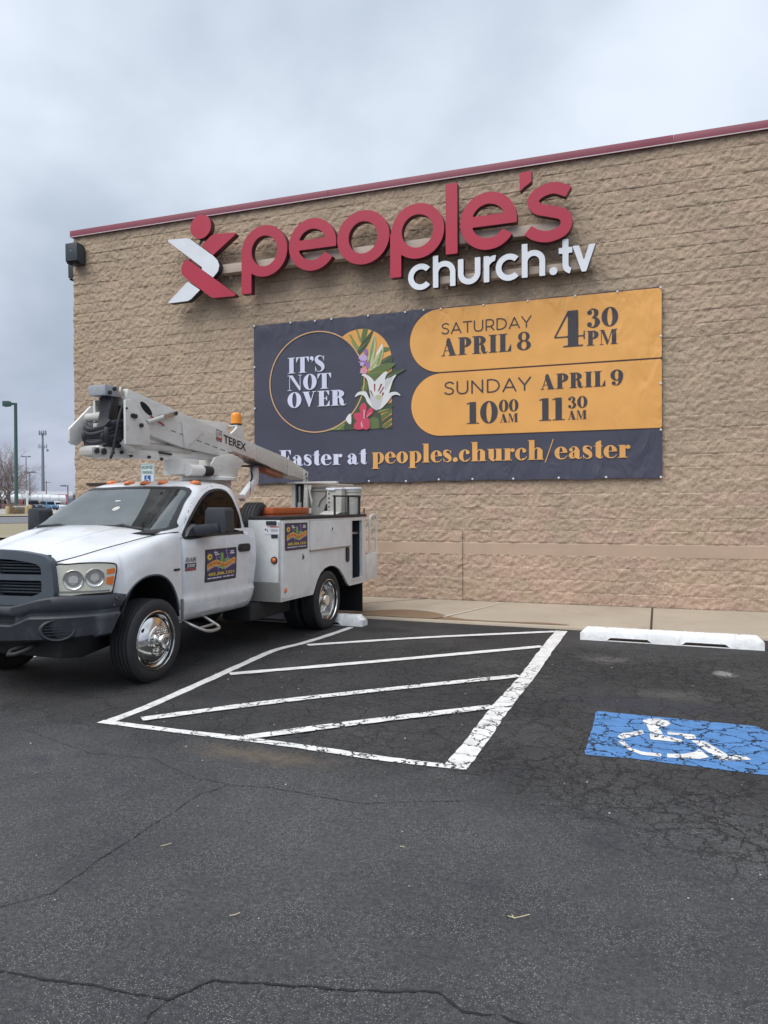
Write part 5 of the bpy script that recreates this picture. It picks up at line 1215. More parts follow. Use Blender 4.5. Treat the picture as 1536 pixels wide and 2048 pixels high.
# hood and front wings
US = [0, .12, .25, .4, .5, .58, .66, .74, .82, .9, 1.0]
PV = smoothpts([(.53, -.60, 0), (.76, -.47, 0), (.93, -.25, 0), (.985, -.05, 0), (1.0, .15, 0), (.998, .4, 0), (.985, .635, 0)], 14)
HV = smoothpts([(.53, -.60, 1.20), (.625, -.43, 1.242), (.715, -.18, 1.305), (.775, .01, 1.345), (.83, .2, 1.385), (.885, .43, 1.420), (.945, .635, 1.435)], 14)
def arch_z(s):
    e = (s - .165) / .435
    return .50 + .535 * max(0.0, 1 - abs(e) ** 2.3) ** (1 / 2.0) if abs(e) < 1 else -1
prof = [(0, 0), (.10, .012), (.28, .035), (.50, .085), (.68, .16), (.80, .25), (.875, .36), (.915, .46), (.945, .56), (.985, .66), (1.0, .78), (1.0, .90), (1.0, 1.0)]
for sgn in (1, -1):
    rows = []; lip = []
    for (pv, ps, _), (hv, hs, hz) in zip(PV, HV):
        zb = .905 if ps < -.24 else .535
        az = arch_z(ps); zb = max(zb, az) if ps > -.24 else zb
        if -.26 < ps < -.2: zb = .89
        rows.append([(sgn * (hv + (pv - hv) * f_), hs + (ps - hs) * f_, hz + (zb - hz) * g_) for f_, g_ in prof] + [(sgn * (pv - .05), ps, zb + .004)])
        if az > 0: lip.append((sgn * (pv - .004), ps, zb))
    mb = MB(); mb.grid(rows); fd = tp(mb, 'front_wing', 'white', 40)
    mb = MB(); mb.tube(lip, .011, 8); tp(mb, 'arch_lip', 'grille', 60, fd)
    mb = MB(); sh = [(sgn * .985, s, arch_z(s) - .012) for s in np.linspace(-.262, .595, 26)]
    mb.grid([[p, (sgn * .45, p[1], p[2] + .02)] for p in sh]); mb.face([(sgn * .45, -.27, .45), (sgn * .45, .60, .45), (sgn * .45, .60, 1.06), (sgn * .45, -.27, 1.06)])
    mb.face([(sgn * .97, .60, .52), (sgn * .45, .60, .52), (sgn * .45, .60, 1.0), (sgn * .97, .60, 1.0)]); tp(mb, 'wheel_well', 'void', None, fd)
    mb = MB(); mb.tube([(sgn * (h[0] + .001), h[1], h[2] + .001) for h in HV], .0055, 6); tp(mb, 'bonnet_gap', 'seam', 60, fd)
    mb = MB(); mb.prism([(.605, .535), (.64, .535), (.64, .75), (.605, .75)], sgn * .93, sgn * 1.004, .004); tp(mb, 'rocker_trim', 'badge', 35, fd)
rows = []
NQ = 40
for k, (hv, hs, hz) in enumerate(HV):
    t = k / (len(HV) - 1); row = []
    for i in range(NQ + 1):
        q = -1 + 2 * i / NQ; a = abs(q)
        bow = (.085 * (1 - t) + .25 * t) * (1 - a ** 2.2)
        z = hz + (.098 * (1 - t) + .075 * t) * (1 - a ** 2.6)
        z += .020 * math.exp(-((a - .62) / .10) ** 2) * math.sin(min(1, t * 1.15) * math.pi) ** .6 - .014 * math.exp(-((a - .40) / .14) ** 2) * math.sin(t * math.pi)
        row.append((hv * q * .995, hs - bow, z))
    rows.append(row)
mb = MB(); mb.grid([[(p[0], p[1] + .02, p[2] - .05) for p in rows[0]]] + rows[:-3]); tp(mb, 'bonnet', 'white', 40)

# grille
def gy(v): return -.735 + .20 * abs(v) ** 2.2 + .04 * abs(v)
go = smoothpts([(0, 1.316), (.22, 1.308), (.36, 1.290), (.48, 1.268), (.545, 1.235), (.575, 1.18), (.59, 1.05), (.592, .905), (.50, .885), (.40, .86), (.30, .83), (.2, .822), (0, .820)], 5)
outer = go + [(-x, z) for x, z in go[::-1]]
hole1 = [(.03, 1.095), (.03, 1.235), (.20, 1.228), (.36, 1.208), (.44, 1.19), (.477, 1.16), (.485, 1.095)]
hole2 = [(.03, 1.045), (.485, 1.045), (.485, .945), (.45, .925), (.38, .900), (.03, .900)]
holes = U(*[poly(h) for h in (hole1, hole2)], *[poly([(-x, z) for x, z in h]) for h in (hole1, hole2)])
gp = lambda o: (lambda u, w, d: (u, gy(u) - o + d + .05 * max(0, w - 1.2), w))
mb = MB(); add_outline(mb, D(poly(outer), holes), (-.7, .75, .7, 1.4), .014, gp(.03), .075, run=2); gr = tp(mb, 'grille_surround', 'grille', 45, weld=True)
for z in (1.205, 1.178, 1.15, 1.123, 1.018, .99, .962, .935):
    mb = MB(); w_ = .47 if z < 1.19 else .40
    mb.grid([[(v, gy(v) - .004, z - .006), (v, gy(v) - .012, z + .004), (v, gy(v) + .03, z + .009)] for v in np.linspace(-w_, w_, 21)]); tp(mb, 'grille_slat', 'grille', 50, gr)
mb = MB(); mb.grid([[(v, gy(v) + .045, z) for z in (.86, 1.27)] for v in np.linspace(-.52, .52, 15)]); tp(mb, 'grille_back', 'void', None, gr)
# headlamps sit on the chamfer between grille and wing
A_, B_ = Vector((.545, -.625, 0)), Vector((.945, -.262, 0)); UV_ = (B_ - A_); LH = UV_.length; UV_.normalize(); NV = Vector((UV_.y, -UV_.x, 0))
for sgn in (1, -1):
    def hl(o): return lambda u, w, d: (lambda q: (sgn * q.x, q.y, w))(A_ + UV_ * u + NV * (o - d + .045 * math.sin(min(1, max(0, u / LH)) * math.pi) - .05 * max(0, (u / LH - .75)) ** 2 * 4))
    shp = smoothpts([(.012, .915), (.012, 1.155), (.12, 1.178), (.28, 1.187), (.42, 1.183), (.505, 1.172), (.527, 1.15), (.52, 1.08), (.49, .935), (.47, .923), (.25, .918)], 4, True)
    f = poly(shp)
    mb = MB(); add_outline(mb, D(grow(f, .012), grow(f, -.004)), (-.05, .85, .6, 1.25), .01, hl(.012), .03, run=2); hlo = tp(mb, 'headlamp', 'seam', 45)
    mb = MB(); add_outline(mb, f, (-.05, .85, .6, 1.25), .012, hl(.016), .02, run=2); tp(mb, 'lens', 'lens', 45, hlo)
    mb = MB()
    for cu_, cz_, r_ in ((.165, 1.045, .092), (.345, 1.060, .085)):
        rr_ = []
        for k in range(28):
            t = 2 * math.pi * k / 28; rr_.append([hl(o)(cu_ + r_ * q * math.cos(t), cz_ + r_ * q * math.sin(t), 0) for q, o in ((1.0, .018), (.93, .027), (.86, .020), (.7, .019), (.45, .0195))])
        mb.grid([list(c) for c in zip(*rr_)], close_u=True)
    tp(mb, 'reflector', 'reflector', 50, hlo)
    mb = MB()
    for cu_, cz_, r_ in ((.165, 1.045, .040), (.345, 1.060, .036)): add_outline(mb, rrect(cu_ - r_, cz_ - r_ * .7, cu_ + r_, cz_ + r_ * .7, .015), (0, .9, .55, 1.2), .006, hl(.0215))
    tp(mb, 'bulb', 'bulb', 50, hlo)
    mb = MB(); add_outline(mb, U(poly([(.445, 1.085), (.515, 1.095), (.519, 1.125), (.513, 1.14), (.45, 1.13)]), poly([(.44, 1.0), (.495, .985), (.51, 1.05), (.513, 1.066), (.447, 1.058)])), (.4, .9, .55, 1.2), .005, hl(.0225)); tp(mb, 'turn_signal', 'amber', None, hlo)
    mb = MB(); add_outline(mb, rect(.03, .93, .475, .945), (0, .9, .55, 1.0), .006, hl(.0215)); tp(mb, 'chrome_strip', 'reflector', None, hlo)
# bumper
BP = smoothpts([(0, -.83), (.20, -.825), (.42, -.80), (.62, -.72), (.80, -.56), (.92, -.36), (.965, -.17)], 8)
def bprof(v, s, t):
    tz = ip(abs(v), [0, .22, .36, .5, .62, .97], [.812, .815, .845, .885, .905, .90])
    lz = ip(abs(v), [0, .26, .36, .44, .97], [.655, .655, .69, .728, .735])
    bz = ip(abs(v), [0, .6, .97], [.485, .52, .54])
    return tz, lz, bz
def brow(v, s, n):
    tz, lz, bz = bprof(v, s, 0)
    rec = .05 if abs(v) < .27 else 0
    pts = [(-.10, tz + .005), (-.015, tz), (.0, tz - .015), (.004, tz - .06), (.0, max(lz + .055, .745)), (-.012, max(lz + .04, .73)), (-.012 - rec, max(lz + .03, .72)), (-.012 - rec, lz + .012), (.018, lz), (.026, lz - .012), (.02, lz - .05), (.016, (lz + bz) / 2), (.008, bz + .02), (-.02, bz), (-.12, bz + .01)]
    return [(v + n.x * o, s + n.y * o, z) for o, z in pts]
rows = []
full = [(-x, y) for x, y in BP[:0:-1]] + BP
for i, (v, s) in enumerate(full):
    d = Vector(full[min(i + 1, len(full) - 1)]) - Vector(full[max(i - 1, 0)]); d.normalize(); n = Vector((d.y, -d.x))
    r_ = brow(v, s, n)
    k = max(0.0, (abs(v) - .86) / .105)       # the end slants back under the lamp
    rows.append([(x, y - k * .22 * max(0, (.89 - z)) / .35, z) for x, y, z in r_])
mb = MB(); mb.grid(rows); bump = tp(mb, 'front_bumper', 'plastic', 40)
for sgn in (1, -1):
    fc = Vector((.655, -.690, 0)); fu = Vector((.62, .78, 0)); fn = Vector((.78, -.62, 0))
    fu = Vector((.74, .67, 0)).normalized(); fn = Vector((fu.y, -fu.x, 0))
    fo = lambda o: (lambda u, w, d: (lambda q: (sgn * q.x, q.y, w))(fc + fu * u + fn * (o - d)))
    mb = MB(); rows = []
    for q, o in ((1.28, .008), (1.12, .030), (1.0, .026), (.96, .010)): rows.append([fo(o)(.125 * q * math.cos(t), .615 + .080 * q * math.sin(t), 0) for t in [2 * math.pi * k / 30 for k in range(30)]])
    mb.grid(rows, close_u=True); fg = tp(mb, 'fog_lamp_recess', 'plastic', 50, bump)
    mb = MB(); mb.face([fo(.013)(.12 * math.cos(t), .615 + .077 * math.sin(t), 0) for t in [2 * math.pi * k / 30 for k in range(30)]]); tp(mb, 'recess_back', 'void', None, fg)
    mb = MB()
    for dz in (-.042, -.016, .010, .036):
        w_ = .12 * math.sqrt(max(.05, 1 - (dz / .08) ** 2)); mb.bar(fo(.018)(-w_, .615 + dz, 0), fo(.018)(w_, .615 + dz, 0), .012, .007)
    tp(mb, 'louvre', 'plastic', None, fg)
for v, z in ((.915, .865), (.905, .80)): mb = MB(); mb.lathe([(0, .0), (.012, .0), (.013, .012)], 'x', 10, 0, (v + .04, -.28 - (.87 - z) * .4, z)); tp(mb, 'bumper_bolt', 'badge', 50, bump)
for sgn in (1, -1):
    mb = MB(); mb.tube([(sgn * .33, -.55, .45), (sgn * .30, -.74, .455), (sgn * .26, -.84, .43), (sgn * .30, -.90, .41), (sgn * .38, -.90, .42), (sgn * .42, -.83, .44), (sgn * .41, -.74, .455)], .019, 10); tp(mb, 'tow_hook', 'frame', 60)
# badges
def badge(body, s0, z0, w, h, mats, under=None):
    mb = MB(); T = lambda u, w_, d: (side(u, w_) + .010, u, w_)
    if under: add_outline(mb, rrect(*under, .006), (under[0] - .02, under[1] - .02, under[2] + .02, under[3] + .02), .006, lambda u, w_, d: (side(u, w_) + .008, u, w_), mi=1)
    text_mesh(mb, body, T, s0, z0, w, h, .02, 0, .25); return tp(mb, 'badge', mats, None)
badge('RAM', .685, 1.12, .165, .05, ['badge'])
badge('5500', .70, 1.066, .13, .034, ['decal_white', 'ink'], (.683, 1.058, .852, 1.108))
badge('HEAVY DUTY', .70, 1.034, .135, .016, ['badge', 'redink'], (.683, 1.028, .852, 1.055))
def wing_side(s, z): return 1.004
mb = MB(); add_outline(mb, rrect(.49, 1.045, .59, 1.068, .006), (.47, 1.03, .61, 1.09), .006, lambda u, w_, d: (.998, u, w_)); tp(mb, 'badge', 'ink', None)

# magnetic signs on door and body
def decal(s0, s1, z0, z1, vf, parent):
    W_, H__ = s1 - s0, z1 - z0
    T = lambda o: (lambda u, w, d: (vf(s0 + u * W_, z0 + w * H__) + o, s0 + u * W_, z0 + w * H__))
    mb = MB(); add_outline(mb, rrect(0, 0, 1, 1, .02), (-.02, -.02, 1.02, 1.02), .02, T(.006), run=1)
    add_outline(mb, rrect(.05, .06, .95, .94, .02), (0, 0, 1, 1), .02, T(.0068), run=1, mi=1)
    mats = ['decal_edge', 'decal_dark', 'decal_yellow', 'decal_ribbon', 'decal_red', 'decal_green', 'decal_greend', 'decal_white', 'decal_lilac']
    for pth in ([(.30, .95), (.36, .62), (.42, .3), (.36, .06)], [(.66, .97), (.69, .75), (.62, .4), (.72, .08)], [(.40, .75), (.5, .68), (.58, .74)]):
        add_outline(mb, cap(pth, [.012, .008] + [.006] * (len(pth) - 2)), (0, 0, 1, 1), .012, T(.0074), mi=8, run=1)
    st = []
    for k in range(18):
        r_ = .125 if k % 2 == 0 else .07; st.append((.135 + r_ * .8 * math.cos(k * math.pi / 9), .77 + r_ * math.sin(k * math.pi / 9)))
    add_outline(mb, poly(st), (0, .5, .4, 1), .012, T(.0076), mi=2, run=1); add_outline(mb, ell(.14, .77, .035), (0, .5, .4, 1), .01, T(.0082), mi=4, run=1)
    add_outline(mb, U(rrect(.47, .40, .56, .87, .04)), (.4, .3, .65, .95), .012, T(.0076), mi=5, run=1)
    add_outline(mb, U(ell(.35, .60, .10, .075), ell(.68, .62, .10, .075), ell(.26, .55, .06), ell(.78, .58, .05)), (.1, .4, .95, .8), .012, T(.0078), mi=6, run=1)
    rb = lambda u: .50 + .055 * math.cos((u - .30) * 2 * math.pi / .62) * (1 if u < .75 else 1) + .05 * u
    up = [(u, rb(u) + .085) for u in np.linspace(.06, .95, 24)]; lo = [(u, rb(u) - .085) for u in np.linspace(.06, .95, 24)]
    add_outline(mb, poly(up + lo[::-1]), (0, .3, 1, .8), .012, T(.0086), mi=3, run=1)
    add_outline(mb, cap([(u, w - .025) for u, w in lo], .006), (0, .2, 1, .8), .01, T(.0086), mi=7, run=1)
    add_outline(mb, poly([(.43, .47), (.62, .47), (.53, .33)]), (.3, .2, .7, .6), .012, T(.0090), mi=5, run=1)
    k0 = len(mb.v); text_mesh(mb, 'FRANKENSIGN', lambda u, w, d: (u, w, 0), .09, .45, .83, .105, .03, 4)
    mb.v[k0:] = [T(.0094)(u, w + rb(u) - .50, 0) for u, w, _ in mb.v[k0:]]
    text_mesh(mb, '405.306.1331', T(.0088), .09, .185, .83, .095, .03, 2)
    for a, b, z_ in ((.27, .38, .87), (.29, .43, .81), (.79, .90, .87), (.77, .92, .81)): add_outline(mb, rrect(a, z_, b, z_ + .035, .01), (a - .02, z_ - .02, b + .02, z_ + .06), .008, T(.0088), mi=7, run=1)
    for a, b in ((.08, .2), (.215, .36), (.375, .52), (.57, .66), (.68, .80), (.815, .92)): add_outline(mb, rect(a, .095, b, .125), (0, .05, 1, .2), .01, T(.0088), mi=7, run=1)
    return tp(mb, 'magnetic_sign', mats, None, parent)
decal(1.012, 1.620, .876, 1.232, lambda s, z: side(s, z) + .0, None)

# wheels
def tyre_prof(w):
    R_, h = .402, w / 2
    p = [(.255, -h + .012), (.30, -h + .0), (.345, -h - .006), (.375, -h + .004), (.392, -h + .018)]
    gs_ = np.linspace(-h + .03, h - .03, 5)
    p += [(R_ - .004, -h + .024)]
    for g_ in gs_: p += [(R_, g_ - .008), (R_ - .012, g_ - .006), (R_ - .012, g_ + .006), (R_, g_ + .008)]
    p += [(R_ - .004, h - .024), (.392, h - .018), (.375, h - .004), (.345, h + .006), (.30, h), (.285, h - .006), (.255, h - .012)]
    return p
TWD = .235
tyre_mb = MB(); tyre_mb.lathe(tyre_prof(TWD), 'x', 72)
def chrome_front():
    mb = MB(); o = TWD / 2
    mb.lathe([(.255, o - .03), (.288, o - .008), (.288, o), (.279, o + .004), (.272, o - .012), (.267, o - .045), (.256, o - .055), (.240, o - .035), (.200, o - .002), (.165, o + .014), (.148, o + .020), (.140, o + .030), (.128, o + .034), (.098, o + .036), (.094, o + .05), (.080, o + .055), (.076, o + .10), (.070, o + .112), (.040, o + .114), (.036, o + .108), (0, o + .108)], 'x', 64)
    return mb
def chrome_rear():
    mb = MB(); o = TWD / 2
    mb.lathe([(.255, o - .03), (.288, o - .008), (.288, o), (.279, o + .004), (.272, o - .012), (.266, o - .05), (.256, o - .06), (.250, o - .13), (.235, o - .155), (.190, o - .15), (.150, o - .135), (.135, o - .12), (.130, o - .085), (.110, o - .075), (.085, o - .072), (.078, o - .03), (.070, o - .02), (0, o - .02)], 'x', 64)
    return mb
def lugs(mb, r, o, n=10, hgt=.035, rad=.016):
    for k in range(n):
        t = 2 * math.pi * (k + .5) / n; q_ = MB(); q_.lathe([(rad, o), (rad, o + hgt * .7), (rad * .7, o + hgt), (0, o + hgt)], 'x', 10, 0, (0, r * math.cos(t), r * math.sin(t))); q_.build('lug_nut', 'chrome', mb, 30)
def handholes(mb, r, o, n=4):
    for k in range(n):
        t = 2 * math.pi * (k + .62) / n; mb.lathe([(.021, o), (.0, o + .002)], 'x', 14, 0, (0, r * math.cos(t), r * math.sin(t)))
def wheel(name, sgn, x, y, rear):
    w = bpy.data.objects.new(name, None); COL.objects.link(w); w.parent = TR; w.location = (x, y, .400); w.rotation_euler = (0, 0, 0 if sgn > 0 else math.pi)
    t = MB(); t.add(tyre_mb.v, tyre_mb.f); t.build('tyre', 'tyre', w, 40)
    if rear:
        t = MB(); t.add([(v[0] - .285, v[1], v[2]) for v in tyre_mb.v], tyre_mb.f); t.build('tyre', 'tyre', w, 40)
    (chrome_rear() if rear else chrome_front()).build('rim', 'chrome', w, 30)
    o = TWD / 2
    if rear: lugs(w, .152, o - .14)
    else: lugs(w, .113, o + .034)
    mb = MB(); handholes(mb, .215, o - .151 if rear else o - .009)
    mb.build('hand_holes', 'void', w, 30)
for sgn in (1, -1):
    wheel('front_wheel', sgn, sgn * (1.02 - TWD / 2), .185, False); wheel('rear_wheel', sgn, sgn * (1.205 - TWD / 2), 3.59, True)
# chassis
mb = MB()
for v in (-.42, .42): mb.box(v - .04, v + .04, -.70, 5.0, .52, .74, .006)
for s in (.5, 1.6, 2.7, 4.3): mb.box(-.40, .40, s - .05, s + .05, .55, .70, .004)
tp(mb, 'chassis_frame', 'frame')
mb = MB(); mb.cyl((-.95, 3.59, .40), (.95, 3.59, .40), .075, 14); mb.lathe([(0, -.17), (.15, -.1), (.17, 0), (.15, .1), (0, .17)], 'x', 16, 0, (0, 3.59, .40)); mb.cyl((-.8, .185, .38), (.8, .185, .38), .055, 12)
mb.lathe([(0, -.13), (.11, -.07), (.12, 0), (.11, .07), (0, .13)], 'x', 14, 0, (-.25, .185, .39)); mb.bar((-.7, .02, .42), (.7, .02, .42), .04, .04)
mb.cyl((.1, .5, .5), (.1, 3.5, .42), .045, 10); tp(mb, 'axles', 'frame')
mb = MB(); mb.box(.50, .92, 2.05, 3.05, .30, .52, .05); tp(mb, 'fuel_tank', 'frame'); mb = MB(); mb.box(-.9, -.5, 1.6, 2.9, .32, .52, .05); tp(mb, 'fuel_tank', 'frame')
mb = MB(); mb.prism([(-.60, .34), (-.35, .30), (.6, .42), (.6, .5), (-.6, .5)], -.6, .6, .02); mb.box(-.55, .55, -.2, 2.0, .50, .60); tp(mb, 'engine_guard', 'frame')
mb = MB(); mb.box(-.9, .9, .62, 2.1, .50, .535); tp(mb, 'cab_floor', 'frame')
for sgn in (1, -1):
    mb = MB(); mb.tube(smoothpts([(sgn * .90, .76, .50), (sgn * 1.02, .80, .44), (sgn * 1.10, .90, .385), (sgn * 1.11, 1.05, .375), (sgn * 1.08, 1.15, .39), (sgn * 1.0, 1.12, .45), (sgn * .9, 1.10, .51)], 4), .018, 10); mb.tube([(sgn * 1.04, .86, .42), (sgn * 1.03, 1.12, .42)], .014, 8); tp(mb, 'step_loop', 'steel', 60)

# ------------------------------------------------------------------ service body
SB0, SB1, SBZ0, SBZ1 = 2.28, 4.90, .525, 1.525
def body_side(sgn):
    F = [(SB0, SBZ0), (3.14, SBZ0), (3.19, .60), (3.26, .70), (3.36, .79), (3.50, .85), (3.66, .868), (3.82, .85), (3.97, .79), (4.10, .69), (4.22, .57), (4.30, SBZ0), (SB1, SBZ0), (SB1, SBZ1), (SB0, SBZ1)]
    op = rrect(4.375, .62, 4.735, 1.475, .01)
    f = D(poly(F), op); T = lambda u, w, d: (sgn * (1.2 - d), u, w)
    mb = MB(); add_outline(mb, f, (2.2, .45, 5.0, 1.6), .025, T, .03)
    x0, x1 = sorted((sgn * .75, sgn * 1.199))
    mb.face([(sgn * .75, SB0, SBZ0), (sgn * 1.2, SB0, SBZ0), (sgn * 1.2, SB0, SBZ1), (sgn * .75, SB0, SBZ1)]); mb.face([(sgn * .75, SB1, SBZ0), (sgn * 1.2, SB1, SBZ0), (sgn * 1.2, SB1, SBZ1), (sgn * .75, SB1, SBZ1)])
    mb.face([(sgn * .75, SB0, SBZ1), (sgn * 1.2, SB0, SBZ1), (sgn * 1.2, SB1, SBZ1), (sgn * .75, SB1, SBZ1)]); mb.face([(sgn * .75, SB0, SBZ0), (sgn * .75, SB1, SBZ0), (sgn * .75, SB1, SBZ1), (sgn * .75, SB0, SBZ1)])
    bs = tp(mb, 'side_body', 'white_panel', 35)
    mb = MB(); y0, y1, z0, z1, d_ = 4.37, 4.74, .615, 1.48, .36
    q = lambda x, y, z: (sgn * x, y, z)
    a, b = 1.172, 1.172 - d_
    for pts in ([q(a, y0, z0), q(b, y0, z0), q(b, y0, z1), q(a, y0, z1)], [q(a, y1, z0), q(b, y1, z0), q(b, y1, z1), q(a, y1, z1)], [q(b, y0, z0), q(b, y1, z0), q(b, y1, z1), q(b, y0, z1)], [q(a, y0, z0), q(a, y1, z0), q(b, y1, z0), q(b, y0, z0)], [q(a, y0, z1), q(a, y1, z1), q(b, y1, z1), q(b, y0, z1)]): mb.face(pts)
    tp(mb, 'open_compartment', 'lampcase', None, bs)
    mb = MB(); mb.box(*sorted((sgn * .86, sgn * 1.15)), y0 + .005, y1 - .005, 1.27, 1.30, .003); tp(mb, 'shelf', 'steel', 35, bs)
    mb = MB(); add_outline(mb, D(rrect(4.35, .595, 4.76, 1.50, .01), op), (4.3, .55, 4.8, 1.55), .02, lambda u, w, d: (sgn * (1.212 - d), u, w), .014); tp(mb, 'door_frame', 'boom_white', 35, bs)
    def panel(nm, F_, off=.012, mat='white_panel'):
        xs = [p[0] for p in F_]; zs = [p[1] for p in F_]; bx = (min(xs) - .03, min(zs) - .03, max(xs) + .03, max(zs) + .03); f = poly(F_)
        mb = MB(); add_outline(mb, f, bx, .022, lambda u, w, d: (sgn * (1.2 + off - d), u, w), off); add_outline(mb, D(grow(f, .009), f), bx, .01, lambda u, w, d: (sgn * 1.2025, u, w), mi=1)
        return tp(mb, nm, [mat, 'seam'], 35, bs)
    panel('compartment_door', [(2.32, .56), (3.10, .56), (3.15, .63), (3.22, .73), (3.32, .81), (3.32, 1.505), (2.32, 1.505)] if False else [(2.315, .562), (3.00, .562), (3.00, 1.505), (2.315, 1.505)])
    panel('compartment_door', [(3.045, 1.115), (4.30, 1.115), (4.30, 1.502), (3.045, 1.502)])
    mb = MB(); mb.tube([(sgn * 1.214, 3.03, 1.108), (sgn * 1.214, 4.31, 1.108)], .011, 8); tp(mb, 'drip_rail', 'steel', 60, bs)
    for s, z, w_, h_ in ((2.83, 1.045, .035, .075), (3.68, 1.385, .06, .06)):
        mb = MB(); mb.box(*sorted((sgn * 1.208, sgn * 1.222)), s - w_ / 2, s + w_ / 2, z - h_ / 2, z + h_ / 2, .004); mb.box(*sorted((sgn * 1.222, sgn * 1.23)), s - .01, s + .012, z - .02, z + .012, .002, 1); tp(mb, 'latch', ['steel' if z < 1.2 else 'white_panel', 'black'], 35, bs)
    mb = MB(); add_outline(mb, rrect(4.165, .88, 4.255, 1.10, .04), (4.1, .8, 4.3, 1.2), .01, lambda u, w, d: (sgn * (1.222 - d), u, w), .02); tp(mb, 'paddle_handle', 'black', 35, bs)
    mb = MB(); mb.lathe([(0, 1.222), (.03, 1.222), (.036, 1.2)], 'x', 18, 0, (0, 2.375, .66)); mb.v = [(sgn * x, y, z) for x, y, z in mb.v]; tp(mb, 'side_reflector', 'amber', 50, bs)
    # front face: lamp, labels, tread plate
    fr = lambda o: (lambda u, w, d: (sgn * u, SB0 - o + d, w))
    mb = MB(); add_outline(mb, rrect(.76, .53, 1.195, .765, .004), (.7, .5, 1.22, .8), .02, fr(.006), .006); tp(mb, 'tread_plate', 'diamond', 35, bs)
    mb = MB(); mb.lathe([(.030, 0), (.030, -.016), (.024, -.022), (0, -.024)], 'y', 20, 0, (sgn * 1.115, SB0 - .004, 1.035)); mb.lathe([(.046, 0), (.044, -.012), (.031, -.014)], 'y', 20, 1, (sgn * 1.115, SB0 - .001, 1.035)); tp(mb, 'marker_lamp', ['amber', 'black'], 50, bs)
    mb = MB(); add_outline(mb, rrect(.965, 1.352, 1.19, 1.452, .004), (.9, 1.3, 1.22, 1.5), .01, fr(.004), .003); add_outline(mb, rect(1.06, 1.436, 1.188, 1.45), (1, 1.42, 1.2, 1.47), .006, fr(.0055), mi=1)
    for z in (1.415, 1.40, 1.385): add_outline(mb, rect(1.07, z - .002, 1.175, z + .002), (1.05, z - .01, 1.2, z + .01), .003, fr(.0055), mi=2)
    add_outline(mb, U(ell(1.0, 1.41, .012), rect(1.02, 1.385, 1.03, 1.41)), (.96, 1.36, 1.06, 1.44), .004, fr(.0055), mi=2); tp(mb, 'warning_label', ['decal_white', 'redink', 'seam'], None, bs)
    mb = MB(); mb.box(*sorted((sgn * 1.01, sgn * 1.15)), SB0 - .02, SB0 - .001, 1.465, 1.515, .006); tp(mb, 'vent_plate', 'plastic', 35, bs); mb = MB(); add_outline(mb, rrect(1.075, 1.305, 1.165, 1.35, .004), (1.0, 1.28, 1.2, 1.37), .006, fr(.006), .005); tp(mb, 'vent_plate', 'plastic', 35, bs)
    mb = MB(); x0, x1 = sorted((sgn * .74, sgn * 1.215)); mb.box(x0, x1, SB0 + .02, SB1 + .02, SBZ1 + .004, SBZ1 + .042, .01); tp(mb, 'lid_rail', 'black', 35, bs)
    mb = MB(); mb.box(*sorted((sgn * .72, sgn * 1.19)), 4.78, 4.80, .085, .53, .003); tp(mb, 'mud_flap', 'void', 35)
    mb = MB(); mb.grid([[(sgn * .62, s, z), (sgn * 1.17, s, z)] for s, z in [(3.17, SBZ0), (3.22, .64), (3.36, .80), (3.5, .858), (3.66, .872), (3.82, .858), (3.97, .80), (4.12, .68), (4.28, SBZ0)]]); mb.face([(sgn * .62, s, z) for s, z in ((3.17, .5), (4.28, .5), (4.12, .85), (3.3, .85))]); tp(mb, 'wheel_well', 'void', None, bs)
    return bs
bl = body_side(1); body_side(-1)
decal(2.368, 2.952, 1.146, 1.484, lambda s, z: 1.213, bl)
mb = MB(); mb.box(-.75, .75, SB0, 5.0, .80, .84); mb.box(-.75, .75, SB0, SB0 + .03, .84, 1.50); tp(mb, 'bed_floor', 'plastic')
# tail step with hand rail
mb = MB(); mb.box(-1.19, 1.19, 4.925, 5.36, .545, .60, .006); mb.prism([(4.925, .545), (5.36, .60), (5.36, .955), (4.925, .945)], 1.17, 1.20, .004); mb.prism([(4.925, .545), (5.36, .60), (5.36, .955), (4.925, .945)], -1.20, -1.17, .004); mb.box(-1.17, 1.17, 5.33, 5.36, .60, .95, .004); tp(mb, 'tail_step', 'white_panel')
for sgn in (1, -1):
    mb = MB(); mb.tube(smoothpts([(sgn * 1.185, 5.10, .94), (sgn * 1.185, 5.10, 1.2), (sgn * 1.185, 5.10, 1.46), (sgn * 1.185, 5.13, 1.525), (sgn * 1.185, 5.20, 1.55), (sgn * 1.185, 5.28, 1.548), (sgn * 1.185, 5.345, 1.52), (sgn * 1.185, 5.365, 1.46), (sgn * 1.185, 5.36, 1.2), (sgn * 1.185, 5.36, .94)], 3), .019, 10); tp(mb, 'hand_rail', 'boom_white', 60)
# black rack on the lid
mb = MB()
for s_ in (3.84, 4.30, 4.70): mb.bar((1.185, s_, 1.565), (1.185, s_, 1.835), .024, .024)
mb.bar((1.185, 3.80, 1.835), (1.185, 4.74, 1.835), .024, .022); mb.bar((1.19, 4.87, 1.56), (1.19, 4.87, 1.66), .014, .014); tp(mb, 'ladder_rack', 'black')

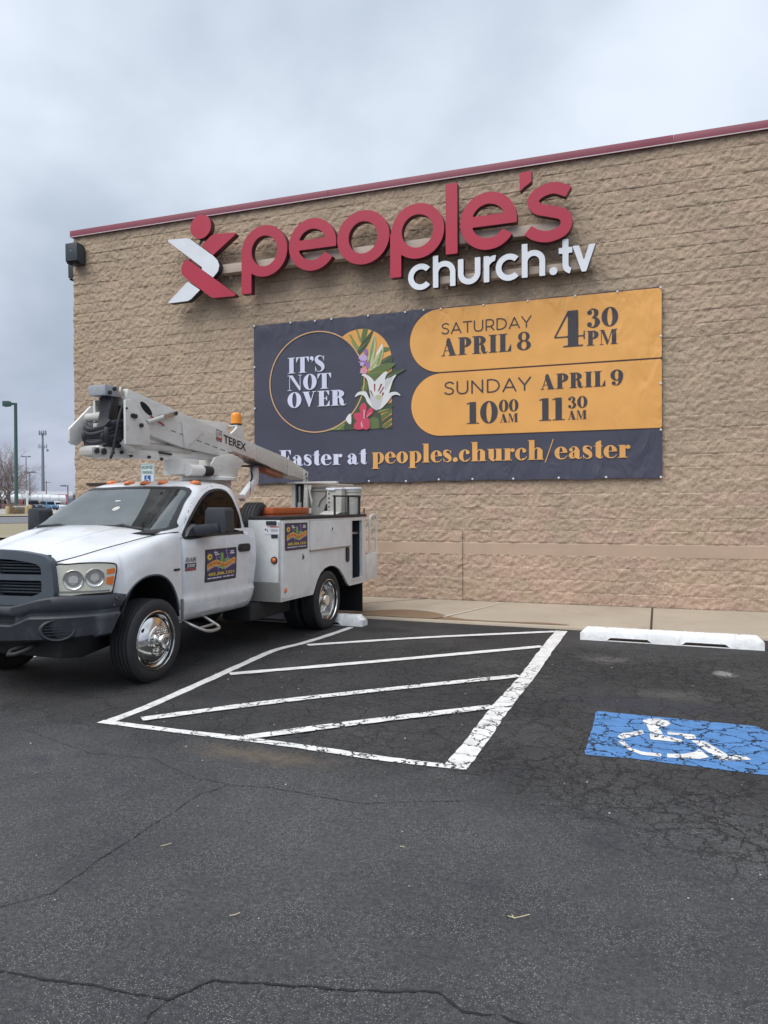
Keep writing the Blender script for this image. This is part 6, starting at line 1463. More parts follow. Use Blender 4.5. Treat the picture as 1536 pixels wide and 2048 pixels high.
# ------------------------------------------------------------------ aerial boom
BW = .15
mb = MB(); mb.lathe([(0, 2.03), (.36, 2.03), (.36, 2.065), (.34, 2.075), (.34, 2.09), (0, 2.09)], 'z', 32, 0, (0, 2.52, 0)); mb.box(-.20, .20, 2.30, 2.75, .84, 2.03, .01); tp(mb, 'turret_pedestal', 'boom_white')
mb = MB()
for v in (-.27, .25): mb.prism([(2.18, 2.09), (2.66, 2.09), (2.92, 2.27), (2.92, 2.31), (2.66, 2.38), (2.28, 2.32), (2.19, 2.23)], v, v + .03, .006)
mb.box(-.26, .27, 2.55, 2.80, 2.09, 2.36, .01); mb.prism([(1.62, 2.08), (1.93, 2.08), (1.99, 2.25), (1.93, 2.275), (1.64, 2.265)], -.02, .24, .01)
mb.box(-.22, .22, 1.9, 2.5, 2.085, 2.12, .005); tur = tp(mb, 'turret', 'boom_white')
mb = MB(); mb.cyl((.27, 1.72, 2.135), (.27, 1.98, 2.135), .068, 18); mb.cyl((.27, 1.70, 2.135), (.27, 1.72, 2.135), .074, 18); mb.cyl((.27, 1.98, 2.135), (.27, 2.17, 2.135), .064, 18, 1); tp(mb, 'hydraulic_motor', ['boom_white', 'black'], 40, tur)
# lower boom folded forward over the cab
mb = MB(); mb.prism([(.40, 2.235), (.50, 2.215), (1.75, 2.26), (2.5, 2.30), (2.5, 2.42), (1.9, 2.36), (.9, 2.33), (.42, 2.34)], -.08, .11, .012); lowb = tp(mb, 'lower_boom', 'boom_white')
mb = MB(); mb.tube([(.06, 1.03, 2.375), (.06, 1.72, 2.372), (.06, 2.0, 2.37)], [.062, .062, .060], 18); mb.tube([(.06, 2.0, 2.37), (.06, 2.3, 2.37)], .03, 12); mb.cyl((.06, 1.0, 2.375), (.06, 1.04, 2.375), .07, 18); tp(mb, 'lift_cylinder', 'liner', 40, lowb)
mb = MB(); mb.lathe([(0, -.12), (.04, -.12), (.05, -.10), (.05, .08), (.04, .10), (0, .10)], 'x', 24, 0, (.05, .43, 2.27)); mb.box(-.02, .17, .26, .50, 2.225, 2.322, .045); mb.cyl((.165, .325, 2.275), (.185, .325, 2.275), .030, 14, 1); mb.cyl((.165, .425, 2.275), (.185, .425, 2.275), .034, 14, 1); tp(mb, 'elbow_pin_block', ['liner', 'black'], 40, lowb)
for s, z in ((.62, 2.275), (.75, 2.285), (.9, 2.26), (1.2, 2.26), (1.42, 2.25)): mb = MB(); mb.cyl((.11, s, z), (.135, s, z), .018, 8); tp(mb, 'bolt', 'black', 40, lowb)
mb = MB(); mb.bar((.12, 1.38, 2.325), (.12, 1.60, 2.315), .03, .02); tp(mb, 'grab_bar', 'black', 40, lowb)
# elbow plates
mb = MB(); mb.prism([(.62, 2.83), (.70, 2.845), (.745, 2.835), (.995, 2.58), (1.012, 2.51), (1.0, 2.37), (.62, 2.36)], .262, .292, .008); npl = tp(mb, 'elbow_plate', 'boom_white')
for s, z, r_ in ((.72, 2.672, .024), (.76, 2.668, .024), (.855, 2.58, .024), (.63, 2.74, .012)): mb = MB(); mb.cyl((.292, s, z), (.292 + r_, s, z), r_, 10); tp(mb, 'bolt', 'black', 40, npl)
mb = MB(); mb.prism([(.58, 2.84), (.79, 2.84), (.80, 2.74), (.66, 2.56), (.58, 2.52)], -.11, -.08, .006); tp(mb, 'elbow_plate', 'boom_white')
mb = MB(); mb.prism([(.76, 2.81), (.44, 2.53), (.44, 2.40), (.47, 2.37), (.55, 2.36), (.85, 2.57), (.85, 2.81)], -.33, -.30, .006); tp(mb, 'elbow_plate', 'boom_white')
mb = MB(); mb.lathe([(0, -.30), (.05, -.30), (.05, .0), (0, .0)], 'x', 16, 0, (.04, .66, 2.665)); mb.lathe([(.06, -.16), (.062, -.08), (.06, -.02), (.05, -.02)], 'x', 16, 0, (.04, .62, 2.66)); mb.box(-.02, .03, .48, .54, 2.50, 2.58, .006); tp(mb, 'elbow_pin', 'liner', 40)
mb = MB(); mb.box(-.10, .13, .50, .68, 2.875, 2.985, .012); mb.box(-.06, .11, .68, .80, 2.88, 2.99, .008, 1); hd = tp(mb, 'elbow_head', ['grey_paint', 'steel'])
mb = MB(); mb.cyl((.13, .63, 2.955), (.15, .63, 2.955), .022, 10); tp(mb, 'bolt', 'black', 40, hd); mb = MB(); mb.cyl((.13, .56, 2.905), (.15, .56, 2.905), .022, 10); tp(mb, 'bolt', 'black', 40, hd); mb = MB(); mb.tube(smoothpts([(.14, .72, 2.98), (.16, .69, 2.94), (.155, .70, 2.90), (.15, .74, 2.86)], 4), .012, 8); tp(mb, 'head_hose', 'liner', 40, hd)
mb = MB(); mb.box(-.02, .10, .58, .74, 2.36, 2.88, .02); mb.box(-.05, .12, .78, .86, 2.45, 2.80, .01); tp(mb, 'elbow_core', 'black')
# hose bundle: many loops drooping around the elbow
hb = MB()
for k in range(34):
    o = k / 33; r1 = rnd.uniform(-.03, .03); x = -.18 + .30 * rnd.random()
    hb.tube(smoothpts([(x * .6, .84 + r1, 2.57 + .03 * o), (x, .68 + r1, 2.575 + .02 * o), (x, .58 + r1 - .03 * math.sin(o * 3), 2.54 + .03 * math.sin(o * 4)), (x + r1, .49 + .05 * o, 2.47 + r1), (x + r1, .51 + .06 * o, 2.40 - .02 * o), (x, .60 + r1, 2.345 + .06 * rnd.random()), (x * .8, .90, 2.37 + .03 * o)], 6), rnd.uniform(.022, .034), 8)
for k in range(16):
    q1 = rnd.uniform(-.02, .02); zz = 2.555 - .013 * k
    hb.tube(smoothpts([(-.23, .62 + q1, zz + .03), (-.15, .53 + q1, zz - .005), (-.03, .475 + q1, zz - .03 + q1), (.09, .50 + q1, zz - .02), (.17, .60 + q1, zz + .04), (.20, .72, zz + .06)], 5), rnd.uniform(.018, .030), 8)
for k in range(5):
    x = .0 + .026 * k; hb.tube(smoothpts([(x, .60 + rnd.uniform(-.02, .02), 2.86), (x + .01, .585, 2.75), (x, .56, 2.62), (x + .02, .50, 2.52)], 5), .021, 8)
for k in range(8):
    zz = 2.36 + .02 * k; hb.tube(smoothpts([(.02 + .02 * k, .50, zz + .1), (.05 + .02 * k, .72, zz - .03), (.06 + .015 * k, .92, zz - .035), (.03, 1.05, zz + .02)], 5), .026, 8)
tp(hb, 'hose_bundle', 'hose', 60)
mb = MB(); mb.tube(smoothpts([(.18, .72, 2.80), (.20, .66, 2.74), (.21, .60, 2.60), (.20, .555, 2.40), (.19, .54, 2.28), (.18, .51, 2.20)], 5), [.014] * 25 + [.004], 8); tp(mb, 'loose_hose', 'hose', 60)
mb = MB(); mb.tube(smoothpts([(.20, .66, 2.40), (.22, .74, 2.34), (.20, .84, 2.315), (.14, .92, 2.32)], 5), .035, 10); mb.lathe([(0, -.1), (.11, -.1), (.12, -.06), (.12, .08), (0, .08)], 'x', 22, 0, (.12, .86, 2.385)); tp(mb, 'sheave', 'boom_white', 45)
# upper boom lying back over the body
mb = MB(); mb.prism([(.82, 2.985), (1.90, 2.805), (3.45, 2.572), (3.45, 2.352), (2.86, 2.435), (2.69, 2.34), (1.80, 2.408), (1.21, 2.505), (.93, 2.60), (.80, 2.80)], -.09, BW, .012); ub_ = tp(mb, 'upper_boom', 'boom_white')
mb = MB(); mb.prism([(1.75, 2.712), (2.20, 2.640), (1.83, 2.405), (1.80, 2.41)], BW + .001, BW + .02, .005); mb.prism([(1.95, 2.80), (2.97, 2.835), (3.02, 2.80), (2.97, 2.665), (2.0, 2.79)], -.12, -.02, .006); tp(mb, 'gusset', 'boom_white', 35, ub_)
mb = MB(); mb.tube([(.24, 1.03, 2.63), (.22, 1.34, 2.725)], .028, 12); mb.prism([(1.33, 2.70), (1.60, 2.77), (1.62, 2.80), (1.58, 2.825), (1.34, 2.755)], BW + .002, .21, .006, mi=1); mb.cyl((.21, 1.575, 2.797), (.225, 1.575, 2.797), .022, 12, 2); mb.cyl((.2, 1.335, 2.725), (.25, 1.335, 2.725), .03, 12, 1); tp(mb, 'levelling_link', ['liner', 'steel', 'black'], 40, ub_)
mb = MB(); add_outline(mb, ell(1.12, 2.80, .10, .05), (.9, 2.7, 1.3, 2.9), .012, lambda u, w, d: (BW + .003, u, w - (u - 1.12) * .5)); tp(mb, 'inspection_hole', 'void', None, ub_)
mb = MB(); mb.tube(smoothpts([(.17, 1.18, 2.72), (.18, 1.26, 2.68), (.175, 1.34, 2.66), (.16, 1.42, 2.64)], 4), .01, 6); tp(mb, 'control_cable', 'redink', 60, ub_)
mb = MB()
for k in range(13):
    a = 1.55 + k * .17; z = 2.60 - (a - 1.55) * .150
    mb.prism([(a, z), (a + .10, z - .015), (a + .10, z - .023), (a, z - .008)], BW + .0015, BW + .003)
tp(mb, 'seam_line', 'seam', None, ub_)
sl = -.150; TX = lambda o: (lambda u, w, d: (BW + o, u, w + (u - 2.65) * sl))
mb = MB(); text_mesh(mb, 'TEREX', TX(.004), 2.645, 2.532, .54, .108, .02); tp(mb, 'lettering', 'ink', None, ub_)
mb = MB(); LX = TX(.003); add_outline(mb, D(rrect(2.475, 2.525, 2.605, 2.67, .008), rrect(2.483, 2.533, 2.597, 2.662, .005)), (2.45, 2.5, 2.63, 2.7), .006, LX)
add_outline(mb, rect(2.49, 2.54, 2.59, 2.575), (2.45, 2.5, 2.63, 2.7), .008, TX(.0035), mi=1)
for q in (2.505, 2.533, 2.56): add_outline(mb, poly([(q, 2.59), (q + .01, 2.59), (q + .022, 2.65), (q + .012, 2.65)]), (2.48, 2.58, 2.6, 2.66), .005, TX(.0035), mi=1)
tp(mb, 'boom_logo', ['ink', 'redink'], None, ub_)
mb = MB(); mb.prism([(3.455, 2.570), (4.39, 2.432), (4.39, 2.175), (3.455, 2.345)], -.13, .13, .01); mb.prism([(3.80, 2.262), (4.35, 2.178), (4.35, 2.12), (3.85, 2.20)], -.08, .08, .008, mi=1); tp(mb, 'boom_extension', ['boom_dirty', 'rust'], 35, ub_)
mb = MB(); mb.prism([(4.385, 2.425), (4.56, 2.39), (5.0, 2.275), (5.055, 2.25), (5.04, 2.12), (4.86, 2.125), (4.56, 2.16), (4.385, 2.175)], -.115, .115, .012); mb.box(-.132, .132, 4.40, 4.46, 2.16, 2.43, .004); mb.box(.116, .124, 4.44, 4.455, 2.2, 2.42, 0, 1); mb.prism([(4.92, 2.26), (5.06, 2.25), (5.04, 2.0), (4.96, 1.93), (4.92, 2.02)], .10, .135, .006)
for s, z in ((4.96, 2.2), (4.99, 2.14), (4.97, 2.08), (4.98, 2.02)): mb.cyl((.135, s, z), (.15, s, z), .014, 8, 1)
tp(mb, 'boom_tip', ['boom_dirty', 'black'], 35, ub_)
# flashing beacon on a bracket
mb = MB(); mb.prism([(2.86, 2.672), (2.97, 2.74), (3.02, 2.80), (3.16, 2.80), (3.20, 2.62)], BW - .05, BW - .02, .006); mb.box(-.02, BW - .02, 3.00, 3.18, 2.785, 2.80, .004); bb_ = tp(mb, 'beacon_bracket', 'boom_white')
mb = MB(); mb.cyl((.05, 3.10, 2.80), (.05, 3.10, 2.825), .075, 20, 1)
mb.lathe([(.066, 2.825), (.072, 2.83), (.069, 2.845), (.072, 2.865), (.069, 2.885), (.071, 2.91), (.067, 2.95), (.062, 2.968), (.047, 2.978), (0, 2.98)], 'z', 24, 0, (.05, 3.10, 0)); tp(mb, 'beacon_lamp', ['beacon', 'black'], 50, bb_)
# boom rest
mb = MB(); mb.bar((.0, 3.30, 1.80), (.0, 3.66, 2.07), .10, .08, .008); mb.bar((.0, 3.64, 2.06), (.0, 3.64, 2.26), .10, .10, .008); mb.bar((0, 3.0, 1.83), (0, 3.32, 1.83), .08, .06, .006); mb.box(-.05, .05, 3.02, 3.12, .84, 1.86, .006); mb.box(-.12, .12, 3.40, 3.88, 2.258, 2.278, .004, 1); tp(mb, 'boom_rest', ['white_panel', 'black'])
mb = MB(); mb.tube(smoothpts([(.1, 3.42, 2.25), (.11, 3.39, 2.18), (.1, 3.42, 2.10), (.1, 3.38, 2.05)], 4), .014, 6); mb.tube([(.1, 3.40, 2.06), (.1, 3.36, 1.86)], .005, 5); tp(mb, 'tie_down', 'black', 60)
# bucket and its mount
mb = MB(); mb.box(.06, .13, 4.62, 4.69, 1.30, 2.05, .008); mb.box(-.0, .86, 4.58, 4.66, 2.04, 2.07, .006); mb.prism([(.30, 2.04), (.36, 2.04), (.355, 1.62), (.30, 1.50), (.27, 1.50)], 4.60, 4.66, .005, 'y')
mb.prism([(.36, 2.02), (.43, 2.02), (.40, 1.90), (.44, 1.76), (.42, 1.70)], 4.60, 4.63, .004, 'y'); mb.box(.34, .42, 4.60, 4.64, 1.58, 1.66, .004); bm_ = tp(mb, 'bucket_mount', 'boom_dirty')
mb = MB(); mb.box(.13, .29, 4.66, 4.74, 1.36, 2.04, .006); tp(mb, 'mount_panel', 'black', 35, bm_)
mb = MB(); mb.cyl((.21, 4.62, 1.55), (.21, 4.62, 1.75), .032, 14); mb.cyl((.21, 4.62, 1.75), (.21, 4.62, 2.0), .016, 10, 1); tp(mb, 'tilt_cylinder', ['liner', 'steel'], 45, bm_)
def bucket(name, x0, x1, y0, y1, z0, z1, mat, ribs=0, parent=None):
    mb = MB(); t = .03
    def ring(k, z, g=0):
        cx, cy = (x0 + x1) / 2, (y0 + y1) / 2; hx, hy = (x1 - x0) / 2 * k + g, (y1 - y0) / 2 * k + g; r = .05; pts = []
        for qx, qy, a0 in ((1, 1, 0), (-1, 1, 90), (-1, -1, 180), (1, -1, 270)):
            for a in range(0, 91, 30): pts.append((cx + qx * (hx - r) + r * math.cos(R(a0 + a)), cy + qy * (hy - r) + r * math.sin(R(a0 + a)), z))
        return pts
    zr = [(z0, .93)] + [(z0 + (z1 - z0) * q, .93 + .07 * q) for q in (.1, .4, .7, .88)] + [(z1 - .075, .99)]
    rows = [ring(k, z) for z, k in zr] + [ring(1.0, z1 - .07, .022), ring(1.0, z1 - .045, .024), ring(1.0, z1 - .04, .012), ring(1.0, z1 - .02, .026), ring(1.0, z1, .022), ring(.97, z1, 0), ring(.90, z0 + .05, 0)]
    mb.grid(rows, close_u=True); mb.face(rows[0]); mb.face(rows[-1]); return tp(mb, name, mat, 40, parent)
bkt = bucket('bucket', .22, .70, 4.70, 5.25, 1.20, 2.0, 'liner')
mb = MB(); mb.tube(smoothpts([(.64, 4.695, 1.95), (.62, 4.69, 1.85), (.54, 4.69, 1.78), (.50, 4.69, 1.68)], 4), .006, 6); mb.prism([(.60, 1.62), (.63, 1.72), (.66, 1.73), (.66, 1.64), (.63, 1.60)], 4.675, 4.70, .004, 'y'); mb.lathe([(0, 4.68), (.025, 4.68), (.025, 4.70)], 'y', 12, 0, (.65, 0, 1.96)); tp(mb, 'control_box', 'black', 45, bkt)
mb = MB(); mb.box(-.02, .96, 4.64, 5.55, 2.025, 2.035, .003); mb.v = []; mb.f = []; mb.mi = []
mb.bar((.44, 4.62, 2.045), (.62, 5.66, 2.035), .10, .02, .004); tp(mb, 'bucket_lip_bar', 'boom_white', 35, bkt)

# things riding on the truck
ob = thing('steel_chest', 'orange lidded steel chest lying in the truck bed behind the spare tyre', 'tool chest', TR.matrix_basis @ Vector((.45, 3.62, 1.28)), R(-2.0))
mb = MB(); mb.box(-.30, .30, -.75, .24, 0, .31, .01); mb.build('chest_body', 'orange', ob); mb = MB(); mb.box(-.315, .315, -.765, .255, .312, .395, .012); mb.build('chest_lid', 'orange', ob)
mb = MB(); mb.box(.302, .31, -.73, .22, .20, .212); mb.build('chest_rib', 'rust', ob)
mb = MB(); mb.box(.12, .74, 2.8, 3.95, 1.24, 1.278, .004); mb.box(.12, .16, 2.8, 3.95, .84, 1.24); mb.box(.70, .74, 2.8, 3.95, .84, 1.24); tp(mb, 'bed_shelf', 'plastic')
spt = thing('spare_tyre', 'black spare tyre standing in the truck bed right behind the cab', 'tyre', TR.matrix_basis @ Vector((.52, 2.80, 1.345)), R(-2.0 + 14))
mb = MB(); mb.add(tyre_mb.v, tyre_mb.f); mb.build('tyre_carcass', 'tyre', spt, 40)
mb = MB(); mb.lathe([(.255, .05), (.24, .0), (.12, .0), (.11, -.02), (.10, .0), (0, .0)], 'x', 32); mb.build('rim', 'steel', spt, 40)
mb = MB(); mb.box(.38, .66, 2.55, 3.05, .84, .945, .01); tp(mb, 'spare_tyre_cradle', 'frame')
tc_ = thing('traffic_cone', 'orange traffic cone standing on the tail step of the truck', 'traffic cone', TR.matrix_basis @ Vector((1.02, 5.08, .601)), R(-2.0))
mb = MB(); mb.box(-.145, .145, -.145, .145, 0, .03, .01); mb.build('cone_base', 'black', tc_); mb = MB(); mb.lathe([(.115, .03), (.108, .35), (.10, .37), (.075, .52), (.045, .68), (.035, .71), (.03, .71)], 'z', 24); mb.build('cone_body', 'cone', tc_, 40)
mb = MB(); mb.lathe([(.118, .06), (.113, .34)], 'z', 24); mb.build('cone_sleeve', 'black', tc_, 40)
lid_z = SBZ1 + .043
bn1 = thing('lidded_bin', 'white flat-sided bin with vent holes, left of the ribbed pail', 'bin', TR.matrix_basis @ Vector((.865, 4.62, lid_z)), R(-2.0))
mb = MB(); mb.prism([(-.112, 0), (.112, 0), (.128, .37), (-.128, .37)], -.13, .13, .01, 'y'); mb.build('bin_body', 'liner', bn1)
mb = MB(); mb.box(-.137, .137, -.14, .14, .371, .40, .008); mb.box(-.10, .02, -.15, -.141, .36, .385, .003); mb.build('bin_lid', 'sign_white', bn1)
for k in range(5):
    mb = MB(); mb.cyl((-.085, -.1315, .05 + .065 * k), (-.085, -.135, .05 + .065 * k), .012, 10); mb.build('vent_hole', 'void', bn1, 40)
pl1 = thing('ribbed_pail', 'white round pail with ribs below its rim, on the rear end of the truck lid', 'pail', TR.matrix_basis @ Vector((1.06, 4.74, lid_z)), R(-2.0))
mb = MB(); mb.lathe([(0, 0), (.105, 0), (.112, .05), (.125, .28), (.126, .285), (.136, .288), (.136, .30), (.127, .303), (.128, .335), (.139, .338), (.139, .352), (.129, .355), (.130, .375)], 'z', 36); mb.build('pail_body', 'liner', pl1, 40)
mb = MB(); mb.lathe([(.130, .376), (.143, .376), (.145, .40), (.138, .405), (.128, .40), (0, .398)], 'z', 36); mb.build('pail_lid', 'sign_white', pl1, 40)
mb = MB(); mb.tube(smoothpts([(-.13, -.04, .30), (-.11, -.12, .20), (0, -.17, .14), (.11, -.12, .20), (.13, -.04, .30)], 5), .003, 6); mb.build('pail_handle', 'steel', pl1, 60)
tarp = MB(); rows = []
for i in range(9):
    rows.append([(.50 + .05 * j + rnd.uniform(-.008, .008), 4.20 + .07 * i + .01 * j, 1.565 + .05 * math.sin(i / 8 * math.pi) * (1 - .4 * j / 5) + rnd.uniform(-.004, .006)) for j in range(6)])
tarp.grid(rows); tarp.grid([[(p[0], p[1], p[2] - .03) for p in r] for r in rows])
tpo = tarp.build('folded_tarp', 'liner', None, 60); tpo.matrix_world = TR.matrix_basis @ Matrix.Translation((.25, 0, .005)); tag(tpo, 'crumpled pale tarp lying on the truck body lid in front of the bucket', 'tarp')

# ------------------------------------------------------------------ far side of the road
def bg(px, dist):
    d = cf + cr * ((px - 768) / F_PX); d.z = 0; d.normalize()
    x, y = d.x * dist, d.y * dist
    return x, y, land(AX * x + AY * y)
FACE = YAW + R(24.5)       # things face roughly back at the lot
def light_pole(px, dist, top_px, label, style, mat, r):
    x, y, z = bg(px, dist); h = (1013 - top_px) / F_PX * dist / math.cos(R(24)) * math.cos(R(24)) + CAM_H - z
    t = thing('light_pole', label, 'light pole', (x, y, z), FACE, 'parking lot light poles')
    mb = MB(); mb.tube([(0, 0, 0), (0, 0, h)], [r, r * .8], 12); mb.build('pole', mat, t, 40)
    if style != 'green':
        mb = MB(); mb.cyl((0, 0, 0), (0, 0, .6), r * 2.2, 14); mb.build('footing', 'kerb', t, 40)
    s = r / .11
    arms = {'left': [-1], 'green': [-1], 'double': [-1, 1]}[style]
    for a in arms:
        L = {'green': .38, 'left': .25, 'double': .3}[style]
        mb = MB(); mb.bar((0, 0, h - .12), (a * L, 0, h - .10), .10 * s, .12 * s); mb.build('arm', mat, t)
        mb = MB(); w = {'green': .85, 'left': .8, 'double': .6}[style]
        mb.prism([(a * L, h - .34), (a * (L + w * .6), h - .44), (a * (L + w), h - .36), (a * (L + w), h + .12), (a * (L + w * .3), h + .16), (a * L, h + .06)] if style == 'green' else [(a * L, h - .22), (a * (L + w), h - .18), (a * (L + w), h - .02), (a * L, h + .05)], -.28, .28, .02, 'y'); mb.build('lamp_head', mat, t)
light_pole(33, 88, 826, 'tall dark green light pole with one boxy lamp head, tallest pole on the left', 'green', 'green_pole', .20)
light_pole(53, 170, 921, 'thin pale light pole with two level arms, behind the bare trees', 'double', 'pole_grey', .11)
light_pole(60, 135, 949, 'thin dark light pole with two short arms, between the green pole and the mast', 'double', 'pole_grey', .12)
light_pole(136, 120, 973, 'short light pole with one lamp head, nearest the corner of the building', 'left', 'pole_grey', .11)
light_pole(15, 150, 958, 'thin light pole seen through the branches of the largest bare tree', 'left', 'pole_grey', .10)
# phone mast
x, y, z = bg(86.5, 360); hm = (1013 - 876) / F_PX * 360 + CAM_H - z
mast = thing('phone_mast', 'grey steel phone mast carrying two rings of antennas', 'mast', (x, y, z), FACE)
mb = MB(); mb.tube([(0, 0, 0), (0, 0, hm * .6), (0, 0, hm * .97)], [.80, .60, .36], 14); mb.build('mast_pole', 'tower', mast, 40)
for hh, rr_, n in ((hm * .975, 1.9, 12), (hm * .80, 2.1, 8)):
    mb = MB(); pts = [(rr_ * math.cos(R(a)), rr_ * math.sin(R(a)), hh) for a in (90, 210, 330)]
    for i in range(3): mb.bar(pts[i], pts[(i + 1) % 3], .12, .12); mb.bar((0, 0, hh), pts[i], .14, .14)
    pf = mb.build('antenna_platform', 'tower', mast)
    for k in range(n):
        i = k % 3; t = ((k // 3) + .5) / (n / 3); p = Vector(pts[i]).lerp(Vector(pts[(i + 1) % 3]), t)
        mb = MB(); mb.bar(p + Vector((0, 0, -.75)), p + Vector((0, 0, 1.0 + .4 * rnd.random())), .34, .18); mb.build('antenna', 'tower', pf)
mb = MB(); mb.cyl((1.9, -.4, hm * .755), (1.9, -.7, hm * .755), .5, 16); mb.build('dish', 'tower', mast, 40)
# bare trees
def bare_tree(px, dist, hgt, label, seed, spread=1.0, lean=0.0):
    x, y, z = bg(px, dist); t = thing('bare_tree', label, 'tree', (x, y, z), FACE, 'bare trees by the road'); q = random.Random(seed)
    tr = MB(); limb = MB(); tw = MB()
    def grow_(p, d, L, r, lv):
        n = 4; pts = [p]
        for i in range(n):
            d = (d + Vector((q.gauss(0, .12), q.gauss(0, .12), q.gauss(.02, .06)))).normalized(); pts.append(pts[-1] + d * L / n)
        m_ = tr if lv == 0 else (limb if lv < 3 else tw)
        m_.tube(pts, [r * (1 - .5 * i / n) for i in range(n + 1)], 6 if lv < 2 else 4, 0, False)
        if lv >= 5 or r < .008: return
        for k in range(q.choice((3, 3, 4)) if lv < 4 else 3):
            b = pts[-1] if k < 2 else pts[q.choice((2, 3))]
            az = q.uniform(0, 2 * math.pi); sp_ = q.uniform(.35, .75) * spread
            o = d.orthogonal().normalized(); o.rotate(Matrix.Rotation(az, 3, d))
            grow_(b, (d + o * sp_ + Vector((0, 0, .06))).normalized(), L * q.uniform(.62, .85), r * q.uniform(.5, .66), lv + 1)
    for k in range(3 if spread > 1.1 else 2): grow_(Vector((q.uniform(-.1, .1), 0, 0)), Vector((q.uniform(-.35, .35) * spread + lean, q.uniform(-.3, .3), 1)).normalized(), hgt * .30, hgt * .016, 0)
    tr.build('trunk', 'bark', t, 60); limb.build('limbs', 'bark', t, 60); tw.build('crown', 'twig', t, None)
bare_tree(20, 98, 8.6, 'largest bare tree, wide crown of grey branches at the far left edge', 3, 1.25, .05)
bare_tree(-14, 104, 8.2, 'bare tree cut by the left edge of the picture', 9, 1.2, .2)
bare_tree(46, 112, 4.6, 'small bare tree just right of the green pole', 12, 1.1)
# dry bushes, bollards, cabinet on the verge
def tuft(px, dist, w, h, label):
    x, y, z = bg(px, dist); mb = MB(); q = random.Random(int(px * 7))
    for k in range(260):
        a = q.uniform(0, 6.28); r = w * math.sqrt(q.random()) * .5; b = Vector((r * math.cos(a), r * math.sin(a), 0)); e_ = b * 1.5 + Vector((q.gauss(0, .1), q.gauss(0, .1), h * q.uniform(.5, 1)))
        s = Vector((.025, 0, 0)); mb.add([b - s, b + s, e_], [(0, 1, 2)])
    o = mb.build('dry_grass_clump', 'drygrass', None, None); o.location = (x, y, z + .1); o.rotation_euler = (0, 0, FACE); tag(o, label, 'grass clump', 'dry clumps on the verge')
tuft(34, 74, 1.2, 1.0, 'tan dry grass clump at the foot of the green light pole')
tuft(24, 80, .7, .6, 'low dry grass clump left of the green light pole')
def post(px, dist, r, h, label, mat='yellow'):
    x, y, z = bg(px, dist); t = thing('bollard', label, 'bollard', (x, y, z + .05), FACE, 'yellow bollards on the verge')
    mb = MB(); mb.lathe([(0, 0), (r, 0), (r, h * .92), (r * .8, h * .98), (0, h)], 'z', 14); mb.build('bollard_post', mat, t, 40)
    mb = MB(); mb.lathe([(r * 1.25, -.02), (r * 1.25, .06), (r, .08)], 'z', 14); mb.build('bollard_base', 'kerb', t, 40)
post(15, 72, .16, .75, 'yellow bollard left of the green light pole'); post(54, 72, .15, .8, 'yellow bollard left of the pair beyond the truck mirror'); post(60, 72, .15, .85, 'yellow bollard right of the pair beyond the truck mirror')
x, y, z = bg(46, 74); t = thing('utility_box', 'small pale utility box on the verge right of the green light pole', 'utility box', (x, y, z + .05), FACE)
mb = MB(); mb.box(-.7, .7, -.3, .3, 0, .62, .03); mb.build('box_body', 'galv', t); mb = MB(); mb.box(-.75, .75, -.35, .35, .62, .72, .02); mb.build('box_lid', 'signface', t); mb = MB(); mb.box(-.5, .1, -.31, -.29, .1, .5, .004); mb.build('box_door', 'pole_grey', t)
x, y, z = bg(54.5, 80); t = thing('marker_post', 'white painted post with a short crossbar on the far verge', 'post', (x, y, z), FACE)
mb = MB(); mb.box(-.10, .10, -.10, .10, 0, 2.2, .01); mb.build('post', 'signface', t); mb = MB(); mb.box(-.35, .35, -.06, .06, 1.5, 1.7, .01); mb.build('crossbar', 'signface', t)
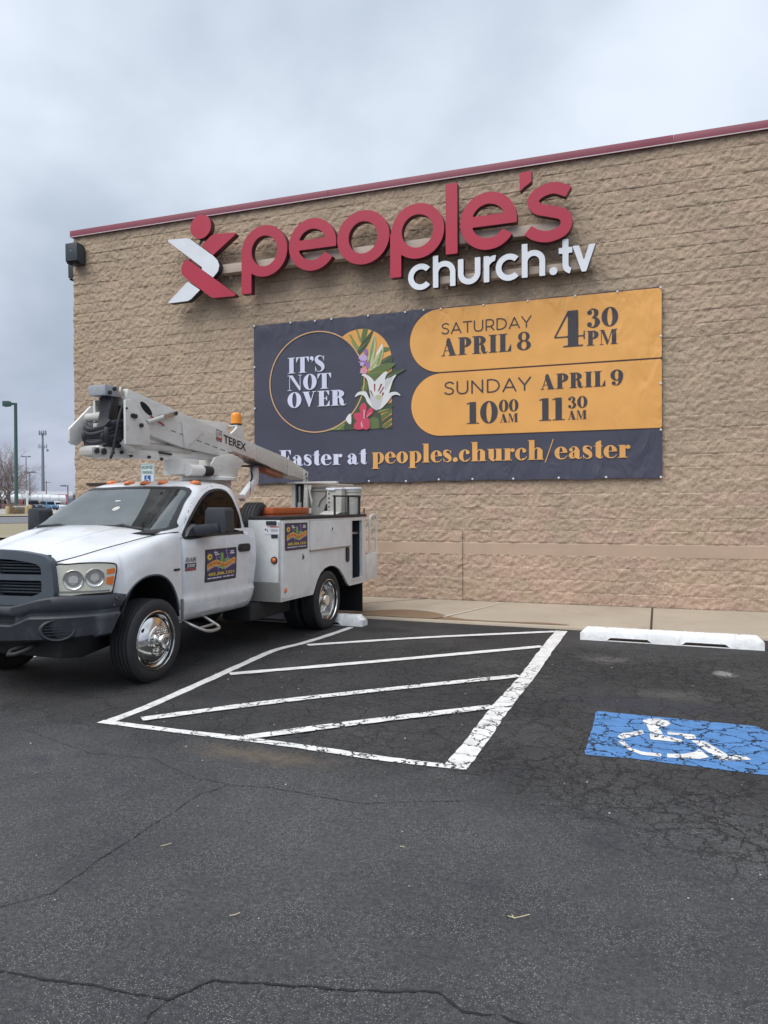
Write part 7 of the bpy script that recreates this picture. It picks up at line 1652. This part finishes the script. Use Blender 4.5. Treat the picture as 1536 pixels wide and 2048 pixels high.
# vehicles across the road
def far_wheels(t, xs, half, r, w=.22):
    for xw in xs:
        for sy in (-1, 1):
            o = bpy.data.objects.new('wheel', None); COL.objects.link(o); o.parent = t; o.location = (xw, sy * (half - w / 2), r)
            mb = MB(); mb.lathe([(r * .6, -w / 2), (r * .95, -w / 2), (r, -w * .3), (r, w * .3), (r * .95, w / 2), (r * .6, w / 2)], 'y', 20); mb.build('tyre', 'tyre', o, 40)
            mb = MB(); mb.lathe([(0, sy * w * .42), (r * .3, sy * w * .45), (r * .6, sy * w * .38), (r * .62, sy * w / 2)], 'y', 20); mb.build('rim', 'steel', o, 40)
def far_car(px, dist, label, mat, kind_, rz=0.0):
    x, y, z = bg(px, dist); t = thing('parked_car', label, 'car', (x, y, z + .06), FACE + rz, 'cars across the road'); L, hw = (5.4, .95) if kind_ == 'pickup' else (4.6, .9)
    h = L / 2
    mb = MB(); low = [(-h, .42), (-h + .1, .30), (h - .1, .30), (h, .45), (h - .03, .80), (h - .25, .92), (h * .42, 1.0), (-h + .06, 1.02), (-h, .9)]; mb.prism(low, -hw, hw, .07, 'y'); mb.build('body', mat, t, 40)
    if kind_ == 'pickup': cabp = [(-.55, 1.0), (1.15, 1.0), (.55, 1.72), (-.35, 1.75)]
    elif kind_ == 'suv': cabp = [(-h + .12, 1.0), (h * .40, 1.0), (h * .18, 1.66), (-h + .42, 1.68)]
    else: cabp = [(-h * .72, 1.0), (h * .45, 1.0), (h * .12, 1.44), (-h * .42, 1.45)]
    mb = MB(); mb.prism(cabp, -hw * .86, hw * .86, .08, 'y'); mb.build('cabin', mat, t, 40)
    cx = sum(p[0] for p in cabp) / 4
    gl_ = [(cx + (p[0] - cx) * .86, 1.03 + (p[1] - 1.0) * .84) for p in cabp]
    for sy in (-1, 1):
        mb = MB(); mb.prism(gl_, sy * hw * .862, sy * hw * .872, 0, 'y'); mb.build('side_window', 'sideglass', t, None)
    mb = MB(); a, b = cabp[1], cabp[2]; mb.add([(a[0] + .01, -hw * .74, a[1] + .05), (a[0] + .01, hw * .74, a[1] + .05), (b[0] + .03, hw * .68, b[1] - .06), (b[0] + .03, -hw * .68, b[1] - .06)], [(0, 1, 2, 3)]); mb.build('windscreen', 'sideglass', t, None)
    for sy in (-1, 1):
        mb = MB(); mb.box(h - .06, h + .01, sy * hw * .62 - .14, sy * hw * .62 + .14, .62, .76, .02); mb.build('headlight', 'bulb', t)
        mb = MB(); mb.box(-h - .01, -h + .06, sy * hw * .7 - .1, sy * hw * .7 + .1, .66, .86, .02); mb.build('tail_light', 'redink', t)
    far_wheels(t, (-h * .58, h * .60), hw, .35)
far_car(98, 150, 'blue estate car parked beyond the truck mirror', 'blue_body', 'suv', R(-68))
far_car(111, 165, 'white car parked right of the blue one, below the red trailer', 'car_white', 'suv', R(-50))
far_car(43, 128, 'maroon car parked just right of the green light pole', 'maroon_body', 'pickup', R(40))
far_car(64, 130, 'dark car parked left of the truck mirror', 'dark_body', 'suv', R(-60))
far_car(7, 132, 'dark pickup parked under the bare trees at the left edge', 'dark_body', 'pickup', R(180))
def tanker(px, dist, label, L=12.5):
    x, y, z = bg(px, dist); t = thing('tank_trailer', label, 'trailer', (x, y, z + .06), FACE + R(4), 'tank trailers across the road')
    mb = MB(); r = 1.05; mb.lathe([(0, -L / 2 - .25), (.6, -L / 2 - .18), (r, -L / 2), (r, L / 2), (.6, L / 2 + .18), (0, L / 2 + .25)], 'x', 28, 0, (0, 0, 2.25)); mb.build('tank', 'tank', t, 40)
    mb = MB()
    for k in range(-2, 3): mb.lathe([(r + .001, -.06), (r + .03, -.06), (r + .03, .06), (r + .001, .06)], 'x', 28, 0, (k * L / 5.2, 0, 2.25))
    mb.build('tank_bands', 'steel', t, 40)
    mb = MB(); mb.box(-L / 2 + .3, L / 2 - .6, -.5, .5, .85, 1.15, .02); mb.box(L * .22, L * .24, -.7, .7, .06, .9); mb.build('chassis', 'frame', t)
    far_wheels(t, (-L / 2 + 1.2, -L / 2 + 2.5), 1.2, .5, .5); mb = MB(); mb.box(-1.5, 1.5, -.25, .25, 3.28, 3.42, .02); mb.build('walkway', 'steel', t)
for k, (px, d, lab) in enumerate(((8, 175, 'polished tank trailer at the left edge, nearest of the row'), (36, 182, 'polished tank trailer behind the green light pole'), (72, 192, 'polished tank trailer with the mast rising behind it'), (14, 205, 'polished tank trailer in the back row, behind the left edge one'))): tanker(px, d, lab)
x, y, z = bg(115, 235); t = thing('red_lorry', 'red box lorry with a sloping front across the road', 'lorry', (x, y, z + .06), FACE + R(180 - 55))
mb = MB(); mb.prism([(-2.6, 1.2), (2.2, 1.2), (2.9, 2.2), (2.2, 3.75), (-2.6, 3.95)], -1.25, 1.25, .08, 'y'); mb.build('box_body', 'red_body', t); mb = MB(); mb.prism([(2.3, .6), (4.3, .6), (4.4, 1.6), (3.5, 1.9), (2.95, 2.15), (2.3, 2.1)], -1.15, 1.15, .08, 'y'); mb.build('cab', 'red_body', t)
mb = MB(); mb.prism([(2.92, 2.2), (3.45, 1.92), (3.47, 1.95), (2.95, 2.24)], -1.0, 1.0, 0, 'y'); mb.build('windscreen', 'sideglass', t); mb = MB(); mb.box(-2.5, 4.2, -.5, .5, .55, 1.2, .02); mb.build('chassis', 'frame', t); far_wheels(t, (-1.8, 3.4), 1.2, .5, .4)
x, y, z = bg(72, 300); t = thing('low_shed', 'long low grey shed behind the tank trailers', 'building', (x, y, z), FACE)
mb = MB(); mb.prism([(-7, 0), (7, 0), (7, 4.4), (0, 6.0), (-7, 4.4)], -12, 12, 0, 'x'); mb.build('shed_walls', 'shed', t); mb = MB(); mb.box(-12.1, 12.1, -7.2, -7.02, 0.2, 3.4); mb.build('shed_door', 'pole_grey', t)
x, y, z = bg(93, 260); t = thing('utility_pole', 'wooden utility pole with crossarms right of the phone mast', 'utility pole', (x, y, z), FACE)
mb = MB(); mb.tube([(0, 0, 0), (0, 0, 8.6)], [.18, .13], 10); mb.build('pole', 'bark', t, 40); mb = MB(); mb.box(-1.3, 1.3, -.06, .06, 8.0, 8.14); mb.build('crossarm', 'bark', t)
mb = MB()
for q in (-1.2, -.5, .5, 1.2): mb.cyl((q, 0, 8.14), (q, 0, 8.32), .06, 8)
mb.build('insulators', 'pole_grey', t, 40)
# far wood along the horizon
mb = MB(); q = random.Random(5)
for k in range(2600):
    px = q.uniform(-260, 330); d = q.uniform(420, 520); x, y, z = bg(px, d); h = q.uniform(2.5, 6.5) * (1 + .5 * math.sin(px * .045) * math.sin(px * .013)); w = q.uniform(.5, 1.6)
    dd = Vector((cr.x, cr.y, 0)); c = Vector((x, y, z)); top = c + Vector((q.gauss(0, .6), q.gauss(0, .6), h))
    mb.tube([c, c.lerp(top, .5) , top], [w, w * .9, .08], 5, 0, False)
kind(mb.build('far_wood', 'treeline', None, 60), 'stuff', 'distant grey line of bare woods on the horizon')
